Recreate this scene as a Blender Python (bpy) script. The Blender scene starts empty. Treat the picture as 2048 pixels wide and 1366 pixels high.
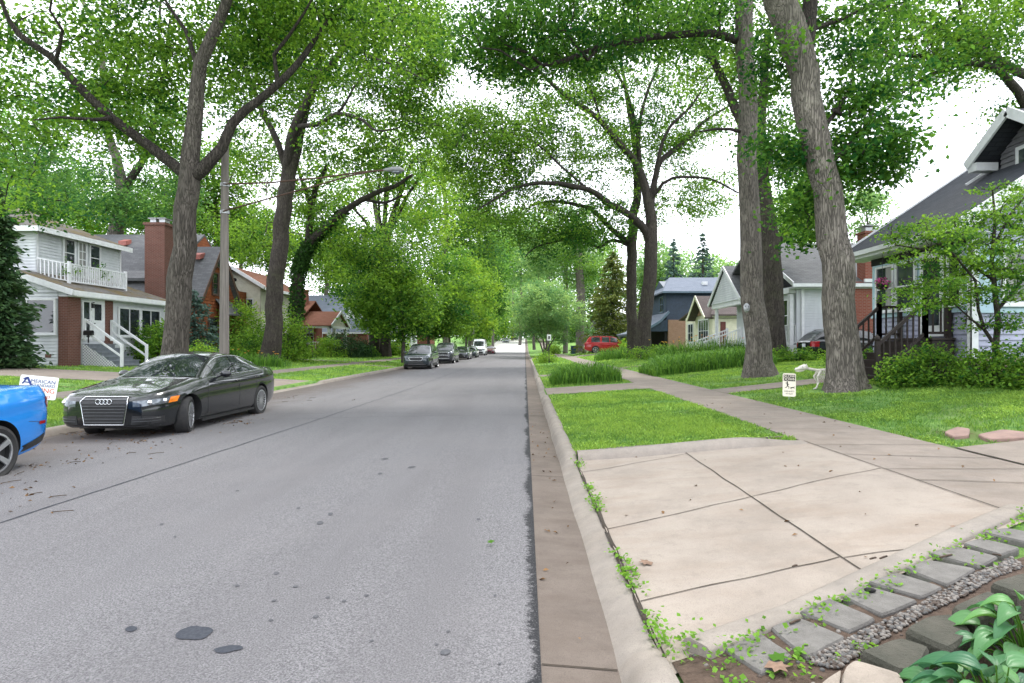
import bpy, math, random
import numpy as np
from mathutils import Vector, Matrix, noise
from mathutils.bvhtree import BVHTree
random.seed(7)
RNG = np.random.default_rng(7)
SC = bpy.context.scene
COL = SC.collection
F, CX, CY, H = 1190.0, 1050.0, 690.0, 1.6      # focal length and vanishing point in photo pixels, eye height


def P(u, v, Y):
    return Vector(((u - CX) / F * Y, Y, H - (v - CY) / F * Y))


def lerp(a, b, t):
    return a + (b - a) * t


def sstep(a, b, x):
    t = min(1.0, max(0.0, (x - a) / (b - a)))
    return t * t * (3 - 2 * t)


# ---------------------------------------------------------------- ground heights
CROSS = [(-300, 1.4), (-60, 1.0), (-25, .8), (-20, .66), (-15, .42), (-12.8, .3), (-11.3, .28), (-8.5, .12), (-8.45, -.12),
         (.62, -.12), (.66, .10), (3.75, .29), (5.4, .29), (9, .68), (11, .82), (14, .95), (60, 1.2), (300, 1.5)]
CRX = np.array([c[0] for c in CROSS]); CRZ = np.array([c[1] for c in CROSS])


def zr(Y):
    return 4.2 * sstep(95, 230, Y)


APR = [((.66, 2.95), (.66, 7.9), (3.75, 7.9), (3.75, 4.6))]


def zg(X, Y):
    z = float(np.interp(X, CRX, CRZ)) + zr(Y)
    if .5 < X < 3.75 and Y < 8.2:                         # the near apron dips to the lowered kerb
        d = sstep(2.45 + (X - .66) * .6, 2.95 + (X - .66) * .6, Y) * (1 - sstep(7.75, 8.1, Y))
        z -= d * .05 * (1 - sstep(.66, 3.4, X))
    return z


# ---------------------------------------------------------------- mesh builder
class MB:
    def __init__(s):
        s.v = []; s.f = []; s.m = []; s.s = []

    def add(s, vs, fs, mi=0, sm=False):
        o = len(s.v)
        s.v += [tuple(p) for p in vs]
        for f in fs:
            s.f.append(tuple(i + o for i in f)); s.m.append(mi); s.s.append(sm)

    def box(s, x0, x1, y0, y1, z0, z1, mi=0):
        x0, x1 = min(x0, x1), max(x0, x1); y0, y1 = min(y0, y1), max(y0, y1); z0, z1 = min(z0, z1), max(z0, z1)
        s.add([(x0, y0, z0), (x1, y0, z0), (x1, y1, z0), (x0, y1, z0), (x0, y0, z1), (x1, y0, z1), (x1, y1, z1), (x0, y1, z1)],
              [(0, 3, 2, 1), (4, 5, 6, 7), (0, 1, 5, 4), (1, 2, 6, 5), (2, 3, 7, 6), (3, 0, 4, 7)], mi)

    def beam(s, p, q, w, h, up=(0, 0, 1), mi=0):
        p = Vector(p); q = Vector(q); d = (q - p).normalized(); up = Vector(up)
        a = d.cross(up)
        if a.length < 1e-4: a = d.cross(Vector((0, 1, 0)))
        a.normalize(); b = a.cross(d).normalized(); a *= w / 2; b *= h / 2
        s.add([p - a - b, p + a - b, p + a + b, p - a + b, q - a - b, q + a - b, q + a + b, q - a + b],
              [(0, 1, 2, 3), (7, 6, 5, 4), (0, 4, 5, 1), (1, 5, 6, 2), (2, 6, 7, 3), (3, 7, 4, 0)], mi)

    def poly(s, pts, mi=0):
        s.add(pts, [tuple(range(len(pts)))], mi)

    def prism(s, pts, vec, mi=0):
        n = len(pts); vec = Vector(vec); a = [Vector(p) for p in pts]
        s.add(a + [p + vec for p in a], [tuple(range(n - 1, -1, -1)), tuple(range(n, 2 * n))] +
              [(i, (i + 1) % n, (i + 1) % n + n, i + n) for i in range(n)], mi)

    def tube(s, pts, rad, n=8, cap=True, mi=0, ripple=None):
        pts = [Vector(p) for p in pts]
        if not hasattr(rad, '__len__'): rad = [rad] * len(pts)
        vs = []; fs = []; ref = None
        for i, p in enumerate(pts):
            d = (pts[min(i + 1, len(pts) - 1)] - pts[max(i - 1, 0)]).normalized()
            if ref is None: ref = Vector((1, 0, 0)) if abs(d.x) < .9 else Vector((0, 1, 0))
            a = (ref - d * ref.dot(d)).normalized(); ref = a; b = d.cross(a)
            for k in range(n):
                t = 2 * math.pi * k / n
                r = rad[i] * (ripple(i, k, p) if ripple else 1)
                vs.append(p + (a * math.cos(t) + b * math.sin(t)) * r)
        for i in range(len(pts) - 1):
            for k in range(n):
                fs.append((i * n + k, i * n + (k + 1) % n, (i + 1) * n + (k + 1) % n, (i + 1) * n + k))
        s.add(vs, fs, mi, True)
        if cap:
            m = len(vs) - n
            s.add(vs[:n], [tuple(range(n - 1, -1, -1))], mi); s.add(vs[m:], [tuple(range(n))], mi)

    def lathe(s, prof, n=24, M=None, mi=0, sm=True):
        vs = []; fs = []; M = M or Matrix()
        for r, h in prof:
            for k in range(n):
                t = 2 * math.pi * k / n
                vs.append(M @ Vector((r * math.cos(t), r * math.sin(t), h)))
        for i in range(len(prof) - 1):
            for k in range(n):
                fs.append((i * n + k, i * n + (k + 1) % n, (i + 1) * n + (k + 1) % n, (i + 1) * n + k))
        s.add(vs, fs, mi, sm)

    def grid(s, fn, nu, nv, mi=0, sm=True, flip=False):
        vs = [fn(i / nu, j / nv) for i in range(nu + 1) for j in range(nv + 1)]
        fs = []
        for i in range(nu):
            for j in range(nv):
                a = i * (nv + 1) + j
                q = (a, a + nv + 1, a + nv + 2, a + 1)
                fs.append(q[::-1] if flip else q)
        s.add(vs, fs, mi, sm)

    def ball(s, c, rx, ry, rz, n=10, M=None, mi=0):
        c = Vector(c); prof = []
        vs = []; fs = []; m = max(4, n // 2)
        for i in range(m + 1):
            th = math.pi * i / m
            for k in range(n):
                t = 2 * math.pi * k / n
                q = Vector((rx * math.sin(th) * math.cos(t), ry * math.sin(th) * math.sin(t), rz * math.cos(th)))
                vs.append(c + (M @ q if M else q))
        for i in range(m):
            for k in range(n):
                fs.append((i * n + k, (i + 1) * n + k, (i + 1) * n + (k + 1) % n, i * n + (k + 1) % n))
        s.add(vs, fs, mi, True)

    def mesh(s, name, mats, M=None, sharp=None):
        me = bpy.data.meshes.new(name)
        vs = [M @ Vector(v) for v in s.v] if M else s.v
        me.from_pydata([tuple(v) for v in vs], [], s.f)
        for m in mats: me.materials.append(m)
        me.polygons.foreach_set('material_index', s.m)
        me.polygons.foreach_set('use_smooth', s.s)
        me.update()
        uv = me.uv_layers.new(name='UVMap'); n = len(me.loops)
        co = np.array(s.v, dtype=float)
        arr = np.zeros((n, 2)); ls = 0
        for p in me.polygons:
            nn = p.normal
            if abs(nn.z) > .995: U = Vector((1, 0, 0)); V = Vector((0, 1, 0))
            else:
                U = Vector((-nn.y, nn.x, 0)).normalized(); V = nn.cross(U)
            ix = [me.loops[k].vertex_index for k in p.loop_indices]
            c = co[ix]
            arr[p.loop_start:p.loop_start + len(ix), 0] = c @ np.array(U)
            arr[p.loop_start:p.loop_start + len(ix), 1] = c @ np.array(V)
        uv.data.foreach_set('uv', arr.ravel())
        if sharp is not None: me.set_sharp_from_angle(angle=math.radians(sharp))
        return me


WM = {}


def link(name, data, parent=None):
    o = bpy.data.objects.new(name, data); COL.objects.link(o)
    if parent is not None: o.parent = parent
    WM[o] = WM.get(parent, Matrix()).copy() if parent is not None else Matrix()
    return o


def tag(o, label=None, cat=None, group=None, kind=None):
    if label: o['label'] = label
    if cat: o['category'] = cat
    if group: o['group'] = group
    if kind: o['kind'] = kind
    return o


def thing(name, label, cat, loc=(0, 0, 0), rz=0., group=None):
    o = link(name, None); o.empty_display_size = .1
    o.location = loc; o.rotation_euler = (0, 0, rz)
    WM[o] = Matrix.Translation(loc) @ Matrix.Rotation(rz, 4, 'Z')
    return tag(o, label, cat, group)


def part(name, mb, mat, parent, local=False, sharp=None, label=None):
    """one mesh under its thing; vertices given in world space unless local"""
    mats = mat if isinstance(mat, (list, tuple)) else [mat]
    M = None if local else WM[parent].inverted()
    o = link(name, mb.mesh(name, mats, M, sharp), parent)
    if label: o['label'] = label
    return o


def solo(name, mb, mat, label=None, cat=None, group=None, kind=None, sharp=None):
    """a thing (or a piece of the setting) that is one mesh, origin at its base"""
    mats = mat if isinstance(mat, (list, tuple)) else [mat]
    if kind == 'structure' or kind == 'stuff':
        o = link(name, mb.mesh(name, mats, None, sharp))
    else:
        a = np.array(mb.v); c = Vector(((a[:, 0].min() + a[:, 0].max()) / 2, (a[:, 1].min() + a[:, 1].max()) / 2, a[:, 2].min()))
        o = link(name, mb.mesh(name, mats, Matrix.Translation(-c), sharp)); o.location = c; WM[o] = Matrix.Translation(c)
    return tag(o, label, cat, group, kind)


def copy_tree(o, parent=None):
    c = o.copy(); COL.objects.link(c)
    if parent is not None: c.parent = parent
    WM[c] = WM.get(o, Matrix()).copy()
    for ch in list(o.children): copy_tree(ch, c)
    return c


def quads(name, V, k, mats, tint=None, parent=None, smooth=False):
    """big leaf mesh from an (n, k, 3) array: n faces with k corners each"""
    n = len(V); me = bpy.data.meshes.new(name)
    me.vertices.add(n * k); me.vertices.foreach_set('co', np.ascontiguousarray(V, dtype=np.float32).ravel())
    me.loops.add(n * k); me.loops.foreach_set('vertex_index', np.arange(n * k, dtype=np.int32))
    me.polygons.add(n); me.polygons.foreach_set('loop_start', np.arange(n, dtype=np.int32) * k)
    if tint is not None:
        me.attributes.new('tint', 'FLOAT', 'POINT').data.foreach_set('value', np.repeat(tint, k).astype(np.float32))
    for m in mats: me.materials.append(m)
    me.update(calc_edges=True)
    return link(name, me, parent)


def unit(a):
    return a / np.maximum(np.linalg.norm(a, axis=1, keepdims=True), 1e-6)


def leaf_quads(C, size, asp=.62, up=.6, fold=.12, var=.4):
    n = len(C)
    nr = RNG.normal(size=(n, 3)); nr[:, 2] = np.abs(nr[:, 2]) * .8 + up; nr = unit(nr)
    u = unit(np.cross(nr, RNG.normal(size=(n, 3)))); w = np.cross(nr, u)
    s = (size * (1 - var / 2 + var * RNG.random(n)))[:, None]
    f = nr * s * fold
    return np.stack([C - u * s * .5 - f, C + w * s * asp * .5 + u * s * .05, C + u * s * .5 - f, C - w * s * asp * .5 + u * s * .05], axis=1)


# ---------------------------------------------------------------- materials
class N:
    """tiny node helper"""
    def __init__(s, name):
        s.m = bpy.data.materials.new(name); s.m.use_nodes = True
        s.t = s.m.node_tree; s.b = s.t.nodes['Principled BSDF']; s.out = s.t.nodes['Material Output']

    def n(s, typ, **kw):
        x = s.t.nodes.new(typ)
        for k, v in kw.items():
            if k.startswith('i_'):
                key = k[2:]
                key = int(key) if key.isdigit() else key
                x.inputs[key].default_value = v
            else: setattr(x, k, v)
        return x

    def l(s, a, b): s.t.links.new(a, b)

    def math(s, op, a, b=None, c=None):
        x = s.n('ShaderNodeMath', operation=op)
        for i, q in enumerate((a, b, c)):
            if q is None: continue
            if hasattr(q, 'is_linked'): s.l(q, x.inputs[i])
            else: x.inputs[i].default_value = q
        return x.outputs[0]

    def mix(s, fac, a, b, mode='MIX'):
        x = s.n('ShaderNodeMix', data_type='RGBA', blend_type=mode)
        for q, sock in ((fac, x.inputs[0]), (a, x.inputs[6]), (b, x.inputs[7])):
            if hasattr(q, 'is_linked'): s.l(q, sock)
            elif isinstance(q, (int, float)): sock.default_value = q
            else: sock.default_value = (*q, 1)
        return x.outputs[2]

    def ramp(s, fac, a, b):
        x = s.n('ShaderNodeMapRange', interpolation_type='SMOOTHSTEP'); s.l(fac, x.inputs[0])
        x.inputs[1].default_value = a; x.inputs[2].default_value = b
        return x.outputs[0]

    def coord(s, kind='Object', scale=(1, 1, 1)):
        tc = s.n('ShaderNodeTexCoord'); mp = s.n('ShaderNodeMapping')
        mp.inputs[3].default_value = scale; s.l(tc.outputs[kind], mp.inputs[0]); return mp.outputs[0]

    def noise(s, vec, scale, detail=4, rough=.55):
        x = s.n('ShaderNodeTexNoise'); x.inputs['Scale'].default_value = scale
        x.inputs['Detail'].default_value = detail; x.inputs['Roughness'].default_value = rough
        s.l(vec, x.inputs['Vector']); return x.outputs[0]

    def bump(s, h, strength, dist=.02):
        x = s.n('ShaderNodeBump'); x.inputs[0].default_value = strength; x.inputs['Distance'].default_value = dist
        s.l(h, x.inputs['Height']); s.l(x.outputs[0], s.b.inputs['Normal']); return x

    def fin(s, col, rough=.8, metal=0, spec=.4, coat=0):
        if hasattr(col, 'is_linked'): s.l(col, s.b.inputs['Base Color'])
        else: s.b.inputs['Base Color'].default_value = (*col, 1)
        if hasattr(rough, 'is_linked'): s.l(rough, s.b.inputs['Roughness'])
        else: s.b.inputs['Roughness'].default_value = rough
        s.b.inputs['Metallic'].default_value = metal; s.b.inputs['Specular IOR Level'].default_value = spec
        s.b.inputs['Coat Weight'].default_value = coat; s.b.inputs['Coat Roughness'].default_value = .03
        return s.m


def M(name, c, c2=None, scale=4, rough=.75, bump=0, bscale=40, metal=0, coat=0, spec=.4, stretch=(1, 1, 1), dirt=.25):
    k = N(name); v = k.coord('Object', stretch)
    c2 = c2 or tuple(x * .78 for x in c)
    f = k.ramp(k.noise(v, scale, 5), .3, .7)
    col = k.mix(f, c, c2)
    if dirt:
        g = k.ramp(k.noise(v, scale * .23 + .3, 6, .65), .35, .75)
        col = k.mix(k.math('MULTIPLY', g, dirt), col, tuple(x * .6 for x in c2))
    if bump: k.bump(k.noise(v, bscale, 6, .65), bump)
    return k.fin(col, rough, metal, spec, coat)


def brickmat(name, c1, c2, mortar, bw=.21, bh=.072, gap=.011, bump=.5, rough=.85, moss=None, offset=.5):
    k = N(name); v = k.coord('UV')
    b = k.n('ShaderNodeTexBrick', offset=offset); k.l(v, b.inputs[0])
    b.inputs['Color1'].default_value = (*c1, 1); b.inputs['Color2'].default_value = (*c2, 1); b.inputs['Mortar'].default_value = (*mortar, 1)
    b.inputs['Scale'].default_value = 1; b.inputs['Mortar Size'].default_value = gap
    b.inputs['Brick Width'].default_value = bw; b.inputs['Row Height'].default_value = bh; b.inputs['Bias'].default_value = 0
    col = k.mix(k.math('MULTIPLY', k.noise(v, 1.3, 6, .7), .7), b.outputs[0], tuple(x * .45 for x in c1))
    col = k.mix(k.math('MULTIPLY', k.noise(v, 30, 4), .3), col, tuple(min(1, x * 1.6) for x in c2))
    if moss:
        f = k.ramp(k.noise(v, .9, 8, .75), .44, .6); col = k.mix(f, col, moss)
        f = k.ramp(k.noise(v, 3.3, 6, .7), .55, .66); col = k.mix(f, col, tuple(x * .4 for x in moss))
    h = k.math('ADD', k.math('MULTIPLY', b.outputs['Fac'], -1.), k.math('MULTIPLY', k.noise(v, 60), .3))
    k.bump(h, bump, .01)
    return k.fin(col, rough, 0, .12)


def leafmat(name, dark, light, trans=.46, tl=None, rough=.55, spec=.09):
    k = N(name); a = k.n('ShaderNodeAttribute', attribute_name='tint')
    col = k.mix(a.outputs['Fac'], dark, light)
    k.fin(col, rough, 0, spec)
    t = k.n('ShaderNodeBsdfTranslucent')
    tcol = k.mix(a.outputs['Fac'], tuple(x * 1.25 for x in dark), tl or (light[0] * 1.45, light[1] * 1.3, light[2] * .8)); k.l(tcol, t.inputs[0])
    mx = k.n('ShaderNodeMixShader'); mx.inputs[0].default_value = trans
    k.l(k.b.outputs[0], mx.inputs[1]); k.l(t.outputs[0], mx.inputs[2]); k.l(mx.outputs[0], k.out.inputs[0])
    return k.m


def barkmat(name, c1, c2, moss=0., lich=.3):
    k = N(name); v = k.coord('Object', (1, 1, .11)); v2 = k.coord('Object')
    wv = k.n('ShaderNodeTexVoronoi', feature='DISTANCE_TO_EDGE'); wv.inputs['Scale'].default_value = 24
    nz = k.noise(v, 9, 5, .6)
    vm = k.n('ShaderNodeVectorMath', operation='ADD'); k.l(v, vm.inputs[0])
    sc = k.n('ShaderNodeVectorMath', operation='SCALE'); sc.inputs[3].default_value = .12
    nn = k.n('ShaderNodeTexNoise'); nn.inputs['Scale'].default_value = 14; k.l(v, nn.inputs['Vector']); k.l(nn.outputs[1], sc.inputs[0]); k.l(sc.outputs[0], vm.inputs[1])
    k.l(vm.outputs[0], wv.inputs['Vector'])
    e = k.ramp(wv.outputs['Distance'], -.06, .2)
    col = k.mix(k.ramp(nz, .3, .7), c1, c2)
    col = k.mix(e, tuple(x * .45 for x in c1), col)
    col = k.mix(k.math('MULTIPLY', k.ramp(k.noise(v2, 2.2, 6, .7), .5, .7), lich), col, (c2[0] * 1.5, c2[1] * 1.55, c2[2] * 1.5))
    if moss: col = k.mix(k.math('MULTIPLY', k.ramp(k.noise(v2, 1.1, 6, .7), .45, .7), moss), col, (.06, .075, .025))
    k.bump(k.math('ADD', k.math('MULTIPLY', e, .8), k.noise(v, 40, 4)), .9, .05)
    return k.fin(col, .92, 0, .2)


def glassmat(name, c=(.012, .015, .018), rough=.03):
    k = N(name); v = k.coord('Object')
    col = k.mix(k.ramp(k.noise(v, 1.3, 3), .35, .7), c, tuple(x * 3.2 + .01 for x in c))
    k.bump(k.noise(v, 1.6, 2), .035, .05)
    return k.fin(col, rough, 0, .8)


WHITE = M('white_paint', (.68, .69, .70), (.60, .61, .63), 6, .55, dirt=.22)
SIDING_W = M('white_siding', (.57, .59, .61), (.50, .52, .545), 3, .6, dirt=.3, stretch=(1, 1, .35))
SIDING_BLUE = M('blue_siding', (.34, .35, .45), (.28, .29, .38), 3, .6)
SIDING_CREAM = M('cream_siding', (.56, .55, .45), (.47, .46, .37), 3, .65)
SIDING_NAVY = M('navy_siding', (.028, .05, .085), (.02, .036, .06), 4, .55)
TRIM_BLUE = M('pale_blue_trim', (.40, .55, .62), (.34, .47, .55), 5, .5)
TRIM_NAVY = M('slate_trim', (.10, .15, .20), (.08, .12, .16), 5, .5)
CREAM = M('cream_trim', (.66, .63, .50), (.58, .55, .43), 5, .55)
BRICK = brickmat('red_brick', (.105, .042, .031), (.155, .062, .045), (.19, .16, .14))
BRICK_TAN = brickmat('tan_brick', (.27, .13, .085), (.36, .2, .13), (.4, .36, .3))
BRICK_BRIGHT = brickmat('orange_red_brick', (.20, .05, .034), (.26, .08, .055), (.25, .21, .18))
SHAKE = brickmat('cedar_shingle', (.20, .062, .028), (.31, .105, .045), (.05, .02, .012), .16, .19, .012, .8)
SHINGLE_G = brickmat('grey_shingle', (.085, .087, .092), (.135, .137, .142), (.055, .057, .06), .33, .14, .009, .5)
SHINGLE_D = brickmat('dark_shingle', (.038, .042, .052), (.062, .066, .078), (.02, .02, .023), .33, .14, .009, .5)
SHINGLE_B = brickmat('blue_grey_shingle', (.12, .14, .175), (.165, .185, .225), (.08, .1, .12), .33, .14, .009, .5)
SHINGLE_R = brickmat('brown_red_shingle', (.17, .075, .05), (.24, .11, .075), (.08, .035, .025), .33, .14, .009, .5)
SHINGLE_BR = brickmat('brown_shingle', (.075, .06, .058), (.11, .09, .085), (.04, .03, .03), .33, .14, .009, .5)
MOSSROOF = brickmat('mossy_shingle', (.10, .092, .085), (.155, .145, .135), (.05, .05, .045), .33, .14, .009, .6, moss=(.115, .085, .035))
GLASS = glassmat('window_glass')
CURTAIN = M('window_curtain', (.3, .3, .28), (.2, .2, .19), 9, .8, stretch=(6, 6, .3))
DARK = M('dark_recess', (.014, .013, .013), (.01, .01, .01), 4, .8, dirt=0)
BROWNWOOD = M('brown_stained_wood', (.024, .014, .012), (.016, .01, .009), 8, .6, bump=.2, stretch=(4, 4, 1))
GREYSTEP = M('grey_painted_step', (.17, .19, .21), (.13, .145, .16), 6, .7)
BLACK = M('black_metal', (.012, .012, .013), (.018, .018, .018), 8, .45, dirt=0)
STEEL = M('galvanised_steel', (.42, .43, .44), (.34, .35, .36), 8, .45, metal=.7)
RUST = M('rusty_steel', (.10, .055, .035), (.055, .035, .03), 20, .8, metal=.3)
POLEWOOD = M('weathered_pole_wood', (.21, .185, .165), (.13, .115, .105), 5, .9, bump=.7, bscale=16, stretch=(5, 5, .25))
STONE = M('grey_paver', (.16, .15, .138), (.12, .112, .102), 9, .9, bump=.6, bscale=90, dirt=.45)
BLOCK = M('mossy_wall_block', (.085, .078, .06), (.05, .05, .036), 7, .9, bump=.9, bscale=60, dirt=.5)
BLOCK_T = M('tan_wall_block', (.33, .28, .23), (.26, .22, .18), 8, .9, bump=.8, bscale=70, dirt=.3)
SOIL = M('dark_soil', (.055, .034, .022), (.10, .066, .046), 18, .95, bump=1., bscale=55)
BONE = M('plastic_bone', (.66, .63, .56), (.52, .49, .42), 9, .5, dirt=.15)
BARK_OAK = barkmat('oak_bark', (.085, .073, .063), (.142, .123, .108))
BARK_DARK = barkmat('dark_bark', (.055, .046, .040), (.09, .076, .066), moss=.25)
BARK_PALE = barkmat('pale_bark', (.15, .133, .115), (.235, .208, .18), lich=.45)
BARK_LIMB_SHADE = barkmat('shaded_limb_bark', (.045, .038, .033), (.075, .064, .056), lich=.15)  # darker bark copy: the shade on limbs is put into the colour
BARK_FAR = M('far_bark', (.14, .125, .11), (.09, .08, .07), 3, .9, stretch=(4, 4, .5))
L_OAK = leafmat('oak_leaf', (.024, .094, .016), (.215, .390, .048))
L_DEEP = leafmat('deep_leaf', (.017, .078, .018), (.135, .295, .042))
L_BLUE = leafmat('blue_green_leaf', (.028, .10, .034), (.16, .325, .07))
L_YEL = leafmat('yellow_green_leaf', (.07, .19, .026), (.30, .47, .06))
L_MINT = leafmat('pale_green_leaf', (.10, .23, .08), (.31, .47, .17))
L_CONE = leafmat('conifer_needle', (.020, .05, .024), (.06, .115, .04), .2)
L_GOLD = leafmat('golden_conifer_needle', (.05, .085, .022), (.17, .2, .045), .25)
L_SPRUCE = leafmat('spruce_needle', (.035, .075, .06), (.10, .155, .125), .15)
L_GRASS = leafmat('grass_blade', (.10, .23, .045), (.37, .56, .12), .4)
L_LILY = leafmat('daylily_blade', (.034, .108, .02), (.165, .33, .048), .35)
L_WEED = leafmat('weed_leaf', (.07, .17, .02), (.19, .37, .05), .45)
L_HOSTA = leafmat('hosta_leaf', (.035, .125, .055), (.115, .27, .075), .25, None, .42, .35)
L_IVY = leafmat('ivy_leaf', (.018, .055, .016), (.055, .125, .028), .3)
# ================================================================ SETTING: ground, road, kerbs, pavements
def Gp(u, v, extra=0.):
    """photo pixel to the point on the ground (plus a height) it shows"""
    z = .2
    for _ in range(12):
        Y = F * (H - z) / (v - CY); X = (u - CX) / F * Y
        z = lerp(z, zg(X, Y) + extra, .7)
    return Vector((X, Y, z))


def sheet(mb, xs, ys, zf, skirt=0.):
    n = len(ys)
    vs = [(x, y, zf(x, y)) for x in xs for y in ys]; fs = []
    for i in range(len(xs) - 1):
        for j in range(n - 1):
            a = i * n + j; fs.append((a, a + n, a + n + 1, a + 1))
    mb.add(vs, fs, 0, True)
    if skirt:
        ring = [(x, ys[0]) for x in xs] + [(xs[-1], y) for y in ys[1:]] + [(x, ys[-1]) for x in xs[-2::-1]] + [(xs[0], y) for y in ys[-2:0:-1]]
        for k in range(len(ring)):
            a = ring[k]; b = ring[(k + 1) % len(ring)]; za = zf(*a); zb = zf(*b)
            mb.poly([(a[0], a[1], za), (a[0], a[1], za - skirt), (b[0], b[1], zb - skirt), (b[0], b[1], zb)])


def fr(a, b, st):
    n = max(1, int(round((b - a) / st)))
    return [a + (b - a) * i / n for i in range(n + 1)]


k = N('lawn_ground'); v = k.coord('Object')
col = k.mix(k.ramp(k.noise(v, 3.5, 8, .7), .35, .65), (.085, .19, .045), (.20, .34, .085))
col = k.mix(k.ramp(k.noise(v, .55, 5), .45, .75), col, (.15, .20, .07))
col = k.mix(k.math('MULTIPLY', k.ramp(k.noise(v, 1.1, 7, .7), .60, .72), .8), col, (.12, .085, .05))
k.bump(k.noise(v, 45, 6, .7), 1., .05); LAWN = k.fin(col, .95, 0, .1)
mb = MB()
xs = sorted(set([-300, -150, -90, -60, -50, -40, -35] + fr(-30, -8.5, .5) + [-8.45, -4, .62] + fr(.66, 5.4, .237) + [3.75] + fr(5.9, 14, .5) + [16, 18, 22, 28, 40, 60, 90, 150, 300] + [c[0] for c in CROSS]))
ys = [-40, -20, -10, -5] + fr(-2, 12, .25) + fr(13, 60, 1) + fr(65, 260, 5) + [300, 400, 600]
sheet(mb, xs, ys, zg)
solo('ground', mb, LAWN, kind='structure')

# ---- asphalt
k = N('asphalt'); v = k.coord('Object'); sep = k.n('ShaderNodeSeparateXYZ'); k.l(v, sep.inputs[0])
sp = k.noise(v, 95, 3, .85)
col = k.mix(k.ramp(sp, .34, .68), (.062, .060, .063), (.215, .207, .211))
vo = k.n('ShaderNodeTexVoronoi'); vo.inputs['Scale'].default_value = 120; k.l(v, vo.inputs['Vector'])
col = k.mix(k.math('MULTIPLY', k.ramp(vo.outputs['Color'], .75, .95), .35), col, (.33, .32, .33))
vs_ = k.coord('Object', (1, .08, 1))
col = k.mix(k.math('MULTIPLY', k.ramp(k.noise(vs_, 1.3, 4), .4, .7), .42), col, (.10, .094, .097))
col = k.mix(k.math('MULTIPLY', k.ramp(k.noise(v, .5, 5, .6), .45, .7), .35), col, (.16, .15, .15))
# fresh tar bleeding out along the gutter
vf = k.coord('Object', (5, 8, 1))
e = k.math('ADD', sep.outputs[0], k.math('MULTIPLY', k.math('SUBTRACT', k.noise(vf, 3, 8, .8), .5), .30))
e = k.math('ADD', e, k.math('MULTIPLY', k.math('SUBTRACT', k.noise(v, .7, 3), .5), .30))
tar = k.math('MULTIPLY', k.ramp(e, .0, .05), k.math('SUBTRACT', 1.15, k.ramp(sp, .5, .75)))
col = k.mix(tar, col, (.018, .018, .02))
# earth and leaf stain where the cars stand
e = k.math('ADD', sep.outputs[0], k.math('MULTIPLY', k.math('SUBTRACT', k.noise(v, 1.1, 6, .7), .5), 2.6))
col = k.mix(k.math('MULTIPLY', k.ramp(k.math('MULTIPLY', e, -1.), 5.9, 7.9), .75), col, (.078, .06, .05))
k.bump(k.math('ADD', sp, k.math('MULTIPLY', vo.outputs['Distance'], .6)), .55, .012)
ASPHALT = k.fin(col, .88, 0, .3)


def zroad(x, y): return zr(y) + .035 * (1 - ((x + 4.1) / 4.25) ** 2)


YL = [-40, -20, -8] + fr(-2, 40, 1) + fr(42, 95, 4) + fr(100, 260, 5) + [300, 400]
mb = MB(); sheet(mb, fr(-8.3, .08, .6), YL, zroad); solo('road', mb, ASPHALT, kind='structure')
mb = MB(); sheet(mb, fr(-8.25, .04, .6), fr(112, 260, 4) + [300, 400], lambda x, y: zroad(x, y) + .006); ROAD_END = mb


def concrete(name, c1, c2, stain, sscale=1.):
    k = N(name); v = k.coord('Object')
    col = k.mix(k.ramp(k.noise(v, 2.2 * sscale, 7, .65), .3, .7), c1, c2)
    vb = k.coord('Object', (1, 2.6, 1)); col = k.mix(k.math('MULTIPLY', k.ramp(k.noise(vb, 1.1, 6, .65), .42, .72), .55), col, stain)
    col = k.mix(k.math('MULTIPLY', k.ramp(k.noise(v, .8, 6, .7), .47, .72), .6), col, tuple(x * .72 for x in c2))
    col = k.mix(k.math('MULTIPLY', k.ramp(k.noise(v, 5.5, 8, .8), .5, .68), .4), col, tuple(x * .66 for x in c2))
    col = k.mix(k.math('MULTIPLY', k.ramp(k.noise(v, 190, 2), .5, .7), .5), col, tuple(x * .45 for x in c2))
    col = k.mix(k.math('MULTIPLY', k.ramp(k.noise(v, 14, 6, .8), .66, .74), .7), col, tuple(x * .5 for x in stain))
    k.bump(k.noise(v, 150, 4, .7), .25, .01)
    return k.fin(col, .85, 0, .3)


CONC = concrete('apron_concrete', (.285, .245, .205), (.245, .208, .174), (.20, .150, .112))
CONC_W = concrete('sidewalk_concrete', (.235, .197, .166), (.19, .16, .134), (.16, .125, .095))
CONC_K = concrete('kerb_concrete', (.26, .228, .195), (.21, .185, .16), (.18, .15, .12), 2)
CONC_G = concrete('gutter_concrete', (.145, .118, .098), (.115, .092, .076), (.085, .064, .05))
JOINT = M('joint_dirt', (.045, .032, .022), (.03, .025, .018), 20, .95)
SEAM = M('tar_seam', (.055, .055, .06), (.09, .09, .095), 14, .8, dirt=0)

solo('road', ROAD_END, concrete('sunlit_far_road', (.62, .60, .57), (.56, .54, .51), (.45, .43, .4), .3), kind='structure')  # pale road sheet; sunlight on the far crest is put into its colour
mb = MB(); sheet(mb, [.08, .2, .35, .48], YL, lambda x, y: zr(y) - .002 - .05 * (x - .08)); solo('gutter', mb, CONC_G, kind='structure')
DROPS = [(2.75, 8.0), (17.6, 20.6), (27.5, 29.5), (62.5, 68.5)]      # where the right kerb dips for a drive
PROF = [(.465, -.03), (.485, .02), (.51, .075), (.54, .112), (.58, .128), (.63, .130), (.685, .128), (.69, .02)]
LOW = [(.465, -.03), (.49, -.008), (.53, .012), (.57, .03), (.61, .042), (.64, .05), (.665, .055), (.67, .0)]


def drop(y, D, s=.55):
    d = 0
    for a, b in D: d = max(d, sstep(a - s * .2, a + s * .8, y) * (1 - sstep(b - s * .8, b + s * .2, y)))
    return d


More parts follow.
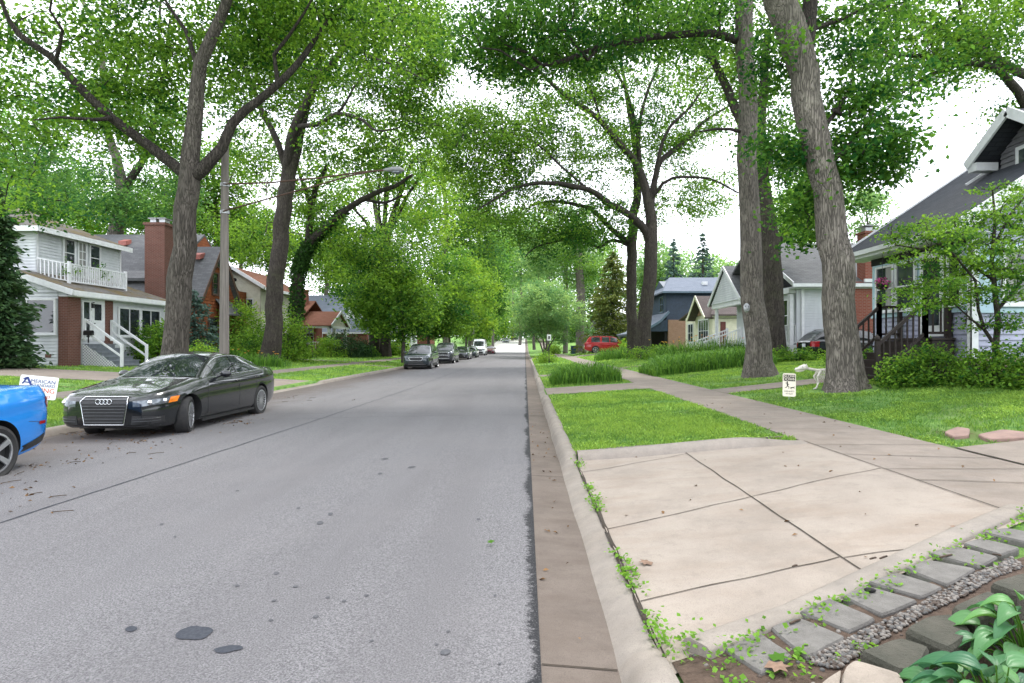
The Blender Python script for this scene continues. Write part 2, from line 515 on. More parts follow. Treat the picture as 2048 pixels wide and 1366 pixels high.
def kerb(prof, low, D, fx):
    mb = MB(); Y = [-40, -10] + fr(-2, 30, .2) + fr(31, 95, 1.) + fr(100, 260, 5) + [300, 400]
    vs = []; fs = []; n = len(prof)
    for y in Y:
        d = drop(y, D); wob = .006 * math.sin(y * 1.7) + .004 * math.sin(y * 4.1)
        for (a, b), (c, e) in zip(prof, low): vs.append((fx(lerp(a, c, d) + wob), y, lerp(b, e, d) + zr(y)))
    for i in range(len(Y) - 1):
        for j in range(n - 1): fs.append((i * n + j, (i + 1) * n + j, (i + 1) * n + j + 1, i * n + j + 1))
    mb.add(vs, fs, 0, True); return mb


tag(solo('kerb', kerb(PROF, LOW, DROPS, lambda x: x), CONC_K, kind='structure'))
LD = [(19.4, 24.6), (67, 73)]
solo('kerb', kerb(PROF, LOW, LD, lambda x: -8.3 - (x - .475)), CONC_K, kind='structure')

# ---- sidewalks and drives
mb = MB(); sheet(mb, [3.75, 4.3, 4.85, 5.4], fr(-4, 60, .5) + fr(64, 230, 6), lambda x, y: zg(x, y) + .012, .12); solo('sidewalk', mb, CONC_W, kind='structure')
mb = MB(); sheet(mb, [-12.8, -12, -11.3], fr(-4, 60, .5) + fr(64, 230, 6), lambda x, y: zg(x, y) + .012, .12); solo('sidewalk', mb, CONC_W, kind='structure')


def patch4(mb, a, b, c, d, n, zf, m=None):
    m = m or n
    a, b, c, d = [Vector((*q, 0)) for q in (a, b, c, d)]

    def fn(s, t):
        p = lerp(lerp(a, b, s), lerp(d, c, s), t); return (p.x, p.y, zf(p.x, p.y))
    mb.grid(fn, n, m)


ztop = lambda x, y: zg(x, y) + .016
mb = MB(); patch4(mb, (.672, 2.72), (3.745, 4.42), (3.745, 7.86), (.672, 7.86), 22, ztop); solo('driveway', mb, CONC, kind='structure')
mb = MB(); patch4(mb, (5.405, 4.9), (12, 4.9), (12, 7.5), (5.405, 7.5), 14, ztop); solo('driveway', mb, CONC_W, kind='structure')
mb = MB()
for a, b, x in ((17.7, 20.4, .672), (27.6, 29.3, .672), (62.6, 68.3, .672)): patch4(mb, (x, a), (3.745, a + .1), (3.745, b), (x, b), 10, ztop)
patch4(mb, (5.405, 62.8), (15, 62.8), (15, 68), (5.405, 68), 10, ztop)
for a, b, e in ((19.9, 24.2, -26), (67.3, 72.8, -26)):
    patch4(mb, (-8.46, a), (-11.295, a), (-11.295, b), (-8.46, b), 8, ztop); patch4(mb, (-12.805, a + .2), (e, a + .2), (e, b - .2), (-12.805, b - .2), 24, ztop)
solo('driveway', mb, CONC_W, kind='structure')
mb = MB()
patch4(mb, (5.405, 15.9), (9.0, 16.0), (9.0, 17.2), (5.405, 17.3), 10, ztop)                # to the blue house steps
patch4(mb, (-12.805, 27.0), (-18.0, 27.0), (-18.0, 28.4), (-12.805, 28.4), 12, ztop)        # to the steps of the white house
patch4(mb, (-8.46, 39.0), (-11.295, 39.0), (-11.295, 40.3), (-8.46, 40.3), 6, ztop)
patch4(mb, (-12.805, 44.0), (-20.0, 44.0), (-20.0, 45.4), (-12.805, 45.4), 10, ztop)
patch4(mb, (5.405, 33.0), (10.0, 33.0), (10.0, 34.5), (5.405, 34.5), 8, ztop)
solo('path', mb, CONC_W, kind='structure')


def strip(mb, pts, w, dz=.021, jit=.0, zf=None):
    """a thin dark line lying on the ground along points"""
    pts = [Vector((*p, 0)) for p in pts]; q = []
    for a, b in zip(pts, pts[1:]):
        m = max(1, int((b - a).length / .12))
        q += [lerp(a, b, i / m) for i in range(m)]
    q.append(pts[-1]); vs = []
    for i, p in enumerate(q):
        d = (q[min(i + 1, len(q) - 1)] - q[max(0, i - 1)]).normalized(); s = Vector((-d.y, d.x, 0))
        o = jit * noise.noise(p * 2.3); ww = w * (.7 + .6 * abs(noise.noise(p * 5.)))
        for sg in (-1, 1):
            r = p + s * (o + sg * ww / 2); vs.append((r.x, r.y, (zf or zg)(r.x, r.y) + dz))
    mb.add(vs, [(2 * i, 2 * i + 1, 2 * i + 3, 2 * i + 2) for i in range(len(q) - 1)])


mb = MB()
strip(mb, [(2.11, 3.74), (2.11, 7.84)], .016, jit=.012)
for a, b in (((.69, 3.55), (2.1, 3.98)), ((2.12, 3.96), (3.0, 4.02)), ((.69, 4.95), (3.74, 6.25)), ((.69, 7.15), (2.1, 7.75))): strip(mb, [a, b], .011, jit=.03)
strip(mb, [(.672, 2.9), (.672, 7.9)], .035, .022, .012)
strip(mb, [(3.75, 3.9), (3.75, 8.0)], .02, .024); strip(mb, [(5.4, 4.6), (5.4, 7.6)], .04, .024, .02)
for y in fr(3.2, 59, 1.52): strip(mb, [(3.77, y), (5.38, y)], .014, .02)
for y in fr(3.2, 59, 1.52): strip(mb, [(-12.78, y), (-11.32, y)], .014, .02)
for y in (5.72, 7.05): strip(mb, [(3.77, y), (5.38, y - .25)], .016, .02, .02)
solo('pavement_joint', mb, JOINT, kind='structure')
mb = MB()
for y in (2.98, 7.3, 13.5, 19, 25, 31): strip(mb, [(.085, y), (.46, y - .02)], .014, .006, .006, lambda x, yy: zr(yy) - .002 - .05 * (x - .08))
solo('gutter_joint', mb, JOINT, kind='structure')
mb = MB()
strip(mb, [(-4.75, 2), (-4.62, 5), (-4.35, 12), (-4.1, 21), (-4.0, 40), (-4, 70)], .022, .006, .02, zroad)
for a in ((-8.2, 11.9, -1, 13.4), (-3.7, 17, .05, 20.5)): strip(mb, [a[:2], a[2:]], .014, .006, .15, zroad)
for y in (13.2, 22.6): strip(mb, [(-7.6, y), (-3.9, y + .5), (.05, y + .3)], .012, .006, .12, zroad)
SM_ = MB()
for (u, v, w, h) in ((387, 1276, 38, 15), (263, 1269, 13, 6), (455, 1308, 26, 8), (891, 1309, 11, 6), (553, 1154, 5, 3), (661, 1034, 5, 3), (632, 1241, 6, 3), (640, 1052, 6, 4), (597, 1023, 4, 2), (733, 1197, 5, 2),
                     (655, 1202, 5, 2), (688, 1209, 5, 2), (548, 1210, 5, 2), (591, 1181, 6, 2), (475, 1180, 5, 2), (542, 1249, 5, 2), (743, 1288, 5, 2), (897, 1267, 4, 2), (770, 922, 7, 2), (823, 938, 8, 2), (760, 952, 5, 2), (957, 1041, 4, 2),
                     (873, 1294, 3, 2), (350, 1082, 3, 2), (323, 1057, 4, 2), (475, 988, 4, 1), (990, 1194, 3, 2), (1000, 1330, 4, 2)):
    pts = []; n = 22 if w > 12 else 10
    for i in range(n):
        t = 2 * math.pi * i / n; rr = 1 + .28 * noise.noise(Vector((math.cos(t) * 1.6 + u, math.sin(t) * 1.6, v * .1)))
        Y = F * H / (v + h * rr * math.sin(t) * .9 + w * .12 * -math.cos(t) - CY)
        X = (u + w * rr * math.cos(t) - CX) / F * Y; pts.append((X, Y, zroad(X, Y) + .005))
    (mb if w > 12 else SM_).poly(pts)
solo('road_stain', SM_, M('faint_oil_stain', (.075, .076, .082), (.10, .10, .105), 60, .95, spec=.05, dirt=0), kind='structure')
solo('road_stain', mb, M('oil_stain', (.042, .046, .055), (.06, .063, .072), 60, .95, spec=.05, dirt=0), kind='structure')

# ---- raised edges of the near drive
mb = MB(); pr = [(-.13, .0), (-.10, .055), (-.05, .10), (.03, .115), (.11, .11), (.14, .0)]
vs = []; n = len(pr); XS = fr(.70, 3.72, .1)
for x in XS:
    f = 1 - sstep(2.8, 3.75, x) * .85; d = .1 * sstep(.9, .66, x)
    for dy, dz in pr: vs.append((x, 7.93 + dy + .012 * math.sin(x * 3), zg(x, 7.4) + .012 + dz * f))
mb.add(vs, [(i * n + j, (i + 1) * n + j, (i + 1) * n + j + 1, i * n + j + 1) for i in range(len(XS) - 1) for j in range(n - 1)], 0, True)
E0 = Vector((.80, 2.95, 0)); E1 = Vector((3.82, 4.71, 0)); vs = []; S = Vector((.504, -.864, 0)); XS = fr(0, 1, .02)
for t in XS:
    p = lerp(E0, E1, t)
    for dy, dz in ((-.03, .0), (-.01, .03), (.02, .044), (.13, .048), (.155, .036), (.16, -.1)):
        r = p + S * dy; vs.append((r.x, r.y, max(zg(p.x - .1, p.y + .3), .1) + .014 + dz))
n = 6
mb.add(vs, [(i * n + j, (i + 1) * n + j, (i + 1) * n + j + 1, i * n + j + 1) for i in range(len(XS) - 1) for j in range(n - 1)], 0, True)
mb.poly(vs[:n]); mb.poly(vs[-n:])
solo('driveway_edge', mb, CONC_K, kind='structure')

# ---- soil bed beside the drive, pavers, wall blocks, gravel
Z3 = lambda x, y: (1240 + x * .3945, 1020 + y * .3945)
mb = MB()
bed = [(.70, 2.0), (.70, 2.62), (.95, 2.78), (4.05, 4.6), (6.5, 4.75), (6.5, 2.0)]
patch4(mb, (.70, 1.6), (6.6, 1.6), (6.6, 5.0), (.70, 2.84), 60, lambda x, y: zg(x, y) + .022 + .007 * noise.noise(Vector((x * 6, y * 6, 0))))
solo('soil', mb, SOIL, kind='structure')


def stone(pts, h, ex, bev=.012, shrink=.0):
    """a cut stone: top outline on the ground plus a height, bevelled rim, roughened sides"""
    mb = MB(); top = [Gp(*p, ex) for p in pts]; c = sum(top, Vector()) / len(top)
    ring = []
    for i in range(len(top)):
        a, b = top[i], top[(i + 1) % len(top)]
        for q in range(5):
            p = lerp(a, b, q / 5); p = p + Vector((noise.noise(p * 9), noise.noise(p * 9 + Vector((5, 0, 0))), 0)) * .007
            if q == 0: p = lerp(p, c, .04)
            ring.append(p)
    n = len(ring); inn = [lerp(p, c, bev * 4) + Vector((0, 0, .0)) for p in ring]
    out = [p - Vector((0, 0, bev)) for p in ring]; bot = [lerp(p, c, shrink) - Vector((0, 0, h)) for p in ring]
    vs = [c + Vector((0, 0, .002))] + inn + out + bot
    fs = [(0, 1 + i, 1 + (i + 1) % n) for i in range(n)]
    for L in (0, 1):
        o = 1 + L * n; fs += [(o + i, o + n + i, o + n + (i + 1) % n, o + (i + 1) % n) for i in range(n)]
    mb.add(vs, fs, 0, False); return mb


PV = [[(512, 690), (700, 612), (880, 735), (720, 825)], [(755, 590), (905, 540), (1150, 640), (945, 745)], [(905, 510), (1060, 445), (1300, 545), (1165, 612)],
      [(1125, 430), (1250, 380), (1510, 455), (1330, 530)], [(1250, 360), (1400, 315), (1640, 390), (1530, 438)], [(1440, 290), (1560, 250), (1810, 295), (1660, 380)],
      [(1560, 215), (1700, 182), (1925, 235), (1820, 285)], [(1735, 165), (1830, 140), (2030, 190), (1935, 225)], [(1840, 110), (1950, 88), (2150, 122), (2060, 160)]]
PL = ['square grey paver nearest the kerb with a green leaf lying on it', 'grey paver second from the kerb, with dark twigs on it', 'grey paver third from the kerb, beside the sprouting seedling row', 'grey paver carrying a small black cone on its top',
      'grey paver in the row midway along the drive edge', 'grey paver with a green seedling at its left corner', 'grey paver with two dark twigs on its far part', 'second farthest visible grey paver of the row', 'farthest pale grey paver at the right picture edge']
for q, lab in zip(PV, PL):
    solo('paver', stone([Z3(*p) for p in q], .09, .045), STONE, lab, 'paver', 'pavers along the drive edge')
BL = [([(1130, 800), (1190, 752), (1425, 822), (1452, 890), (1300, 935), (1120, 890)], BLOCK_T, 'tan wall block at the bottom of the picture, nearest the camera', .17),
      ([(1020, 880), (1075, 838), (1125, 808), (1115, 900)], BLOCK_T, 'narrow grey wall block left of the tan one', .15),
      ([(1215, 712), (1420, 640), (1575, 690), (1505, 795), (1425, 812)], BLOCK, 'dark mossy wall block right behind the tan one', .16),
      ([(1440, 600), (1560, 535), (1690, 522), (1790, 612), (1665, 702)], BLOCK, 'greenish dark wall block in the middle of the low wall', .16),
      ([(1672, 490), (1870, 405), (2015, 472), (1990, 520), (1800, 575)], BLOCK, 'dark wall block touching the hosta leaves', .16),
      ([(1872, 370), (2050, 315), (2200, 380), (2010, 420)], BLOCK, 'farthest dark wall block beside the upper hosta', .16)]
for q, m, lab, ex in BL: solo('wall_block', stone([Z3(*p) for p in q], .24, ex, .02, .03), m, lab, 'wall block', 'blocks of the low garden wall')


def pebbles(name, pts, r0, r1, mats, label=None):
    mb = MB()
    for p in pts:
        r = random.uniform(r0, r1); R = Matrix.Rotation(random.uniform(0, 6.3), 3, 'Z') @ Matrix.Rotation(random.uniform(-.4, .4), 3, 'X')
        mb.ball((p[0], p[1], p[2] + r * .3), r * random.uniform(.8, 1.3), r, r * random.uniform(.5, .8), 6, R, random.randrange(len(mats)))
    return solo(name, mb, mats, kind='stuff')


GRV = [M('grey_pebble', (.105, .10, .095), (.07, .068, .065), 30, .8), M('pale_pebble', (.20, .18, .16), (.15, .135, .12), 30, .8), M('brown_pebble', (.075, .055, .042), (.05, .038, .03), 30, .8)]
pts = []
ga = [(930, 770), (1180, 640), (1480, 500), (1680, 390), (1850, 300), (1990, 240)]; gb = [(1100, 810), (1280, 690), (1560, 520), (1760, 430), (1900, 340), (2048, 290)]
for _ in range(1500):
    t = random.random() * 4.999; i = int(t); t -= i; s = random.random()
    a = lerp(Vector(ga[i]), Vector(ga[i + 1]), t); b = lerp(Vector(gb[i]), Vector(gb[i + 1]), t); q = lerp(a, b, s)
    pts.append(Gp(*Z3(q.x, q.y), .027))
for _ in range(420):
    x = random.uniform(1.3, 3.7); y = 8.16 + random.gauss(0, .05) + (x - 1.3) * .02; pts.append((x, y, zg(x, y) + .01))
for _ in range(120):
    x = random.uniform(.8, 2.2); y = random.uniform(2.2, 3.0); pts.append((x, y, zg(x, y) + .02))
pebbles('gravel', pts, .006, .0135, GRV)
mb = MB(); mb.beam((1.05, 8.25, zg(1.05, 8.25) + .02), (3.6, 8.33, zg(3.6, 8.33) + .02), .05, .05)
solo('edging_board', mb, M('weathered_edging', (.15, .12, .10), (.10, .085, .075), 12, .9, bump=.5), 'weathered low edging board between the lawn and the near drive', 'edging')
FLAG = M('pink_flagstone', (.26, .17, .14), (.2, .13, .11), 6, .85, bump=.4)
for q, lab in (([(1955, 868), (2005, 858), (2062, 864), (2050, 874), (1975, 877)], 'pinkish flat stone at the lawn corner by the right edge'), ([(1888, 863), (1915, 853), (1940, 857), (1938, 869), (1905, 872)], 'broken pale flagstone piece at the lawn corner, left one')):
    solo('flagstone', stone(q, .05, .05), FLAG, lab, 'flagstone', 'flagstones at the lawn corner')

# ---- grass
HOUSE_BOX = [(-32, -20, 25.9, 33.2), (10.6, 24, 14, 22), (13, 30, 28.3, 40), (-40, -20, 36, 42), (-30, -20.5, 46, 54)]


TRUNKS = [(7.64, 14.2, 1.0), (7.85, 20, 1.1), (-10.26, 17.5, 1.0), (-15, 35, 1.4), (-9.2, 18.2, .3)]


def paved(x, y):
    if -8.47 < x < .69: return True
    if 3.72 < x < 5.43 or -12.83 < x < -11.27: return True
    if x > 0:
        if x < 3.8 and (2.0 < y < 8.12 or 17.65 < y < 20.5 or 27.5 < y < 29.4 or 62.5 < y < 68.4): return True
        if x >= 5.4 and (4.85 < y < 7.55 or 15.85 < y < 17.35 and x < 9.1 or 62.7 < y < 68.1): return True
        if y < 4.8 and x < 7: return True
    else:
        if x > -11.3 and (19.8 < y < 24.3 or 67.2 < y < 72.9 or 38.9 < y < 40.4): return True
        if x < -12.7 and (20 < y < 24.1 or 67.4 < y < 72.7 or 26.9 < y < 28.5 and x > -18 or 43.9 < y < 45.5 and x > -20): return True
    for a, b, c, d in HOUSE_BOX:
        if a < x < b and c < y < d: return True
    return False


def grass(name, x0, x1, bands):
    V = []; T = []
    for y0, y1, den, h, w in bands:
        n = int((x1 - x0) * (y1 - y0) * den)
        X = RNG.uniform(x0, x1, n); Y = RNG.uniform(y0, y1, n)
        keep = []
        for x, y in zip(X, Y):
            e = .035 * noise.noise(Vector((x * 4, y * 4, 3)))
            if abs(x) / y > .93 or paved(x + e, y + e): continue
            q = .8 * noise.noise(Vector((x * .9, y * .9, 0))) + .4 * noise.noise(Vector((x * .25, y * .25, 5))) + .5 * noise.noise(Vector((x * 3, y * 3, 7)))
            if q < -.16 and random.random() < .35 + 1.2 * min(.5, -.16 - q): continue
            if any((x - tx) ** 2 + (y - ty) ** 2 < tr * tr * (.6 + .5 * random.random()) for tx, ty, tr in TRUNKS): continue
            keep.append((x, y, zg(x, y), q))
        if not keep: continue
        K = np.array(keep); m = len(K)
        a = RNG.uniform(0, 6.283, m); hh = h * (.5 + .9 * RNG.random(m)) * (1 + .35 * K[:, 3]); ww = w * (.7 + .6 * RNG.random(m))
        d = np.stack([np.cos(a), np.sin(a), 0 * a], 1); s = np.stack([-np.sin(a), np.cos(a), 0 * a], 1)
        b = K[:, :3] + np.array([0, 0, -.01]); le = (hh * (.25 + .6 * RNG.random(m)))[:, None]
        tip = b + d * le + np.stack([0 * a, 0 * a, hh], 1)
        mid = b + d * le * .35 + np.stack([0 * a, 0 * a, hh * .62], 1)
        V.append(np.stack([b - s * ww[:, None] * .5, b + s * ww[:, None] * .5, mid + s * ww[:, None] * .4, tip, mid - s * ww[:, None] * .4][:5], 1)[:, [0, 1, 2, 3, 4]])
        T.append(np.clip(.42 + .75 * K[:, 3] + RNG.normal(0, .24, m), 0, 1))
        if y0 < 22:                                          # clover and broad weeds between the blades
            c = K[RNG.random(m) < .3]; c = c[c[:, 3] > -.1]
            C = c[:, :3] + np.stack([0 * c[:, 0], 0 * c[:, 0], RNG.uniform(.015, h * .8, len(c))], 1)
            Q = leaf_quads(C, .028 if y0 < 12 else .045, .85, 1.6, .05)
            V.append(np.concatenate([Q, Q[:, 3:4]], 1)); T.append(np.clip(.55 + .3 * c[:, 3] + RNG.normal(0, .25, len(c)), 0, 1))
    o = quads(name, np.concatenate(V), 5, [L_GRASS], np.concatenate(T)); tag(o, kind='stuff')


grass('grass', .66, 14.5, [(7.5, 12, 1500, .055, .008), (12, 18, 800, .06, .011), (18, 26, 330, .07, .016), (26, 42, 110, .08, .03), (42, 75, 32, .10, .06)])
grass('grass', -26, -8.4, [(8.5, 14, 900, .055, .009), (14, 20, 450, .06, .013), (20, 30, 210, .07, .02), (30, 46, 75, .09, .035), (46, 75, 26, .10, .06)])

# ---- weeds in the cracks and along the pavers
pts = []
for _ in range(85):
    y = random.uniform(2.75, 7.9); x = .685 + random.gauss(0, .012)
    if noise.noise(Vector((y * 1.1, 0, 4))) > -.05 or y < 3.4: pts.append((x, y, .045 if y > 3.3 else .08))
for _ in range(9): pts.append((random.gauss(.80, .07), random.uniform(2.70, 3.1), .11))
for _ in range(44):
    t = random.random(); p = lerp(E0, E1, t) + S * random.uniform(.17, .27); pts.append((p.x, p.y, .06))
for _ in range(12): q = random.choice(PV)[random.randrange(4)]; g = Gp(*Z3(q[0] + random.gauss(0, 15), q[1] + random.gauss(0, 10)), .03); pts.append((g.x, g.y, .04))
for _ in range(40): x = random.uniform(.8, 3.7); pts.append((x, 8.18 + random.gauss(0, .05), .06))
for _ in range(24): x = random.uniform(.85, 1.6); pts.append((x, random.uniform(2.3, 2.8), .04))
C = []; T = []
for x, y, h in pts:
    m = random.randint(5, 16); z = zg(x, y) + .02
    for _ in range(m): C.append((x + random.gauss(0, .035), y + random.gauss(0, .035), z + abs(random.gauss(.3, .5)) * h)); T.append(random.gauss(.55, .25))
tag(quads('weeds', leaf_quads(np.array(C), .029, .8, 1.1, .06), 4, [L_WEED], np.clip(np.array(T), 0, 1)), kind='stuff')


def petal_leaf(mb, base, d, L, W, lift, droop, n=7, tw=0., nw=6, rib=.004):
    """a cupped ovate leaf growing from base along d"""
    d = Vector(d).normalized(); s = d.cross(Vector((0, 0, 1))).normalized(); s = (Matrix.Rotation(tw, 3, d) @ s)

    def fn(t, w):
        w = w * 2 - 1; wid = W * (math.sin(math.pi * min(1, t ** .75 * .93 + .06)) ** .8) * (1 - .25 * t)
        p = Vector(base) + d * L * t + Vector((0, 0, lift * t - droop * t * t)) + s * w * wid * .5
        return p + Vector((0, 0, abs(w) ** 1.4 * wid * .22 - rib * math.cos(w * 22) * (1 - t * .8)))
    mb.grid(fn, n, nw)


for (u, v, hh, nl, lab) in ((2062, 1258, .38, 52, 'blue-green hosta beside the dark wall blocks, upper one'), (2000, 1398, .37, 60, 'large hosta in the bottom right corner with a yellowish leaf')):
    Y = F * (H - hh) / (v - CY); c = Vector(((u - CX) / F * Y, Y, hh)); MBL = MB(); st = MB()
    r = thing('hosta', lab, 'plant', (c.x, c.y, zg(c.x, c.y)), 0, 'hostas by the garden wall')
    for i in range(nl):
        a = i * 2.399 + random.uniform(-.2, .2); q = (i / nl) ** .55
        d = Vector((math.cos(a), math.sin(a), 0)); b = c + d * (.03 + .23 * q) + Vector((0, 0, .12 - .22 * q + random.uniform(-.02, .02)))
        L = random.uniform(.10, .165); petal_leaf(MBL, b, d, L, L * .72, .05 - .02 * q, .08 + .05 * q, 7, random.uniform(-.3, .3), 16, .0032)
        st.tube([(c.x, c.y, c.z - .22), lerp(Vector((c.x, c.y, c.z - .1)), b, .6), b], [.006, .004, .003], 4, False)
    o = part('leaves', MBL, L_HOSTA, r); me = o.data; f = me.attributes.new('tint', 'FLOAT', 'POINT')
    f.data.foreach_set('value', np.clip(np.repeat(RNG.normal(.45, .3, len(me.vertices) // 136), 136), 0, 1).astype(np.float32))
    tag(part('stalks', st, L_WEED, r), kind='stuff')

# ---- leaf litter, twigs, seed cones
C = []; T = []; tw = MB()


def litter(u, v, su, sv, n):
    for _ in range(n):
        vv = v + random.gauss(0, sv); uu = u + random.gauss(0, su)
        Y = F * H / (vv - CY); X = (uu - CX) / F * Y; z = zroad(X, Y) if -8.3 < X < .08 else zg(X, Y) + .02
        C.append((X, Y, z + .012)); T.append(random.random())
        if random.random() < .22:
            a = random.uniform(0, 3.14); L = random.uniform(.05, .22); p = Vector((X, Y, z + .012)); d = Vector((math.cos(a), math.sin(a), .05)) * L
            tw.tube([p, p + d * .5 + Vector((random.gauss(0, .006), random.gauss(0, .006), .003)), p + d], .004, 4)


for q in ((140, 925, 25, 4, 16), (75, 935, 22, 4, 14), (265, 885, 30, 4, 26), (465, 846, 30, 3, 55), (160, 868, 22, 3, 26), (360, 868, 40, 3, 18), (505, 833, 18, 2, 12), (60, 980, 40, 15, 12), (300, 870, 16, 2, 26), (620, 800, 50, 4, 20), (770, 765, 20, 3, 14),
          (200, 900, 90, 12, 36), (30, 1010, 30, 20, 8)): litter(*q)
for _ in range(120):
    x = random.choice((random.uniform(.7, 5.4), random.uniform(3.8, 5.4), random.uniform(.1, .46))); y = random.uniform(3, 14); C.append((x, y, (zg(x, y) if x > .66 else -.02) + .03)); T.append(random.random())
Q = leaf_quads(np.array(C), .045, .5, 2., .18, .9)
tag(quads('leaf_litter', Q, 4, [leafmat('dead_leaf', (.05, .028, .015), (.21, .12, .055), .1)], np.array(T)), kind='stuff')
for u, v, du, dv in ((1585, 1133, 9, -3), (1580, 1247, 20, -8), (1985, 1108, 18, 3), (1880, 1115, 24, -6), (1740, 1118, 12, -3), (1760, 1117, 14, -5), (1930, 1094, 3, 2), (1500, 1240, 6, 2)):
    q = .05 if v - 1366 > -(u - 1240) * .43 else .02; a = Gp(u, v, q); b = Gp(u + du, v + dv, q); tw.tube([a, lerp(a, b, .5) + Vector((0, 0, .002)), b], .006, 5)
tag(solo('twigs', tw, M('dead_twig', (.07, .045, .03), (.04, .028, .02), 20, .9), kind='stuff'))
mb = MB(); c = Gp(1740, 1180, .056); mb.ball(c, .033, .016, .014, 10, Matrix.Rotation(-.25, 3, 'Z'))
solo('seed_cone', mb, DARK, 'small black seed cone lying on a grey paver', 'cone')


def lobed(mb, c, r, rot, tilt, n=5):
    R = Matrix.Rotation(rot, 3, 'Z') @ Matrix.Rotation(tilt, 3, 'X'); pts = []
    for i in range(n * 2 + 1):
        t = -2.5 + 5. * i / (n * 2); q = r * (1 if i % 2 == 0 else .55); pts.append(Vector(c) + R @ Vector((q * math.sin(t), q * math.cos(t), .02 * r * math.sin(i * 3))))
    mb.poly(pts)


DEADL = M('tan_dead_leaf', (.20, .125, .085), (.14, .085, .055), 30, .8)
for u, v, r, lab, m in ((1292, 1124, .055, 'curled tan dead leaf on the near driveway', DEADL), (1912, 1054, .05, 'tan dead leaf at the far driveway edge by the pavers', DEADL), (1555, 1332, .06, 'pinkish dead leaf in front of the nearest paver', DEADL),
                        (1557, 1313, .048, 'green lobed leaf on the nearest grey paver', L_WEED), (982, 1093, .035, 'bright green leaf alone on the asphalt', L_WEED)):
    mb = MB(); g = Gp(u, v, .03 if v < 1200 else .052) if u > 1000 else Vector(((u - CX) / F * F * H / (v - CY), F * H / (v - CY), .042)); lobed(mb, g, r, random.uniform(0, 6), .12); solo('fallen_leaf', mb, m, lab, 'leaf', 'single fallen leaves')
# ================================================================ TREES
GAPS = [[(890, 130), (960, 140), (1035, 175), (1030, 228), (960, 200), (890, 215)], [(1330, 430), (1480, 440), (1480, 520), (1340, 500)],
        [(1705, 500), (1715, 405), (1790, 425), (1832, 305), (1880, 255), (1905, 180), (1990, 175), (1985, 235), (1940, 320), (1720, 500)],
        [(135, 265), (195, 255), (195, 330), (155, 325)], [(415, 210), (450, 225), (440, 290), (385, 305)], [(860, 0), (960, 0), (905, 40)],
        [(1375, 310), (1478, 235), (1478, 345), (1400, 350)], [(660, 90), (700, 80), (700, 120), (660, 130)], [(690, 410), (740, 400), (760, 440), (700, 460)]]
for g in GAPS: g.append(g[0])


def in_gap(u, v):
    for g in GAPS:
        c = False
        for (x0, y0), (x1, y1) in zip(g, g[1:]):
            if (y0 > v) != (y1 > v) and u < (x1 - x0) * (v - y0) / (y1 - y0) + x0: c = not c
        if c: return True
    return False


def smooth_path(pts, step):
    """(Vector, radius) points through a Catmull-Rom curve with a little natural waver"""
    out = []; n = len(pts)
    for i in range(n - 1):
        p0, p1, p2, p3 = pts[max(i - 1, 0)], pts[i], pts[i + 1], pts[min(i + 2, n - 1)]
        m = max(1, int((p2[0] - p1[0]).length / step))
        for j in range(m):
            t = j / m; t2 = t * t; t3 = t2 * t
            q = .5 * ((2 * p1[0]) + (p2[0] - p0[0]) * t + (2 * p0[0] - 5 * p1[0] + 4 * p2[0] - p3[0]) * t2 + (-p0[0] + 3 * p1[0] - 3 * p2[0] + p3[0]) * t3)
            r = lerp(p1[1], p2[1], t); q = q + noise.noise_vector(q * .9) * min(.12, r * .45)
            out.append((q, r))
    out.append(pts[-1]); return out


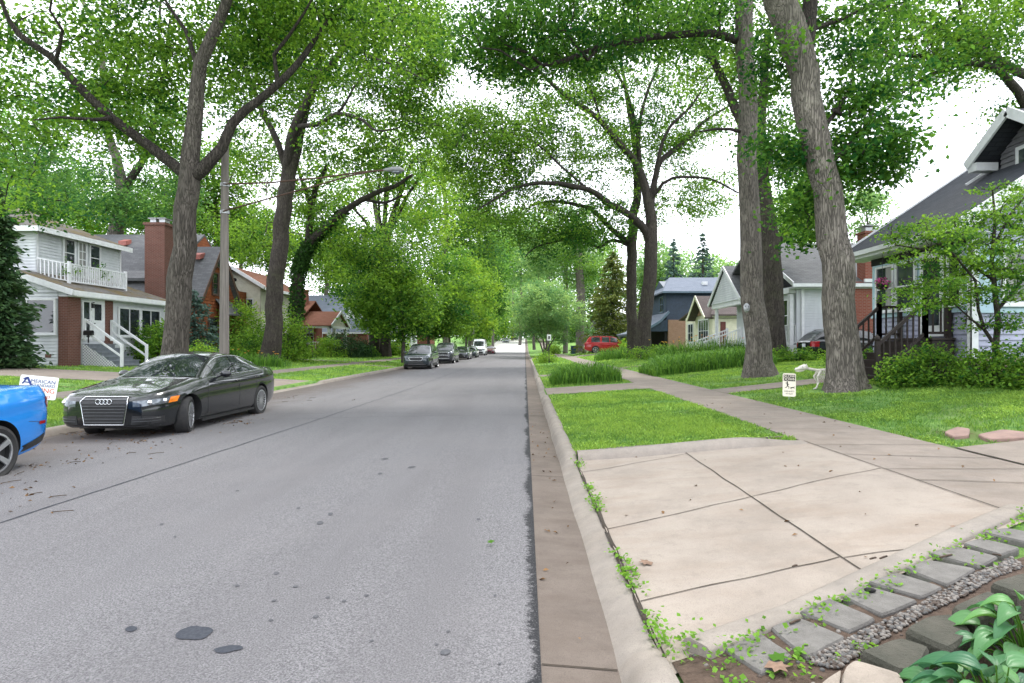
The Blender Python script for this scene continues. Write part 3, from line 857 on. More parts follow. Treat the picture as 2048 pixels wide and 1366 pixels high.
def grow(name, label, base, stems, crowns, leaf, bark, size, per=60, spread=.55, group='trees along the street', twigs=True, cat='tree', gaps=True, flat=.55, rim=.33, extra=None, dy=0., dens=1.12, rs=1.):
    r = thing(name, label, cat, base, 0, group); wood = MB(); pool = []
    for si, st in enumerate(stems):
        pts = [((P(q[0], q[1], q[2]) if len(q) == 4 else Vector(q[0])), q[-1]) for q in st]
        pa = smooth_path(pts, .45 if pts[0][0].y < 60 else 1.2)
        nn = (30 if si == 0 else 12) if pts[0][0].y < 50 else 7
        ph = random.random() * 10

        def rip(i, kk, p, nn=nn, ph=ph, pa=pa):
            t = 2 * math.pi * kk / nn
            f = max(0., 1 - (p.z - base[2]) / 1.1) ** 2 if si == 0 else 0.
            return 1 + f * (.13 * math.sin(t * 5 + ph) + .08 * math.sin(t * 3 + ph * 2)) + .07 * noise.noise(Vector((math.cos(t) * 1.4 + ph, math.sin(t) * 1.4, i * .33)))
        wood.tube([p for p, _ in pa], [q * rs for _, q in pa], nn, True, 1 if si else 0, rip)
        st_from = 0 if si else int(len(pa) * .45)
        for j, (p, q) in enumerate(pa[st_from:]): pool.append(p)
    cl = []
    for cr in crowns:
        if cr[0] == 'w': _, x, y, z, ex, ry, ez, n = cr; c = Vector((x, y, z))
        else: u, v, Y, ru, rv, ry, n = cr; Y += dy; c = P(u, v, Y); ex, ez = ru * Y / F, rv * Y / F
        tries = 0; got = 0; n = int(n * dens)
        while got < n and tries < n * 8:
            tries += 1
            q = Vector((random.gauss(0, 1), random.gauss(0, 1), random.gauss(0, 1))).normalized() * random.random() ** rim
            p = c + Vector((q.x * ex, q.y * ry, q.z * ez))
            if p.z < .6: continue
            if gaps and p.y > 2 and in_gap(CX + p.x / p.y * F, CY - (p.z - H) / p.y * F) and random.random() < .94: continue
            cl.append(p); got += 1
    if twigs and cl:
        PA = np.array([list(p) for p in pool]); cl.sort(key=lambda p: float(((PA - np.array(p)) ** 2).sum(1).min()))
        buf = np.zeros((len(PA) + len(cl) * 3, 3)); buf[:len(PA)] = PA; m = len(PA)
        for p in cl:
            d = ((buf[:m] - np.array(p)) ** 2).sum(1); a = Vector(buf[int(d.argmin())]); L = (p - a).length
            if L < .15: continue
            up = Vector((0, 0, .12 * L)); rn = Vector((random.gauss(0, .08), random.gauss(0, .08), 0)) * L
            q1 = lerp(a, p, .4) + up + rn; q2 = lerp(a, p, .75) + up * .8 - rn * .5
            r0 = min(.07, .010 + .014 * L)
            wood.tube([a, q1, q2, p], [r0, r0 * .75, r0 * .5, r0 * .25], 4, False, 1)
            for q in (q1, q2, p): buf[m] = q; m += 1
    part('trunk', wood, [bark, BARK_FAR if bark is BARK_FAR else BARK_LIMB_SHADE], r)
    n = len(cl)
    if n:
        K = np.array([list(p) for p in cl]); cnt = RNG.integers(int(per * .9), int(per * 2.1), n); idx = np.repeat(np.arange(n), cnt)
        sp = spread * .86 * (.6 + .6 * RNG.random(n))[idx][:, None]
        C = K[idx] + RNG.normal(size=(len(idx), 3)) * sp * np.array([1, 1, flat])
        t = np.clip((.42 + RNG.normal(0, .22, n))[idx] + RNG.normal(0, .18, len(idx)), 0, 1)
        V = leaf_quads(C, size * .84, .66, .5, .14, .7) - np.array(base)
        quads('crown', V, 4, [leaf], t, r)
    if extra:
        for nm, C, sz, mt in extra:
            quads(nm, leaf_quads(C, sz, .85, .3) - np.array(base), 4, [mt], RNG.random(len(C)), r)
    return r


def gb(u, Y):
    X = (u - CX) / F * Y; return (X, Y, zg(X, Y))


# T1: the big forked oak behind the black saloon
grow('street_tree', 'huge forked oak behind the parked black saloon, limbs spreading both ways', gb(352, 17.5),
     [[(352, 800, 17.5, .62), (352, 770, 17.5, .50), (353, 690, 17.5, .44), (362, 560, 17.5, .41), (372, 420, 17.5, .38), (377, 345, 17.5, .36), (390, 235, 17.5, .27), (405, 125, 17.4, .22), (425, 70, 17.3, .2), (452, 10, 17.2, .17), (480, -90, 17, .13), (500, -220, 17, .07)],
      [(376, 352, 17.5, .24), (350, 333, 17.4, .21), (298, 292, 17.2, .19), (225, 237, 16.8, .165), (160, 172, 16.4, .14), (100, 112, 16, .115), (40, 70, 15.7, .10), (18, 40, 15.6, .07), (-20, -60, 15.5, .04)],
      [(384, 352, 17.5, .25), (408, 338, 17.5, .23), (442, 298, 17.6, .20), (462, 250, 17.7, .18), (518, 202, 18, .155), (560, 165, 18.2, .14), (610, 112, 18.6, .115), (640, 62, 19, .09), (690, 5, 19.5, .06), (720, -60, 19.5, .03)],
      [(556, 168, 18.2, .09), (548, 110, 18.2, .075), (580, 70, 18, .06), (610, 25, 17.8, .045), (640, -30, 17.5, .03)],
      [(225, 237, 16.8, .08), (190, 240, 16, .06), (120, 235, 15.5, .04), (70, 240, 15.2, .02)],
      [(110, 125, 16, .07), (125, 60, 15.5, .05), (100, 20, 15.2, .04), (110, -40, 15, .02)],
      [(402, 150, 17.4, .1), (370, 60, 17.6, .07), (330, 0, 17.8, .05), (310, -80, 18, .03)]],
     [(110, 110, 16.5, 190, 150, 3, 72), (20, 250, 17, 110, 110, 3, 38), (310, 120, 18.5, 150, 150, 3.5, 74), (480, 60, 18.5, 140, 120, 3, 62), (620, 60, 18.5, 140, 110, 3, 66), (740, 50, 19, 120, 100, 3, 48),
      (350, -230, 17, 560, 190, 5, 130), (240, 260, 16.5, 110, 60, 2, 24), (520, 150, 18, 80, 80, 2, 24), (60, 400, 19, 70, 60, 2, 12), ('w', -10, 9, 13, 7, 7, 2.5, 130)], L_OAK, BARK_OAK, .165, 60, dy=1.6, dens=1.06, rs=.78)  # overhead clumps out of view, added to darken car reflections and shade the ground
# T2: second oak on the left, behind the sidewalk
grow('street_tree', 'tall dark oak standing past the wooden lamp pole, slightly leaning', gb(540, 35),
     [[(537, 745, 35, .95), (540, 718, 35, .66), (546, 660, 35, .52), (552, 560, 35, .50), (564, 450, 35, .48), (575, 370, 35, .46), (588, 300, 35, .40), (608, 230, 35.4, .34), (628, 160, 36, .28), (640, 80, 36, .2), (655, 0, 36, .15), (670, -120, 36, .07)],
      [(574, 360, 35, .34), (580, 290, 34.5, .30), (602, 225, 34, .26), (640, 152, 33.5, .22), (668, 120, 33, .19), (700, 75, 32.5, .16), (745, 20, 32, .12), (790, -60, 31.5, .06)],
      [(570, 330, 35, .2), (548, 270, 34.6, .19), (522, 215, 34.2, .17), (490, 140, 33.8, .13), (455, 85, 33.5, .1), (430, 0, 33.2, .06)],
      [(585, 258, 34.5, .2), (602, 253, 34, .15), (640, 247, 33.2, .13), (673, 227, 32.5, .11), (724, 240, 31.8, .09), (754, 262, 31.2, .06), (800, 255, 30.5, .03)],
      [(673, 227, 32.5, .09), (692, 205, 32, .07), (710, 170, 31.5, .05), (745, 140, 31, .03)],
      [(700, 75, 32.5, .1), (735, 110, 32, .07), (790, 130, 31.5, .05), (850, 160, 31, .03)]],
     [(500, 190, 35, 110, 140, 5, 60), (680, 150, 34, 140, 130, 5, 84), (790, 110, 33, 110, 110, 4, 62), (600, 60, 35, 160, 110, 5, 74), (720, 290, 33, 120, 70, 4, 44), (840, 200, 33, 70, 70, 3, 30), (560, 330, 38, 90, 80, 3, 30), (830, 30, 33, 80, 60, 3, 40), (860, 100, 33, 60, 80, 3, 36), (880, 300, 36, 60, 60, 4, 26), (650, -150, 34, 260, 140, 6, 60)],
     L_OAK, BARK_DARK, .215, 60, .7, dy=2.5, dens=1.25, rs=.93)
# T3: tree behind the white house
grow('backyard_tree', 'pale forked tree rising behind the roof of the white balcony house', gb(228, 46),
     [[(222, 700, 46, .6), (226, 500, 46, .56), (236, 440, 46, .5), (246, 385, 46, .46), (238, 340, 46, .36), (224, 286, 46, .30), (214, 250, 46, .27), (198, 75, 46, .2), (165, 0, 46, .14), (140, -80, 46, .06)],
      [(246, 390, 46, .36), (264, 355, 46, .28), (284, 322, 46, .24), (310, 240, 46.5, .18), (330, 140, 47, .14), (340, 40, 47, .1)],
      [(330, 140, 47, .13), (318, 80, 46, .1), (322, 0, 46, .08)], [(214, 250, 46, .15), (190, 232, 45, .12), (130, 245, 44, .08), (90, 240, 43.5, .05)]],
     [(210, 190, 46, 190, 140, 6, 80), (100, 330, 46, 130, 90, 6, 46), (300, 380, 47, 80, 70, 5, 40), (255, 418, 44, 62, 40, 3, 34), (60, 430, 50, 90, 60, 5, 40), (330, 260, 46, 80, 90, 4, 36)], L_BLUE, BARK_PALE, .27, 58, .85, 'trees behind the left houses')
# T4: ivy clad tree
iv = []
for a, b, ra in (((592, 640), (597, 545), .42), ((597, 545), (604, 520), .42), ((604, 520), (619, 488), .40), ((619, 488), (664, 445), .34), ((664, 445), (690, 420), .24)):
    for _ in range(900):
        t = random.random(); p = P(lerp(a[0], b[0], t), lerp(a[1], b[1], t), 42); an = random.uniform(0, 6.28)
        rr = ra * random.uniform(.85, 1.35); iv.append((p.x + rr * math.cos(an), p.y + rr * math.sin(an), p.z + random.gauss(0, .15)))
grow('ivy_tree', 'leaning tree wrapped in ivy above the red-doored porch', gb(590, 42),
     [[(588, 740, 42, .42), (592, 640, 42, .36), (597, 545, 42, .34), (606, 515, 42, .33), (619, 488, 42, .31), (639, 468, 41.7, .27), (664, 445, 41, .24), (692, 420, 40, .21), (725, 398, 39, .18), (762, 382, 38, .15), (790, 372, 37, .13), (825, 350, 36, .08)],
      [(617, 492, 42, .3), (619, 455, 42, .24), (622, 420, 42, .22), (632, 375, 42, .18), (655, 330, 42, .12)],
      [(622, 420, 42, .16), (612, 385, 42.5, .14), (600, 350, 43, .1), (590, 300, 43, .06)], [(725, 398, 39, .12), (770, 405, 38.5, .09), (805, 390, 38, .06)]],
     [(690, 450, 43, 90, 70, 4, 40), (620, 400, 44, 80, 80, 4, 36), (740, 480, 44, 80, 60, 4, 38), (640, 520, 46, 70, 60, 4, 34), (500, 470, 50, 90, 60, 4, 40)], L_OAK, BARK_DARK, .24, 55, .75, extra=[('ivy', np.array(iv), .2, L_IVY)])
# T5: pale multi-stemmed tree
grow('multi_stem_tree', 'pale tree of several thin upright stems in the middle distance', gb(768, 62),
     [[(765, 700, 62, .5), (766, 600, 62, .45), (764, 520, 62, .42), (758, 470, 62, .3), (748, 400, 62, .24), (738, 370, 62, .18), (722, 310, 62, .1)],
      [(764, 520, 62, .3), (770, 440, 62, .26), (772, 380, 62, .2), (776, 320, 62, .12)], [(765, 500, 62, .3), (785, 430, 62, .26), (806, 370, 62, .2), (830, 310, 62, .12)],
      [(766, 500, 62, .26), (800, 420, 62, .22), (835, 360, 62, .14), (860, 320, 62, .08)], [(762, 490, 62, .2), (728, 440, 62, .16), (690, 400, 62, .1)], [(764, 480, 62, .16), (757, 400, 62, .13), (762, 340, 62, .09)]],
     [(780, 340, 62, 120, 80, 5, 52), (700, 360, 62, 90, 70, 5, 36), (850, 370, 62, 90, 80, 5, 46), (850, 470, 63, 80, 60, 5, 40), (740, 560, 66, 70, 60, 4, 34), (690, 520, 64, 60, 60, 4, 28), (800, 250, 62, 110, 60, 5, 34)], L_YEL, BARK_PALE, .33, 52, 1.0)
for u, lab in ((748, 'left trunk of the pair of trees beside the silver car in the drive'), (771, 'right trunk of the pair of trees beside the silver car in the drive')):
    grow('street_tree', lab, gb(u, 60), [[(u - 2, 735, 60, .75), (u, 690, 60, .52), (u + 1, 620, 60, .48), (u + 3, 540, 60, .4), (u + 6, 460, 60, .25)]], [(u - 20, 600, 58, 55, 50, 3, 30), (u, 520, 60, 60, 60, 4, 34)], L_DEEP, BARK_DARK, .27, 60, .8)
# young maples in the left tree lawn
for u, v, Y, ru, rv, n, lf, lab in ((792, 590, 46, 98, 88, 95, L_OAK, 'young full maple behind the nearest grey crossover car'), (872, 600, 58, 80, 88, 80, L_OAK, 'young maple over the second parked dark crossover'),
                                   (915, 590, 74, 66, 88, 70, L_YEL, 'yellow-green street tree over the parked saloons'), (952, 600, 95, 46, 86, 60, L_YEL, 'bright yellow-green street tree above the white van')):
    X = -9.4; ub = CX + X / Y * F; zb = H - zg(X, Y); vb = CY + zb / Y * F
    grow('young_maple', lab, (X, Y, zg(X, Y)), [[(ub, vb + 4, Y, .2), (ub, vb - 40, Y, .14), (ub - 1, v + 40, Y, .12), (lerp(ub, u, .5), v, Y, .1), (lerp(ub, u, .5), v - rv * .7, Y, .04)],
         [(ub, v + 50, Y, .08), (u + ru * .4, v, Y, .06), (u + ru * .6, v - 20, Y, .03)], [(ub, v + 45, Y, .08), (u - ru * .4, v, Y, .06), (u - ru * .55, v - 25, Y, .03)]],
         [(u, v, Y, ru, rv, ru * Y / F * .9, n), (u, v + rv * .4, Y, ru * .9, rv * .45, ru * Y / F * .8, n // 3)], lf, BARK_OAK, .15 + Y * .0028, 75, .6 + Y * .003, 'young street trees on the left', gaps=False)
# T7 pair on the right
grow('street_tree', 'broad oak right of centre whose limbs arch over the road', gb(1288, 43),
     [[(1287, 745, 43, .9), (1288, 712, 43, .68), (1290, 640, 43, .60), (1298, 560, 43, .58), (1303, 480, 43, .55), (1300, 425, 43, .47), (1292, 385, 43, .40), (1274, 330, 42.8, .31), (1244, 293, 42.5, .27), (1200, 242, 42, .23), (1160, 209, 41.5, .2), (1116, 179, 41, .16), (1076, 139, 40.5, .12), (1040, 110, 40, .06)],
      [(1302, 490, 43, .40), (1285, 455, 42.6, .35), (1262, 432, 42.2, .31), (1222, 408, 41.6, .27), (1178, 381, 41, .23), (1131, 370, 40.4, .2), (1076, 366, 39.8, .16), (1028, 377, 39.2, .12), (988, 399, 38.6, .09), (955, 420, 38.2, .05)],
      [(1290, 390, 43, .3), (1279, 330, 43.4, .22), (1276, 270, 43.6, .2), (1283, 230, 43.8, .16), (1297, 178, 44, .13), (1324, 112, 44, .09), (1340, 60, 44, .05)],
      [(1276, 270, 43.6, .16), (1262, 210, 43.2, .14), (1244, 165, 43, .12), (1212, 108, 42.5, .09), (1190, 60, 42, .05)],
      [(1301, 420, 43, .36), (1310, 360, 43.2, .27), (1322, 322, 43.6, .24), (1366, 286, 44, .19), (1407, 244, 44.4, .15), (1457, 212, 44.8, .1), (1500, 180, 45, .05)],
      [(1308, 370, 43.2, .22), (1318, 310, 42.8, .17), (1338, 257, 42.4, .14), (1386, 207, 42, .1), (1420, 150, 42, .05)],
      [(1303, 400, 43, .16), (1325, 366, 42.5, .14), (1345, 356, 42.2, .12), (1415, 356, 41.5, .1), (1477, 386, 41, .06)],
      [(1200, 242, 42, .12), (1190, 200, 42.3, .1), (1170, 150, 42.6, .07), (1165, 100, 43, .04)], [(1178, 381, 41, .12), (1130, 340, 41, .1), (1076, 290, 40.5, .08), (1030, 268, 40, .07), (960, 265, 39.5, .05), (895, 275, 39, .025)]],
     [(1150, 270, 42, 140, 110, 5, 84), (1050, 320, 40, 130, 90, 5, 78), (965, 330, 39, 90, 80, 4, 46), (1010, 440, 40, 120, 62, 4, 60), (1130, 430, 42, 120, 60, 5, 46), (1280, 180, 43, 160, 140, 6, 100), (1400, 200, 44, 100, 130, 5, 78), (1390, 395, 43, 80, 45, 4, 34), (1350, 330, 44, 70, 60, 3, 20), (1345, 430, 44, 60, 50, 3, 18),
      (1000, 180, 41, 120, 70, 4, 30), (1120, 120, 41, 140, 90, 5, 54), (1250, 330, 43, 70, 70, 4, 22), (1250, -120, 42, 300, 150, 7, 60), (950, 250, 40, 80, 50, 3, 26), (1050, 250, 40, 90, 70, 4, 40), (980, 290, 40, 70, 50, 4, 26), (900, 230, 40, 50, 50, 3, 20), (1420, 300, 45, 60, 70, 3, 14), (900, 60, 40, 60, 60, 3, 26)], L_OAK, BARK_DARK, .22, 58, .75, dy=2.2, rs=.82)
grow('street_tree', 'straight trunk close behind the arching oak, with a low dark limb', gb(1266, 46),
     [[(1266, 745, 46, .75), (1266, 700, 46, .58), (1263, 600, 46, .52), (1263, 500, 46, .50), (1267, 430, 46, .46), (1274, 380, 46, .4), (1270, 300, 46.5, .3), (1255, 200, 47, .2), (1240, 100, 47, .1)],
      [(1262, 480, 46, .32), (1248, 478, 45.6, .28), (1222, 458, 45, .25), (1186, 421, 44.4, .21), (1142, 406, 43.8, .17), (1098, 403, 43.2, .13), (1058, 414, 42.6, .08)],
      [(1255, 490, 46, .2), (1227, 480, 45.4, .17), (1192, 495, 45, .15), (1175, 478, 44.6, .13), (1150, 462, 44, .12), (1122, 479, 43.5, .1), (1070, 495, 42.8, .07), (1050, 515, 42.5, .04)],
      [(1175, 478, 44.6, .08), (1168, 450, 44.4, .06), (1150, 420, 44, .04)]],
     [(1120, 490, 44, 90, 36, 4, 30), (1180, 440, 45, 80, 50, 4, 26), (1260, 250, 47, 120, 110, 5, 50), (1230, 470, 45.5, 50, 30, 3, 10)], L_DEEP, BARK_DARK, .235, 60, .75, rs=.76)
# T8 straight trunk on the right
face_tree = grow('street_tree', 'straight tall oak trunk on the lawn with the small metal face ornament', gb(1517, 20),
     [[(1518, 772, 20, .80), (1517, 752, 20, .66), (1516, 725, 20, .52), (1514, 690, 20, .46), (1509, 600, 20, .42), (1503, 480, 20, .385), (1498, 380, 20, .365), (1495, 250, 20, .345), (1492, 100, 20, .33), (1490, 0, 20, .31), (1486, -150, 20, .26), (1480, -350, 20, .16), (1478, -480, 20, .06)],
      [(1486, 84, 20, .17), (1470, 79, 19.9, .155), (1432, 68, 19.6, .14), (1366, 68, 19.2, .125), (1303, 76, 18.8, .11), (1250, 84, 18.5, .1), (1200, 92, 18.2, .09), (1131, 121, 17.8, .075), (1083, 131, 17.5, .06), (1058, 106, 17.3, .05), (1010, 90, 17, .03)],
      [(1200, 92, 18.2, .06), (1175, 120, 17.8, .05), (1150, 90, 17.4, .04), (1130, 60, 17, .025)], [(1440, 68, 19.6, .07), (1438, 30, 19.6, .05), (1452, -20, 19.6, .04)],
      [(1482, 264, 20, .075), (1462, 258, 19.8, .06), (1430, 258, 19.5, .05), (1400, 263, 19.2, .03)], [(1500, 380, 20, .07), (1532, 350, 20.2, .06), (1545, 300, 20.3, .04)],
      [(1083, 131, 17.5, .05), (1060, 140, 17.2, .035), (1000, 100, 16.8, .03), (960, 95, 16.5, .02)]],
     [(1080, 105, 17.4, 130, 62, 2, 46), (1200, 50, 18.2, 130, 70, 2.5, 52), (1330, 35, 19, 120, 60, 2.5, 40), (985, 70, 17, 100, 62, 2, 36), (1545, 270, 20.5, 44, 70, 1.5, 18), (1480, -260, 20, 480, 190, 6, 120), (1420, 40, 19.5, 70, 50, 2, 18), (1100, -40, 18, 200, 90, 3, 40), (1560, 340, 20.5, 44, 44, 1.3, 14), ('w', -2, 15, 15, 6, 6, 2.5, 70)],  # the world-placed clump overhead is unseen, added for reflections and shade
     L_DEEP, BARK_PALE, .155, 56, dy=.7, rs=.88)
# T9 leaning trunk, nearest
grow('street_tree', 'thick leaning trunk nearest the camera, beside the skeleton dog', gb(1690, 14.2),
     [[(1693, 800, 14.2, .56), (1691, 780, 14.2, .48), (1689, 755, 14.2, .42), (1686, 690, 14.2, .375), (1681, 600, 14.2, .355), (1668, 480, 14.2, .335), (1651, 380, 14.2, .325), (1634, 300, 14.2, .32), (1624, 235, 14.2, .32), (1608, 150, 14.2, .325), (1590, 80, 14.2, .345), (1563, 0, 14.2, .34), (1532, -90, 14.1, .32), (1500, -220, 14, .26), (1480, -420, 14, .14)],
      [(1604, 120, 14.2, .25), (1614, 50, 14.3, .19), (1624, -10, 14.4, .16), (1650, -120, 14.6, .11), (1690, -260, 15, .06)],
      [(1668, 220, 14.3, .05), (1690, 232, 14.5, .045), (1730, 200, 14.8, .035), (1770, 160, 15.2, .02)], [(1655, 330, 14.2, .06), (1690, 300, 14.5, .05), (1720, 262, 14.8, .04), (1765, 240, 15.1, .02)],
      [(1638, 265, 14.2, .05), (1680, 215, 14.6, .05), (1700, 170, 15, .03)], [(1620, 60, 14.3, .06), (1680, 40, 14.7, .05), (1740, 10, 15, .035), (1800, -10, 15.4, .02)]],
     [(1700, 290, 14.7, 105, 82, 1.4, 46), (1760, 330, 15, 62, 48, .9, 20), (1750, 185, 15.1, 100, 62, 1.4, 24), (1700, 60, 14.8, 110, 60, 1.6, 26), (1555, 300, 14.4, 56, 26, .6, 10), (1640, 390, 14.8, 60, 40, .8, 10), (1590, -220, 14.5, 420, 160, 4, 80), (1560, 130, 14.6, 60, 70, 1, 14), (1600, 445, 15.4, 60, 50, .8, 12), ('w', 4.5, 7, 13, 7, 8, 2.5, 130)], L_DEEP, BARK_PALE, .15, 52, .42)  # last clump hangs unseen overhead, added to shade the ground and reflections
# T10 outside the frame on the right
grow('backyard_tree', 'tree reaching over the blue house from the right picture edge', gb(2160, 25),
     [[(2165, 700, 25, .6), (2160, 450, 25, .52), (2150, 300, 25, .45), (2100, 180, 25, .3), (2020, 135, 24.8, .22), (1945, 91, 24.4, .18), (1862, 58, 24, .14), (1821, 33, 23.7, .11), (1771, 17, 23.3, .08), (1700, 20, 23, .04)],
      [(2110, 300, 25, .3), (2050, 205, 24.6, .24), (2007, 149, 24.2, .2), (1966, 128, 23.8, .17), (1904, 124, 23.4, .14), (1854, 112, 23, .11), (1800, 110, 22.6, .08), (1757, 96, 22.3, .05)],
      [(1862, 58, 24, .1), (1810, 80, 23.6, .07), (1770, 70, 23.2, .04)], [(1904, 124, 23.4, .08), (1860, 150, 23, .06), (1800, 190, 22.6, .05), (1760, 240, 22.3, .03)], [(1945, 91, 24.4, .1), (1920, 20, 24, .08), (1910, -60, 24, .04)]],
     [(1900, 40, 24, 160, 70, 3, 66), (1830, 125, 23, 110, 62, 2.5, 34), (1960, 100, 24, 90, 60, 2.5, 26), (2040, 40, 25, 90, 80, 3, 36), (1980, -120, 24, 260, 120, 5, 60), (1740, 70, 23, 70, 60, 2, 18), (1995, 235, 26, 30, 26, 1.5, 7)], L_OAK, BARK_OAK, .19, 52, .6, 'trees behind the right houses', rs=.75)
# T11 behind T8
grow('backyard_tree', 'moss-tinged trunk half hidden behind the straight oak', gb(1550, 28.2),
     [[(1556, 735, 28.2, .62), (1552, 700, 28.2, .5), (1546, 600, 28.2, .46), (1542, 490, 28.2, .44), (1530, 400, 28.2, .34), (1522, 300, 28.2, .28), (1527, 180, 28.2, .22), (1535, 60, 28.2, .15)],
      [(1528, 380, 28.2, .3), (1490, 270, 28.4, .24), (1457, 182, 28.6, .2), (1424, 118, 28.8, .17), (1400, 84, 29, .14), (1366, 46, 29.2, .1), (1303, 12, 29.4, .06)],
      [(1544, 500, 28.2, .26), (1556, 480, 28.2, .2), (1562, 470, 28.2, .17)]],
     [(1590, 400, 29, 70, 80, 2.5, 22), (1450, 110, 29, 90, 110, 3, 42), (1330, 20, 29, 140, 70, 3, 46), (1640, 320, 29, 60, 60, 2, 14), (1540, 100, 29, 80, 90, 3, 26), (1440, -120, 29, 240, 120, 5, 40)], L_OAK, BARK_DARK, .2, 55, .65)
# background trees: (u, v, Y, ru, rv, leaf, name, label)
BGT = [(60, 330, 62, 120, 130, L_BLUE, 'backyard_tree', 'leafy tree behind the white balcony house at the left picture edge'), (170, 420, 66, 90, 70, L_YEL, 'backyard_tree', 'bright green tree low behind the white balcony roof'),
       (330, 400, 62, 80, 110, L_OAK, 'backyard_tree', 'green tree behind the brick chimney'), (430, 380, 64, 80, 120, L_OAK, 'backyard_tree', 'tall tree behind the cedar shingle gable'), (480, 470, 66, 60, 60, L_YEL, 'backyard_tree', 'light green tree behind the cream gable house'),
       (540, 480, 70, 70, 70, L_OAK, 'backyard_tree', 'tree behind the cream house, right of the lamp pole'), (650, 480, 80, 70, 80, L_BLUE, 'backyard_tree', 'blue-green tree above the far left roofs'), (690, 570, 88, 50, 60, L_DEEP, 'backyard_tree', 'dark tree at the end of the left house row'),
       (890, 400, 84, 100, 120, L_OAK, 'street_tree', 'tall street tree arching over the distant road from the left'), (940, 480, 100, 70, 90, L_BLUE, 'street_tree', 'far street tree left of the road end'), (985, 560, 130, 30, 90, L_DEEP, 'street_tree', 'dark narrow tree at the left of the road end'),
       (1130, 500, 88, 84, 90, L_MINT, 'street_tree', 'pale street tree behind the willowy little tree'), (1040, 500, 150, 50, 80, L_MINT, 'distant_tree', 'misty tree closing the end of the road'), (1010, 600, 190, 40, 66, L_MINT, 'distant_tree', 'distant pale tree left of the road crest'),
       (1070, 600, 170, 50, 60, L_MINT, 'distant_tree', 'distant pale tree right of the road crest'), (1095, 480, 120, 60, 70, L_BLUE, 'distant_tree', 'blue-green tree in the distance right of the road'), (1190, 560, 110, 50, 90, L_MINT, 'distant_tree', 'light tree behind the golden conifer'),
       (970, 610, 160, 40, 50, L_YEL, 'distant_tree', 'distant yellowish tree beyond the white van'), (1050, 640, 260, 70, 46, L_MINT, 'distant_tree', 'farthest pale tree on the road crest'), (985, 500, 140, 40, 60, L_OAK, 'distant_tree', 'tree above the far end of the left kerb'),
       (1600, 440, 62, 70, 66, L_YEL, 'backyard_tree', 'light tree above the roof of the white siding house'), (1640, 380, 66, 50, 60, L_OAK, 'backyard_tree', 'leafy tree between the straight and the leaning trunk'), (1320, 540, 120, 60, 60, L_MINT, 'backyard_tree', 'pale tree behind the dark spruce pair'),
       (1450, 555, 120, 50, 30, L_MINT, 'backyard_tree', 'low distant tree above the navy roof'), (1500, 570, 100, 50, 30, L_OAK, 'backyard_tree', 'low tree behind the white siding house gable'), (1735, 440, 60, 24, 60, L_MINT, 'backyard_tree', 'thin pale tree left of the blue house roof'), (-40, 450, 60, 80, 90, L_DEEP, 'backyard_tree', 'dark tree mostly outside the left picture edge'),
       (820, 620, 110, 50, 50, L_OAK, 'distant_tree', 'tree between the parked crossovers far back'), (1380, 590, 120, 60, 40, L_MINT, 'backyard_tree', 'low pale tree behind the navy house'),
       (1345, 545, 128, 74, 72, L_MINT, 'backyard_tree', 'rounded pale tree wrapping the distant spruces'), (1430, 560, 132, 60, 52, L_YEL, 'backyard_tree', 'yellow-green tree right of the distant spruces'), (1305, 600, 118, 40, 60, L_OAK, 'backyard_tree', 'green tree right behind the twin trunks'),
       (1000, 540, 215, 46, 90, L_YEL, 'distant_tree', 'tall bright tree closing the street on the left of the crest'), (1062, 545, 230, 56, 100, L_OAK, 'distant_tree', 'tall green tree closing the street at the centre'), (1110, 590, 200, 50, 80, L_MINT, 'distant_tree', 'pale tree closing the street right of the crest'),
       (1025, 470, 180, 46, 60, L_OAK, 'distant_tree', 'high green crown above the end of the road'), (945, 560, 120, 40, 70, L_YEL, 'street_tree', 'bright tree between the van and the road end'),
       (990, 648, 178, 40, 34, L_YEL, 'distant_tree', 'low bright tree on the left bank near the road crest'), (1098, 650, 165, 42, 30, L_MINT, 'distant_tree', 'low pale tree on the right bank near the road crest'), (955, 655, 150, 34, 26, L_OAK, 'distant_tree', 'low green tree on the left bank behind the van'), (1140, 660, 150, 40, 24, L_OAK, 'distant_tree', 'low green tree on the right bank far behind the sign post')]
for u, v, Y, ru, rv, lf, nm, lab in BGT:
    X = (u - CX) / F * Y; zb = zg(X, Y) - .3; vb = CY + (H - zb) / Y * F; far = Y > 105
    s = .05 * ru * Y / F + .1
    st = [[(u, vb, Y, s), (u + 2, lerp(vb, v, .5), Y, s * .8), (u, v, Y, s * .6), (u - ru * .2, v - rv * .6, Y, s * .15)], [(u, v + rv * .3, Y, s * .5), (u + ru * .4, v - rv * .2, Y, s * .3), (u + ru * .6, v - rv * .5, Y, s * .1)], [(u, v + rv * .4, Y, s * .5), (u - ru * .45, v, Y, s * .3), (u - ru * .7, v - rv * .2, Y, s * .1)]]
    n = int(26 + ru * rv / 140)
    cr = [(u, v, Y, ru, rv, ru * Y / F * .8, n), (u + ru * .5, v + rv * .35, Y, ru * .5, rv * .5, ru * Y / F * .5, n // 4), (u - ru * .5, v + rv * .3, Y, ru * .5, rv * .5, ru * Y / F * .5, n // 4)]
    grow(nm, lab, (X, Y, zg(X, Y)), st, cr, lf, BARK_FAR, .13 + Y * .0036, 52, .35 + Y * .0105, 'distant trees' if far else 'trees behind the houses', twigs=not far)
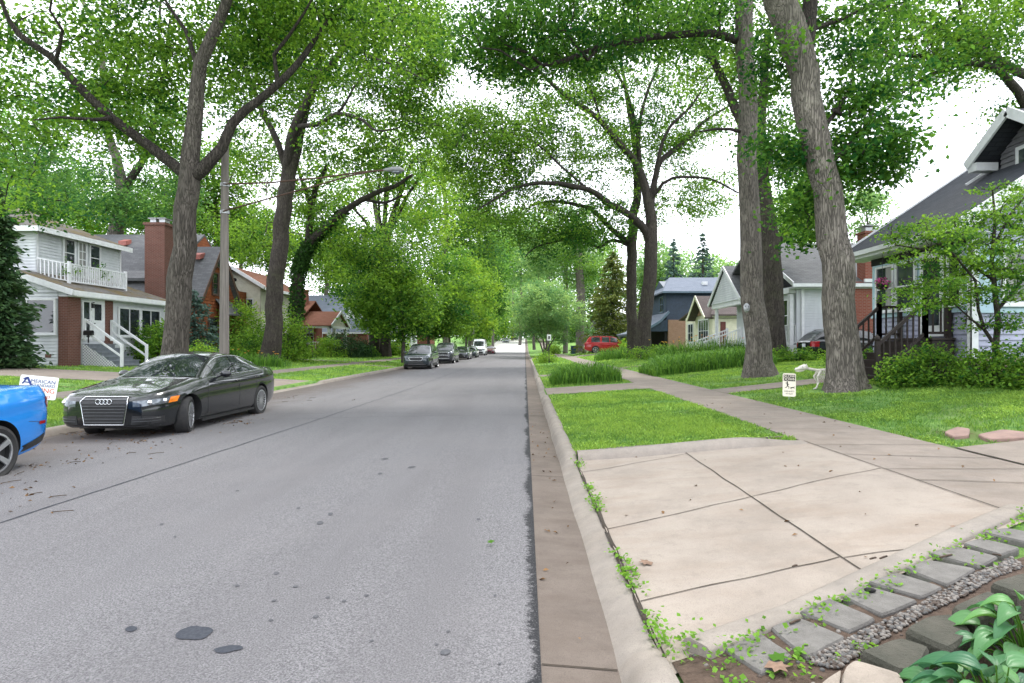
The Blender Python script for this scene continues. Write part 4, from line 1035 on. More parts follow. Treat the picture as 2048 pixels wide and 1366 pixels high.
# willowy little tree on the right
grow('willowy_tree', 'small pale willowy tree with several slim stems by the road', gb(1090, 72),
     [[(1090, 716, 72, .14), (1088, 690, 72, .11), (1078, 640, 72, .08), (1070, 600, 72, .03)], [(1090, 712, 72, .1), (1094, 680, 72, .09), (1110, 640, 72, .06), (1130, 610, 72, .03)], [(1090, 712, 72, .1), (1100, 690, 72, .08), (1126, 650, 72, .06), (1150, 625, 72, .03)], [(1089, 712, 72, .1), (1080, 685, 72, .08), (1050, 650, 72, .05)]],
     [(1105, 622, 72, 62, 46, 3.2, 70), (1130, 655, 71, 50, 34, 3, 34), (1070, 610, 72, 46, 46, 3, 34), (1085, 580, 72, 40, 30, 2.4, 20), (1060, 655, 72, 34, 26, 2.4, 18)], L_MINT, BARK_FAR, .27, 60, .6, 'small ornamental trees', gaps=False)
grow('willowy_tree', 'second pale little tree farther along the right kerb', gb(1070, 105), [[(1068, 700, 105, .3), (1066, 660, 105, .2), (1064, 620, 105, .1)]], [(1060, 620, 105, 46, 50, 4, 40), (1090, 640, 105, 40, 30, 3, 20)], L_MINT, BARK_FAR, .36, 55, .9, 'small ornamental trees', gaps=False)
grow('street_tree', 'thick pale trunk behind the willowy tree, left of the red car', gb(1163, 84), [[(1163, 722, 84, .95), (1163, 690, 84, .8), (1162, 640, 84, .76), (1160, 560, 84, .6), (1155, 480, 84, .4)]], [(1160, 520, 84, 60, 60, 4, 30), (1185, 610, 84, 30, 30, 3, 10)], L_OAK, BARK_PALE, .36, 52, 1.1)
# understory tree before the blue house
grow('dogwood_tree', 'slender small tree with layered leaves in front of the blue house', gb(1990, 12.6),
     [[(1990, 735, 12.6, .075), (1991, 690, 12.6, .062), (1995, 640, 12.6, .055), (1990, 600, 12.6, .05), (1985, 520, 12.6, .04), (1990, 440, 12.6, .03), (1985, 380, 12.6, .015)],
      [(1990, 690, 12.6, .04), (1970, 660, 12.5, .034), (1957, 620, 12.4, .03), (1950, 560, 12.2, .025), (1900, 500, 12, .018), (1840, 470, 11.8, .01)], [(1992, 620, 12.6, .04), (2020, 590, 12.5, .03), (2060, 540, 12.4, .02)],
      [(1988, 560, 12.6, .035), (1930, 520, 12.4, .03), (1860, 500, 12.2, .022), (1790, 490, 12, .012)], [(1985, 500, 12.6, .03), (2020, 430, 12.6, .025), (2060, 380, 12.6, .015)], [(1970, 660, 12.5, .03), (1945, 640, 12.3, .02), (1900, 600, 12.1, .012)]],
     [(1900, 500, 12.2, 130, 46, .9, 46), (1990, 430, 12.6, 90, 60, .9, 36), (1950, 570, 12.4, 110, 50, .9, 42), (1850, 590, 12, 80, 40, .7, 24), (2040, 500, 12.6, 60, 90, .9, 32), (1830, 460, 11.9, 80, 26, .6, 14), (1990, 640, 12.4, 70, 22, .6, 10)], L_OAK, BARK_DARK, .075, 40, .18, 'small ornamental trees', gaps=False, flat=.35, dens=1.2)


# ---------------------------------------------------------------- conifers and shrubs
def conifer(name, label, base, h, rad, leaf, size, tiers=24, nb=14, droop=.25, bare=.08, group='conifers', power=.8, cat='tree', den=11):
    r = thing(name, label, cat, base, 0, group); b = Vector(base); wd = MB(); C = []; D = []; T = []
    wd.tube([b - Vector((0, 0, .1)), b + Vector((0, 0, h * .5)), b + Vector((0, 0, h))], [h * .018 + .04, h * .012 + .02, .012], 7)
    for i in range(tiers):
        t = bare + (1 - bare) * i / tiers; R = rad * (1 - t) ** power * random.uniform(.85, 1.12) + .05
        for kk in range(max(4, int(nb * (1 - t * .6)))):
            a = random.uniform(0, 6.283); L = R * random.uniform(.7, 1.1); d = Vector((math.cos(a), math.sin(a), 0)); z0 = t * h + random.uniform(-.5, .5) * h / tiers
            o = b + Vector((0, 0, z0)); tp = o + d * L + Vector((0, 0, -droop * L + .25 * L * t)); wd.tube([o, tp], [.02, .005], 3, False); tt = random.gauss(.45, .2)
            m = int(den * (.5 + L / max(rad, .1)))
            for j in range(m):
                s = random.random() ** .6; p = lerp(o, tp, s) + Vector((random.gauss(0, .09), random.gauss(0, .09), random.gauss(0, .05))) * (L + .4)
                C.append(tuple(p)); D.append((d.x, d.y, -.25)); T.append(tt + random.gauss(0, .12) + .15 * (s - .5))
    part('trunk', wd, BARK_DARK, r)
    C = np.array(C); D = unit(np.array(D) + RNG.normal(0, .35, C.shape)); n = len(C)
    nr = unit(np.cross(D, RNG.normal(size=(n, 3))) + np.array([0, 0, .4])); w = unit(np.cross(nr, D)); s = (size * RNG.uniform(.6, 1.3, n))[:, None]
    V = np.stack([C - D * s * .5, C + w * s * .2, C + D * s * .5, C - w * s * .2], 1) - np.array(base)
    quads('crown', V, 4, [leaf], np.clip(np.array(T), 0, 1), r); return r


def shrub(name, label, c, rx, ry, rz, leaf, size, n, group='shrubs', cat='shrub', per=26, sp=.16):
    """c: base point; foliage clumps over a lumpy dome, on stems"""
    r = thing(name, label, cat, c, 0, group); b = Vector(c); st = MB(); K = []
    for _ in range(n):
        q = Vector((random.gauss(0, 1), random.gauss(0, 1), abs(random.gauss(0, 1)) * .9 + .05)).normalized() * random.random() ** .3
        q *= 1 + .28 * noise.noise(q * 1.9 + b)
        p = b + Vector((q.x * rx, q.y * ry, max(.05, q.z * rz))); K.append(tuple(p))
        if random.random() < .5: st.tube([b + Vector((q.x * rx * .15, q.y * ry * .15, 0)), lerp(b, p, .6) + Vector((0, 0, .1 * rz)), p], [.012 + .008 * rz, .01, .004], 4, False)
    part('stems', st, BARK_DARK, r)
    K = np.array(K); idx = np.repeat(np.arange(n), per); C = K[idx] + RNG.normal(0, sp, (len(idx), 3)); C[:, 2] = np.maximum(C[:, 2], b.z + .02)
    t = np.clip((.42 + RNG.normal(0, .2, n))[idx] + RNG.normal(0, .18, len(idx)), 0, 1)
    quads('foliage', leaf_quads(C, size, .6, .5, .12) - np.array(c), 4, [leaf], t, r); return r


g3 = lambda X, Y: (X, Y, zg(X, Y))
conifer('arborvitae', 'dense dark arborvitae at the left picture edge before the white house', g3(-20.9, 23.3), 7.2, 1.45, L_CONE, .26, 46, 26, .05, .01, power=.55, den=16)
conifer('blue_spruce', 'small blue spruce between the big oak and the lamp pole', g3(-19.0, 34.2), 4.2, 2.0, L_SPRUCE, .22, 17, 20, .2, .05, den=16)
conifer('golden_conifer', 'broad golden-tipped conifer behind the red car', g3(11.2, 76), 12.8, 4.6, L_GOLD, .5, 36, 24, .12, .01, power=.72, den=14)
conifer('spruce', 'distant dark spruce, the left one of the two', g3(27, 108), 20, 4.6, L_SPRUCE, .75, 26, 16, .25, .1)
conifer('spruce', 'distant dark spruce above the navy house, the right one of the two', g3(27.5, 92), 18, 4.6, L_SPRUCE, .7, 26, 16, .25, .1)
conifer('dwarf_conifer', 'rounded dark cone shrub before the red-roofed porch', g3(-18.2, 47.5), 2.5, 1.35, L_CONE, .17, 20, 22, .1, .0, power=.5, cat='shrub', den=14)
shrub('rhododendron', 'large rounded evergreen bush beside the white house steps', g3(-18.9, 30.9), 1.25, 1.5, 2.35, L_OAK, .15, 210)
shrub('shrub', 'low golden green bush right of the big oak', g3(-15.2, 28.2), .75, .9, 1.25, L_YEL, .11, 90)
shrub('shrub', 'small green bush under the blue spruce', g3(-17.5, 36.5), 1.2, 1.2, 1.2, L_OAK, .13, 80)
shrub('tall_shrub', 'tall bright green shrub between the lamp pole and the second oak', g3(-19.4, 40.2), 2.3, 2.3, 4.3, L_YEL, .18, 260, sp=.26)
shrub('tall_shrub', 'dark green undergrowth below the tall bright shrub', g3(-17.4, 38), 1.8, 1.5, 2.2, L_OAK, .16, 130, sp=.2)
shrub('tall_shrub', 'bright green shrub just right of the second oak', g3(-16.3, 40.3), 1.9, 1.6, 3.5, L_YEL, .18, 210, sp=.24)
shrub('shrub', 'low yellow-green bush before the porch balusters', g3(-17.2, 52), 1.5, 1.5, 1.9, L_YEL, .16, 100)
shrub('shrub', 'wide dark spreading bush near the second driveway', g3(-16.6, 54.5), 2.6, 2.2, 2.3, L_CONE, .17, 200, sp=.2)
shrub('shrub', 'low dark ground bush left of the pair of trunks', g3(-15.6, 58), 1.4, 1.2, 1.1, L_DEEP, .17, 70)
shrub('shrub', 'bright bush behind the silver car', g3(-19.5, 82), 3.2, 2, 3.2, L_YEL, .27, 120, sp=.35)
shrub('shrub', 'bright bush behind the first young maple', g3(-14.5, 66), 1.8, 1.4, 2.1, L_YEL, .24, 80, sp=.3)
for X, Y, rx, rz, lab in ((8.65, 13.5, .55, .8, 'leafy bush beside the brown steps'), (9.1, 13.2, .7, 1.0, 'second leafy bush from the brown steps'), (9.6, 12.3, .7, .9, 'third leafy bush from the brown steps'), (10.0, 11.4, .7, .95, 'leafy bush under the slender small tree'), (10.2, 10.6, .65, .85, 'leafy bush at the right picture edge')):
    shrub('shrub', lab, g3(X, Y), rx, .55, rz, L_OAK, .085, 120, 'bushes before the blue house', per=22, sp=.1)
shrub('shrub', 'low bright bush at the right kerb near the sign post', g3(1.7, 48), .9, 1.2, .75, L_YEL, .13, 60)
shrub('shrub', 'rounded bright bush behind the red car on the right', g3(4.0, 84), 1.2, 1.2, 1.4, L_YEL, .22, 50, sp=.25)
shrub('shrub', 'yellow-green bush in front of the red car', g3(10.2, 58), 1.2, 1., 1.4, L_YEL, .18, 70, sp=.2)
shrub('shrub', 'green ground plants at the foot of the white siding house', g3(12.0, 26.4), 1.7, .9, .55, L_OAK, .11, 120, sp=.12)
shrub('shrub', 'fern-like plants behind the leaning trunk', g3(10.6, 19.3), .9, .8, .7, L_OAK, .10, 80, sp=.12)
shrub('shrub', 'low leafy plants at the foot of the arching oak', g3(8.9, 40), 2.2, 1.2, .8, L_YEL, .13, 110, sp=.15)


LPET = M('lily_petal', (.75, .48, .06), (.7, .2, .05), 1.6, .6)


def lily(name, label, x0, x1, y0, y1, n, h, flowers=0):
    c = g3((x0 + x1) / 2, (y0 + y1) / 2); r = thing(name, label, 'plant', c, 0, 'daylily beds'); S_ = 6
    a = RNG.uniform(0, 6.283, n); X = RNG.uniform(x0, x1, n); Y = RNG.uniform(y0, y1, n); Z = np.array([zg(x, y) for x, y in zip(X, Y)])
    ex = np.minimum(1, 3.2 * np.minimum(np.minimum(X - x0, x1 - X) / (x1 - x0), np.minimum(Y - y0, y1 - Y) / (y1 - y0)) + .55)
    hh = h * RNG.uniform(.7, 1.15, n) * ex; out = hh * RNG.uniform(.45, 1.35, n); w = RNG.uniform(.012, .024, n) * (1 + y0 / 60); t = np.clip(RNG.normal(.45, .25, n), 0, 1)
    d = np.stack([np.cos(a), np.sin(a), 0 * a], 1); s = np.stack([-np.sin(a), np.cos(a), 0 * a], 1); B = np.stack([X, Y, Z], 1) - np.array(c); V = []; T = []
    def pt(q): return B + d * (out * q ** 1.6)[:, None] + np.stack([0 * a, 0 * a, hh * (1.75 * q - 1.05 * q ** 2.6) * (1.2 + .25 * np.sin(a * 7))], 1)
    for i in range(S_):
        q0, q1 = i / S_, (i + 1) / S_; w0 = (w * (1 - q0 ** 3) * .5)[:, None]; w1 = (w * (1 - q1 ** 3) * .5 + .001)[:, None]
        V.append(np.stack([pt(q0) - s * w0, pt(q0) + s * w0, pt(q1) + s * w1, pt(q1) - s * w1], 1)); T.append(np.clip(t + .15 * (q0 - .3), 0, 1))
    quads('foliage', np.concatenate(V), 4, [L_LILY], np.concatenate(T), r)
    if flowers:
        LP_ = LPET
        for _ in range(flowers):
            st = MB(); fl = MB()
            x, y = random.uniform(x0, x1), random.uniform(y0, y1); z = zg(x, y); q = h * random.uniform(1.1, 1.45); st.tube([(x, y, z), (x + random.gauss(0, .05), y, z + q)], .006, 4, False)
            for j in range(5): aa = j * 1.257; petal_leaf(fl, (x, y, z + q), (math.cos(aa), math.sin(aa), .5), .09, .045, .05, .03, 3)
            q = part('flower', fl, LP_, r); part('stalk', st, L_LILY, q)


lily('daylily_clump', 'daylily clump between the kerb and the sidewalk', .95, 3.5, 21.2, 23.8, 1700, .6)
lily('daylily_clump', 'long dense daylily bed right of the sidewalk before the straight trunk', 5.3, 10.4, 24.4, 28.0, 4200, .65)
lily('daylily_clump', 'yellow-flowering daylilies behind the dense bed', 7.5, 13.0, 33, 36, 1300, .95, 26)
lily('daylily_clump', 'flowering daylilies at the foot of the second oak', -16.6, -13.4, 33.0, 34.2, 420, .6, 10)
lily('daylily_clump', 'thin daylilies along the red car drive', 5.6, 9.5, 46, 49, 700, .8)
# ================================================================ HOUSES
def fpt(face, pl, a, d, z):
    if face == '+X': return Vector((pl + d, a, z))
    if face == '-X': return Vector((pl - d, a, z))
    if face == '-Y': return Vector((a, pl - d, z))
    return Vector((a, pl + d, z))


def fbox(mb, face, pl, a0, a1, d0, d1, z0, z1, mi=0):
    p = fpt(face, pl, a0, d0, z0); q = fpt(face, pl, a1, d1, z1); mb.box(p.x, q.x, p.y, q.y, p.z, q.z, mi)


def siding(mb, face, pl, z0, z1, ext, step=.14, th=.042):
    """lapped boards; ext(z) gives the two ends of the wall at a height"""
    n = int(math.ceil((z1 - z0) / step))
    for i in range(n):
        za = z0 + i * step; zb = min(z1, za + step)
        a0, a1 = ext(za); b0, b1 = ext(zb - .001)
        if a1 - a0 < .02: continue
        p = [fpt(face, pl, a0, th, za), fpt(face, pl, a1, th, za), fpt(face, pl, max(b1, b0), .003, zb), fpt(face, pl, min(b0, b1), .003, zb)]
        q = [fpt(face, pl, a0, .003, za), fpt(face, pl, a1, .003, za), p[1], p[0]]
        if face in ('-X', '+Y'): p = p[::-1]; q = q[::-1]
        if face in ('+X', '-Y'): pass
        mb.poly(p); mb.poly(q)


def window(par, face, pl, a0, a1, z0, z1, fm, gm=None, cols=1, rows=2, t=.07, mull=.04, sill=True, name='window', proud=.095, curtain=None):
    mb = MB(); d0, d1 = .028, proud
    fbox(mb, face, pl, a0 - t, a0, d0, d1, z0 - t, z1 + t); fbox(mb, face, pl, a1, a1 + t, d0, d1, z0 - t, z1 + t)
    fbox(mb, face, pl, a0, a1, d0, d1, z1, z1 + t); fbox(mb, face, pl, a0, a1, d0, d1, z0 - t, z0)
    for i in range(1, cols):
        a = lerp(a0, a1, i / cols); fbox(mb, face, pl, a - mull / 2, a + mull / 2, d0, d1 - .014, z0, z1)
    for j in range(1, rows):
        z = lerp(z0, z1, j / rows)
        for i in range(cols): fbox(mb, face, pl, lerp(a0, a1, i / cols) + (mull / 2 if i else 0), lerp(a0, a1, (i + 1) / cols) - (mull / 2 if i < cols - 1 else 0), d0, d1 - .015, z - mull / 2, z + mull / 2)
    if sill: fbox(mb, face, pl, a0 - t - .03, a1 + t + .03, d0, d1 + .04, z0 - t - .04, z0 - t - .002)
    w = part(name, mb, fm, par); g = MB(); fbox(g, face, pl, a0, a1, .004, .055, z0, z1); part('pane', g, gm or GLASS, w)
    if curtain:
        c = MB(); fbox(c, face, pl, a0 + .01, lerp(a0, a1, curtain), .056, .059, z0 + .01, z1 - .01); part('curtain', c, CURTAIN, w)
    return w


def roof_slab(mb, pts, th=.14): mb.prism([Vector(p) for p in pts], (0, 0, -th))


def fascia(mb, p, q, h=.2, w=.05): mb.beam(Vector(p) - Vector((0, 0, h * .35)), Vector(q) - Vector((0, 0, h * .35)), w, h)


def rails(mb, p, q, h, n, post=.0, bal=.03, rail=.06, low=.12):
    """a sloped or level railing between two foot points"""
    p = Vector(p); q = Vector(q); Z = Vector((0, 0, 1))
    mb.beam(p + Z * h, q + Z * h, rail, rail * .8); mb.beam(p + Z * low, q + Z * low, rail * .8, rail * .7)
    for i in range(1, n): a = lerp(p, q, i / n); mb.beam(a + Z * low, a + Z * h, bal, bal)
    if post:
        for a in (p, q): mb.beam(a, a + Z * (h + .1), post, post)


def stairs(mb, a0, a1, face, pl, z0, z1, n, run):
    for i in range(n):
        fbox(mb, face, pl, a0, a1, run * i / n, run * (i + 1) / n - .002, z0 - .3, lerp(z1, z0, (i + 1) / (n)) + (z1 - z0) / n * .0 + .0)
        z = lerp(z1, z0, (i + 1) / n); fbox(mb, face, pl, a0 - .03, a1 + .03, run * i / n - .002, run * (i + 1) / n + .03, z + .002, z + .045)


def house(name, label, c): return thing(name, label, 'house', c)


def text(txt, size, face, pl, a, d, z, mat, par, name='lettering', ext=.003, shear=0, Mx=None, align='CENTER', sx=1.):
    cu = bpy.data.curves.new('t', 'FONT'); cu.body = txt; cu.size = size; cu.align_x = align; cu.align_y = 'CENTER'; cu.extrude = ext; cu.shear = shear
    ob = bpy.data.objects.new('t', cu); COL.objects.link(ob); dg = bpy.context.evaluated_depsgraph_get(); dg.update()
    me = bpy.data.meshes.new_from_object(ob.evaluated_get(dg)); bpy.data.objects.remove(ob)
    if Mx is None:
        base = Matrix.Rotation(math.radians(90), 4, 'X')
        rot = {'-Y': 0, '+X': 90, '-X': -90, '+Y': 180}[face]
        Mx = Matrix.Translation(fpt(face, pl, a, d, z)) @ Matrix.Rotation(math.radians(rot), 4, 'Z') @ base
    me.transform(WM[par].inverted() @ Mx @ Matrix.Scale(sx, 4, (1, 0, 0))); me.materials.clear(); me.materials.append(mat); me.name = name
    return link(name, me, par)


# ---- white house with the balcony and 714 on the left
hz = .55
h1 = house('balcony_house', 'white siding house numbered 714 with brick porch piers and a mossy roof', (-20, 29.5, .66))
PX = -20.0; mb = MB()
mb.box(-31.9, PX - .02, 26.02, 33.0, hz, 3.96)
siding(mb, '+X', PX - .02, .65, 3.9, lambda z: (28.85, 33.0)); siding(mb, '-Y', 26.02, .65, 3.9, lambda z: (-31.9, PX - .42))
siding(mb, '-Y', 26.02, 3.9, 4.9, lambda z: (-31.9, lerp(PX, PX - 2.7, (z - 3.9) / .95)))
mb.box(-31.9, -22.52, 27.42, 33.0, 3.9, 7.0)
mb.prism([(PX - .05, 26.03, 3.9), (-22.6, 26.03, 4.75), (-31.9, 26.03, 4.75), (-31.9, 26.03, 3.9)], (0, 6.9, 0))
siding(mb, '+X', -22.52, 4.5, 7.0, lambda z: (27.42, 33.0)); siding(mb, '-Y', 27.42, 4.5, 7.0, lambda z: (-31.9, -22.52))
part('wall', mb, SIDING_W, h1)
mb = MB(); roof_slab(mb, [(-19.55, 25.75, 3.98), (-19.55, 33.3, 3.98), (-22.55, 33.3, 4.98), (-22.55, 25.75, 4.98)], .1)
roof_slab(mb, [(-22.5, 25.75, 4.96), (-22.5, 27.4, 4.96), (-32, 27.4, 5.5), (-32, 25.75, 4.96)], .1)
part('porch_roof', mb, MOSSROOF, h1)
mb = MB(); E = [(-22.1, 27.0, 7.02), (-22.1, 33.4, 7.02), (-32.2, 33.4, 7.02), (-32.2, 27.0, 7.02)]; R0, R1 = (-26, 29.8, 8.62), (-26, 31.0, 8.62)
mb.add(E + [R0, R1] + [Vector(e) - Vector((0, 0, .1)) for e in E], [(0, 1, 5, 4), (1, 2, 5), (2, 3, 4, 5), (3, 0, 4), (6, 9, 8, 7), (0, 6, 7, 1), (1, 7, 8, 2), (2, 8, 9, 3), (3, 9, 6, 0)])
part('roof', mb, MOSSROOF, h1)
mb = MB()
fascia(mb, (-22.06, 27.0, 6.98), (-22.06, 33.42, 6.98), .24); fascia(mb, (-22.06, 26.97, 6.98), (-32.2, 26.97, 6.98), .24)
fascia(mb, (-19.5, 25.72, 3.94), (-19.5, 33.3, 3.94), .22); mb.beam((-19.52, 25.7, 3.86), (-22.55, 25.7, 4.86), .05, .24); mb.beam((-22.5, 33.04, 4.5), (-22.5, 33.04, 7), .09, .1)
fbox(mb, '+X', -22.52, 27.40, 27.5, .024, .05, 4.6, 6.9); fbox(mb, '+X', PX - .02, 32.92, 33.03, .024, .05, .65, 3.8); mb.box(PX - .3, -19.5, 25.9, 33.2, 3.72, 3.76)
part('white_trim', mb, WHITE, h1)
for a0, a1 in ((26.0, 26.75), (28.3, 28.85)):
    mb = MB(); fbox(mb, '+X', PX, a0, a1, -.4, .03, .5, 3.74); part('brick_pier', mb, BRICK, h1)
window(h1, '+X', PX, 26.85, 27.25, 1.95, 3.55, WHITE, cols=1, rows=2, t=.05)
window(h1, '+X', PX, 29.25, 30.75, 2.1, 3.4, WHITE, cols=2, rows=1, t=.09, curtain=.0); window(h1, '+X', PX, 30.95, 32.45, 2.1, 3.4, WHITE, cols=2, rows=1, t=.09)
window(h1, '-Y', 26.02, -22.9, -20.55, 2.15, 3.55, WHITE, cols=2, rows=1, t=.09); window(h1, '-Y', 26.02, -25.6, -23.4, 2.15, 3.55, WHITE, cols=2, rows=1, t=.09)
window(h1, '+X', -22.52, 29.0, 29.65, 5.5, 6.75, WHITE, rows=2, t=.1, curtain=.25); window(h1, '+X', -22.52, 30.75, 31.4, 5.5, 6.75, WHITE, rows=2, t=.1)
d = window(h1, '+X', -22.52, 29.95, 30.4, 5.1, 6.75, WHITE, cols=2, rows=4, t=.1, sill=False, name='balcony_door', curtain=.9)
mb = MB(); fbox(mb, '+X', PX, 27.25, 28.3, -.02, .02, 1.8, 3.74); dr = part('front_door', mb, WHITE, h1)
mb = MB(); fbox(mb, '+X', PX, 27.50, 28.1, .02, .05, 1.85, 3.6); sd = part('storm_door', mb, WHITE, dr)
mb = MB(); fbox(mb, '+X', PX, 27.58, 28.02, .05, .058, 2.75, 3.5); part('pane', mb, GLASS, dr)
mb = MB(); mb.ball((PX + .08, 27.56, 2.6), .03, .03, .03, 8); part('door_handle', mb, BLACK, dr)
mb = MB(); mb.box(PX + .03, PX + .16, 27.33, 27.44, 3.3, 3.5); mb.beam((PX + .03, 27.38, 3.52), (PX + .2, 27.38, 3.56), .03, .03); part('porch_lamp', mb, BLACK, h1)
for i, ch in enumerate('714'): text(ch, .27, '+X', PX, 27.36, .03, 3.14 - i * .26, BLACK, h1, 'house_number')
mb = MB(); stairs(mb, 26.9, 28.6, '+X', PX, .66, 1.8, 6, 1.75); part('steps', mb, GREYSTEP, h1)
for y in (26.86, 28.62):
    mb = MB(); Zv = Vector((0, 0, 1)); a = Vector((PX + .12, y, 1.8)); b = Vector((PX + 1.8, y, .62))
    mb.beam(a, a + Zv * 1.0, .09, .09); mb.beam(b, b + Zv * 1.02, .1, .1); mb.beam(a + Zv * .95, b + Zv * .95, .06, .1); mb.beam(a + Zv * .45, b + Zv * .45, .05, .08); part('handrail', mb, WHITE, h1)
mb = MB()
for sg in (1, -1):
    for i in range(-14, 16):
        seg = []
        for j in range(70):
            x = .04 + j * .023; z = .6 + i * .13 + sg * (x - .8)
            if .58 < z < lerp(1.72, .62, x / 1.7): seg.append((x, z))
        if len(seg) > 2: mb.beam((PX + seg[0][0], 26.84 - .006 * sg, seg[0][1]), (PX + seg[-1][0], 26.84 - .006 * sg, seg[-1][1]), .034, .006, (0, 1, 0))
part('lattice', mb, WHITE, h1)
mb = MB(); mb.box(-20.98, -20.86, 27.3, 31.15, 4.5, 4.56)
rails(mb, (-20.92, 27.3, 4.42), (-20.92, 31.15, 4.42), .92, 26, .11, .05); rails(mb, (-20.92, 27.3, 4.42), (-22.4, 27.3, 4.7), .9, 8, 0, .05); rails(mb, (-20.92, 31.15, 4.42), (-22.4, 31.15, 4.7), .9, 8, 0, .05); part('balcony_railing', mb, WHITE, h1)
mb = MB(); fbox(mb, '-Y', 26.02, -20.95, -20.7, .024, .05, 1.05, 1.2); part('foundation_vent', mb, BRICK, h1)
mb = MB(); bx = PX + .35; mb.box(bx - .18, bx + .2, 26.70, 26.86, 2.04, 2.16); mb.grid(lambda s, t: (bx - .18 + .38 * s, 26.78 - .08 * math.cos(math.pi * t), 2.16 + .1 * math.sin(math.pi * t)), 2, 8); mb.box(bx - .02, bx + .02, 26.76, 26.8, 1.7, 2.04)
solo('mailbox', mb, BLACK, 'black mailbox fixed at the top of the white house steps', 'mailbox')
for y, lab in ((27.7, 'leafy plant in a planter at the left end of the balcony'), (29.6, 'leafy plant in a planter near the balcony door')):
    shrub('potted_plant', lab, (-21.15, y, 4.85), .2, .45, .75, L_OAK, .13, 22, 'plants on the balcony', 'plant', 14, .12)

# ---- cedar shingle house with the brick chimney
h2 = house('shingle_house', 'grey-roofed house with a tall brick chimney and a steep cedar shingle gable', (-24, 39, .7))
mb = MB(); mb.box(-36, -22, 37.3, 47, .4, 5.75); mb.box(-27, -20.02, 36.9, 41.0, .4, 4.7)
siding(mb, '+X', -20.02, .6, 4.7, lambda z: (36.9, 41.0), .2, .03)
GA = lambda z: (lerp(36.55, 38.75, (z - 4.5) / 3.35), lerp(41.15, 38.75, (z - 4.5) / 3.35))
mb.prism([(-20.03, 36.7, 4.5), (-20.03, 41.05, 4.5), (-20.03, 38.75, 7.8)], (-6.5, 0, 0)); siding(mb, '+X', -20.02, 4.5, 7.75, GA, .2, .03)
part('wall', mb, SHAKE, h2)
mb = MB(); roof_slab(mb, [(-36.4, 36.85, 5.75), (-22.6, 36.85, 5.75), (-22.6, 42, 9.4), (-36.4, 42, 9.4)], .18); roof_slab(mb, [(-22.6, 47.2, 5.75), (-36.4, 47.2, 5.75), (-36.4, 42, 9.4), (-22.6, 42, 9.4)], .18)
roof_slab(mb, [(-27.5, 36.4, 4.4), (-19.7, 36.4, 4.4), (-19.7, 38.75, 8.0), (-27.5, 38.75, 8.0)], .12); roof_slab(mb, [(-19.7, 41.3, 4.3), (-27.5, 41.3, 4.3), (-27.5, 38.75, 8.0), (-19.7, 38.75, 8.0)], .12)
roof_slab(mb, [(-19.0, 38.2, 3.6), (-19.0, 40.4, 3.6), (-20.0, 40.2, 4.6), (-20.0, 38.4, 4.6)], .08); part('roof', mb, SHINGLE_G, h2)
mb = MB(); mb.prism([(-22.6, 36.9, 5.6), (-22.6, 47.1, 5.6), (-22.6, 42, 9.25)], (-.1, 0, 0)); part('gable_end', mb, SHAKE, h2)
mb = MB(); mb.box(-22.95, -21.75, 35.9, 37.0, .5, 8.85); mb.box(-23.02, -21.68, 35.83, 37.07, 8.85, 9.0); ch = part('chimney', mb, BRICK, h2)
mb = MB(); mb.box(-22.8, -22.45, 36.2, 36.7, 9.0, 9.25); mb.box(-22.25, -21.9, 36.2, 36.7, 9.0, 9.25); mb.box(-22.88, -22.38, 36.1, 36.8, 9.28, 9.32); mb.box(-22.32, -21.82, 36.1, 36.8, 9.28, 9.32); part('chimney_cap', mb, STEEL, ch)
for x, y, z in ((-27.3, 40.6, 8.5), (-25.2, 40.6, 8.5), (-20.9, 38.1, 7.2)):
    mb = MB(); mb.prism([(x - .25, y - .3, z - .15), (x + .25, y - .3, z - .15), (x + .25, y - .3, z + .15), (x - .25, y - .3, z + .15)], (0, .6, .2)); part('roof_vent', mb, M('red_vent', (.3, .1, .08), None, 6, .6), h2)
BR = M('dark_brown_trim', (.09, .05, .035), (.07, .04, .03), 6, .6)
window(h2, '+X', -20.02, 38.05, 38.65, 4.9, 6.2, BR, t=.08); window(h2, '+X', -20.02, 38.85, 39.45, 4.9, 6.2, BR, t=.08); window(h2, '+X', -20.02, 38.6, 38.95, 6.7, 7.2, BR, rows=1, t=.06)
window(h2, '-Y', 37.3, -24.6, -23.6, 4.5, 5.45, BR); window(h2, '+X', -20.02, 37.6, 38.6, 2, 3.3, BR)
mb = MB(); mb.beam((-19.68, 36.35, 4.35), (-19.68, 38.75, 7.98), .04, .2); mb.beam((-19.68, 41.35, 4.25), (-19.68, 38.75, 7.98), .04, .2); part('gable_trim', mb, BR, h2)

# ---- cream house, gable towards the camera
h3 = house('cream_house', 'cream siding house with a brown-red roof and white rake boards', (-23, 50, .7))
mb = MB(); mb.box(-25.6, -20.9, 47.02, 54, .4, 6.3); mb.prism([(-25.8, 47.02, 6.1), (-20.7, 47.02, 6.1), (-22.9, 47.02, 7.5)], (0, 6.9, 0))
siding(mb, '-Y', 47.02, .6, 6.2, lambda z: (-25.6, -20.9)); siding(mb, '-Y', 47.02, 6.2, 7.4, lambda z: (lerp(-25.5, -22.9, (z - 6.2) / 1.25), lerp(-21.0, -22.9, (z - 6.2) / 1.25))); siding(mb, '+X', -20.9, .6, 6.3, lambda z: (47.02, 54)); part('wall', mb, SIDING_CREAM, h3)
mb = MB(); roof_slab(mb, [(-20.3, 46.4, 6.15), (-20.3, 54.4, 6.15), (-22.9, 54.4, 7.75), (-22.9, 46.4, 7.75)], .1); roof_slab(mb, [(-26.2, 54.4, 6.0), (-26.2, 46.4, 6.0), (-22.9, 46.4, 7.75), (-22.9, 54.4, 7.75)], .1); part('roof', mb, SHINGLE_R, h3)
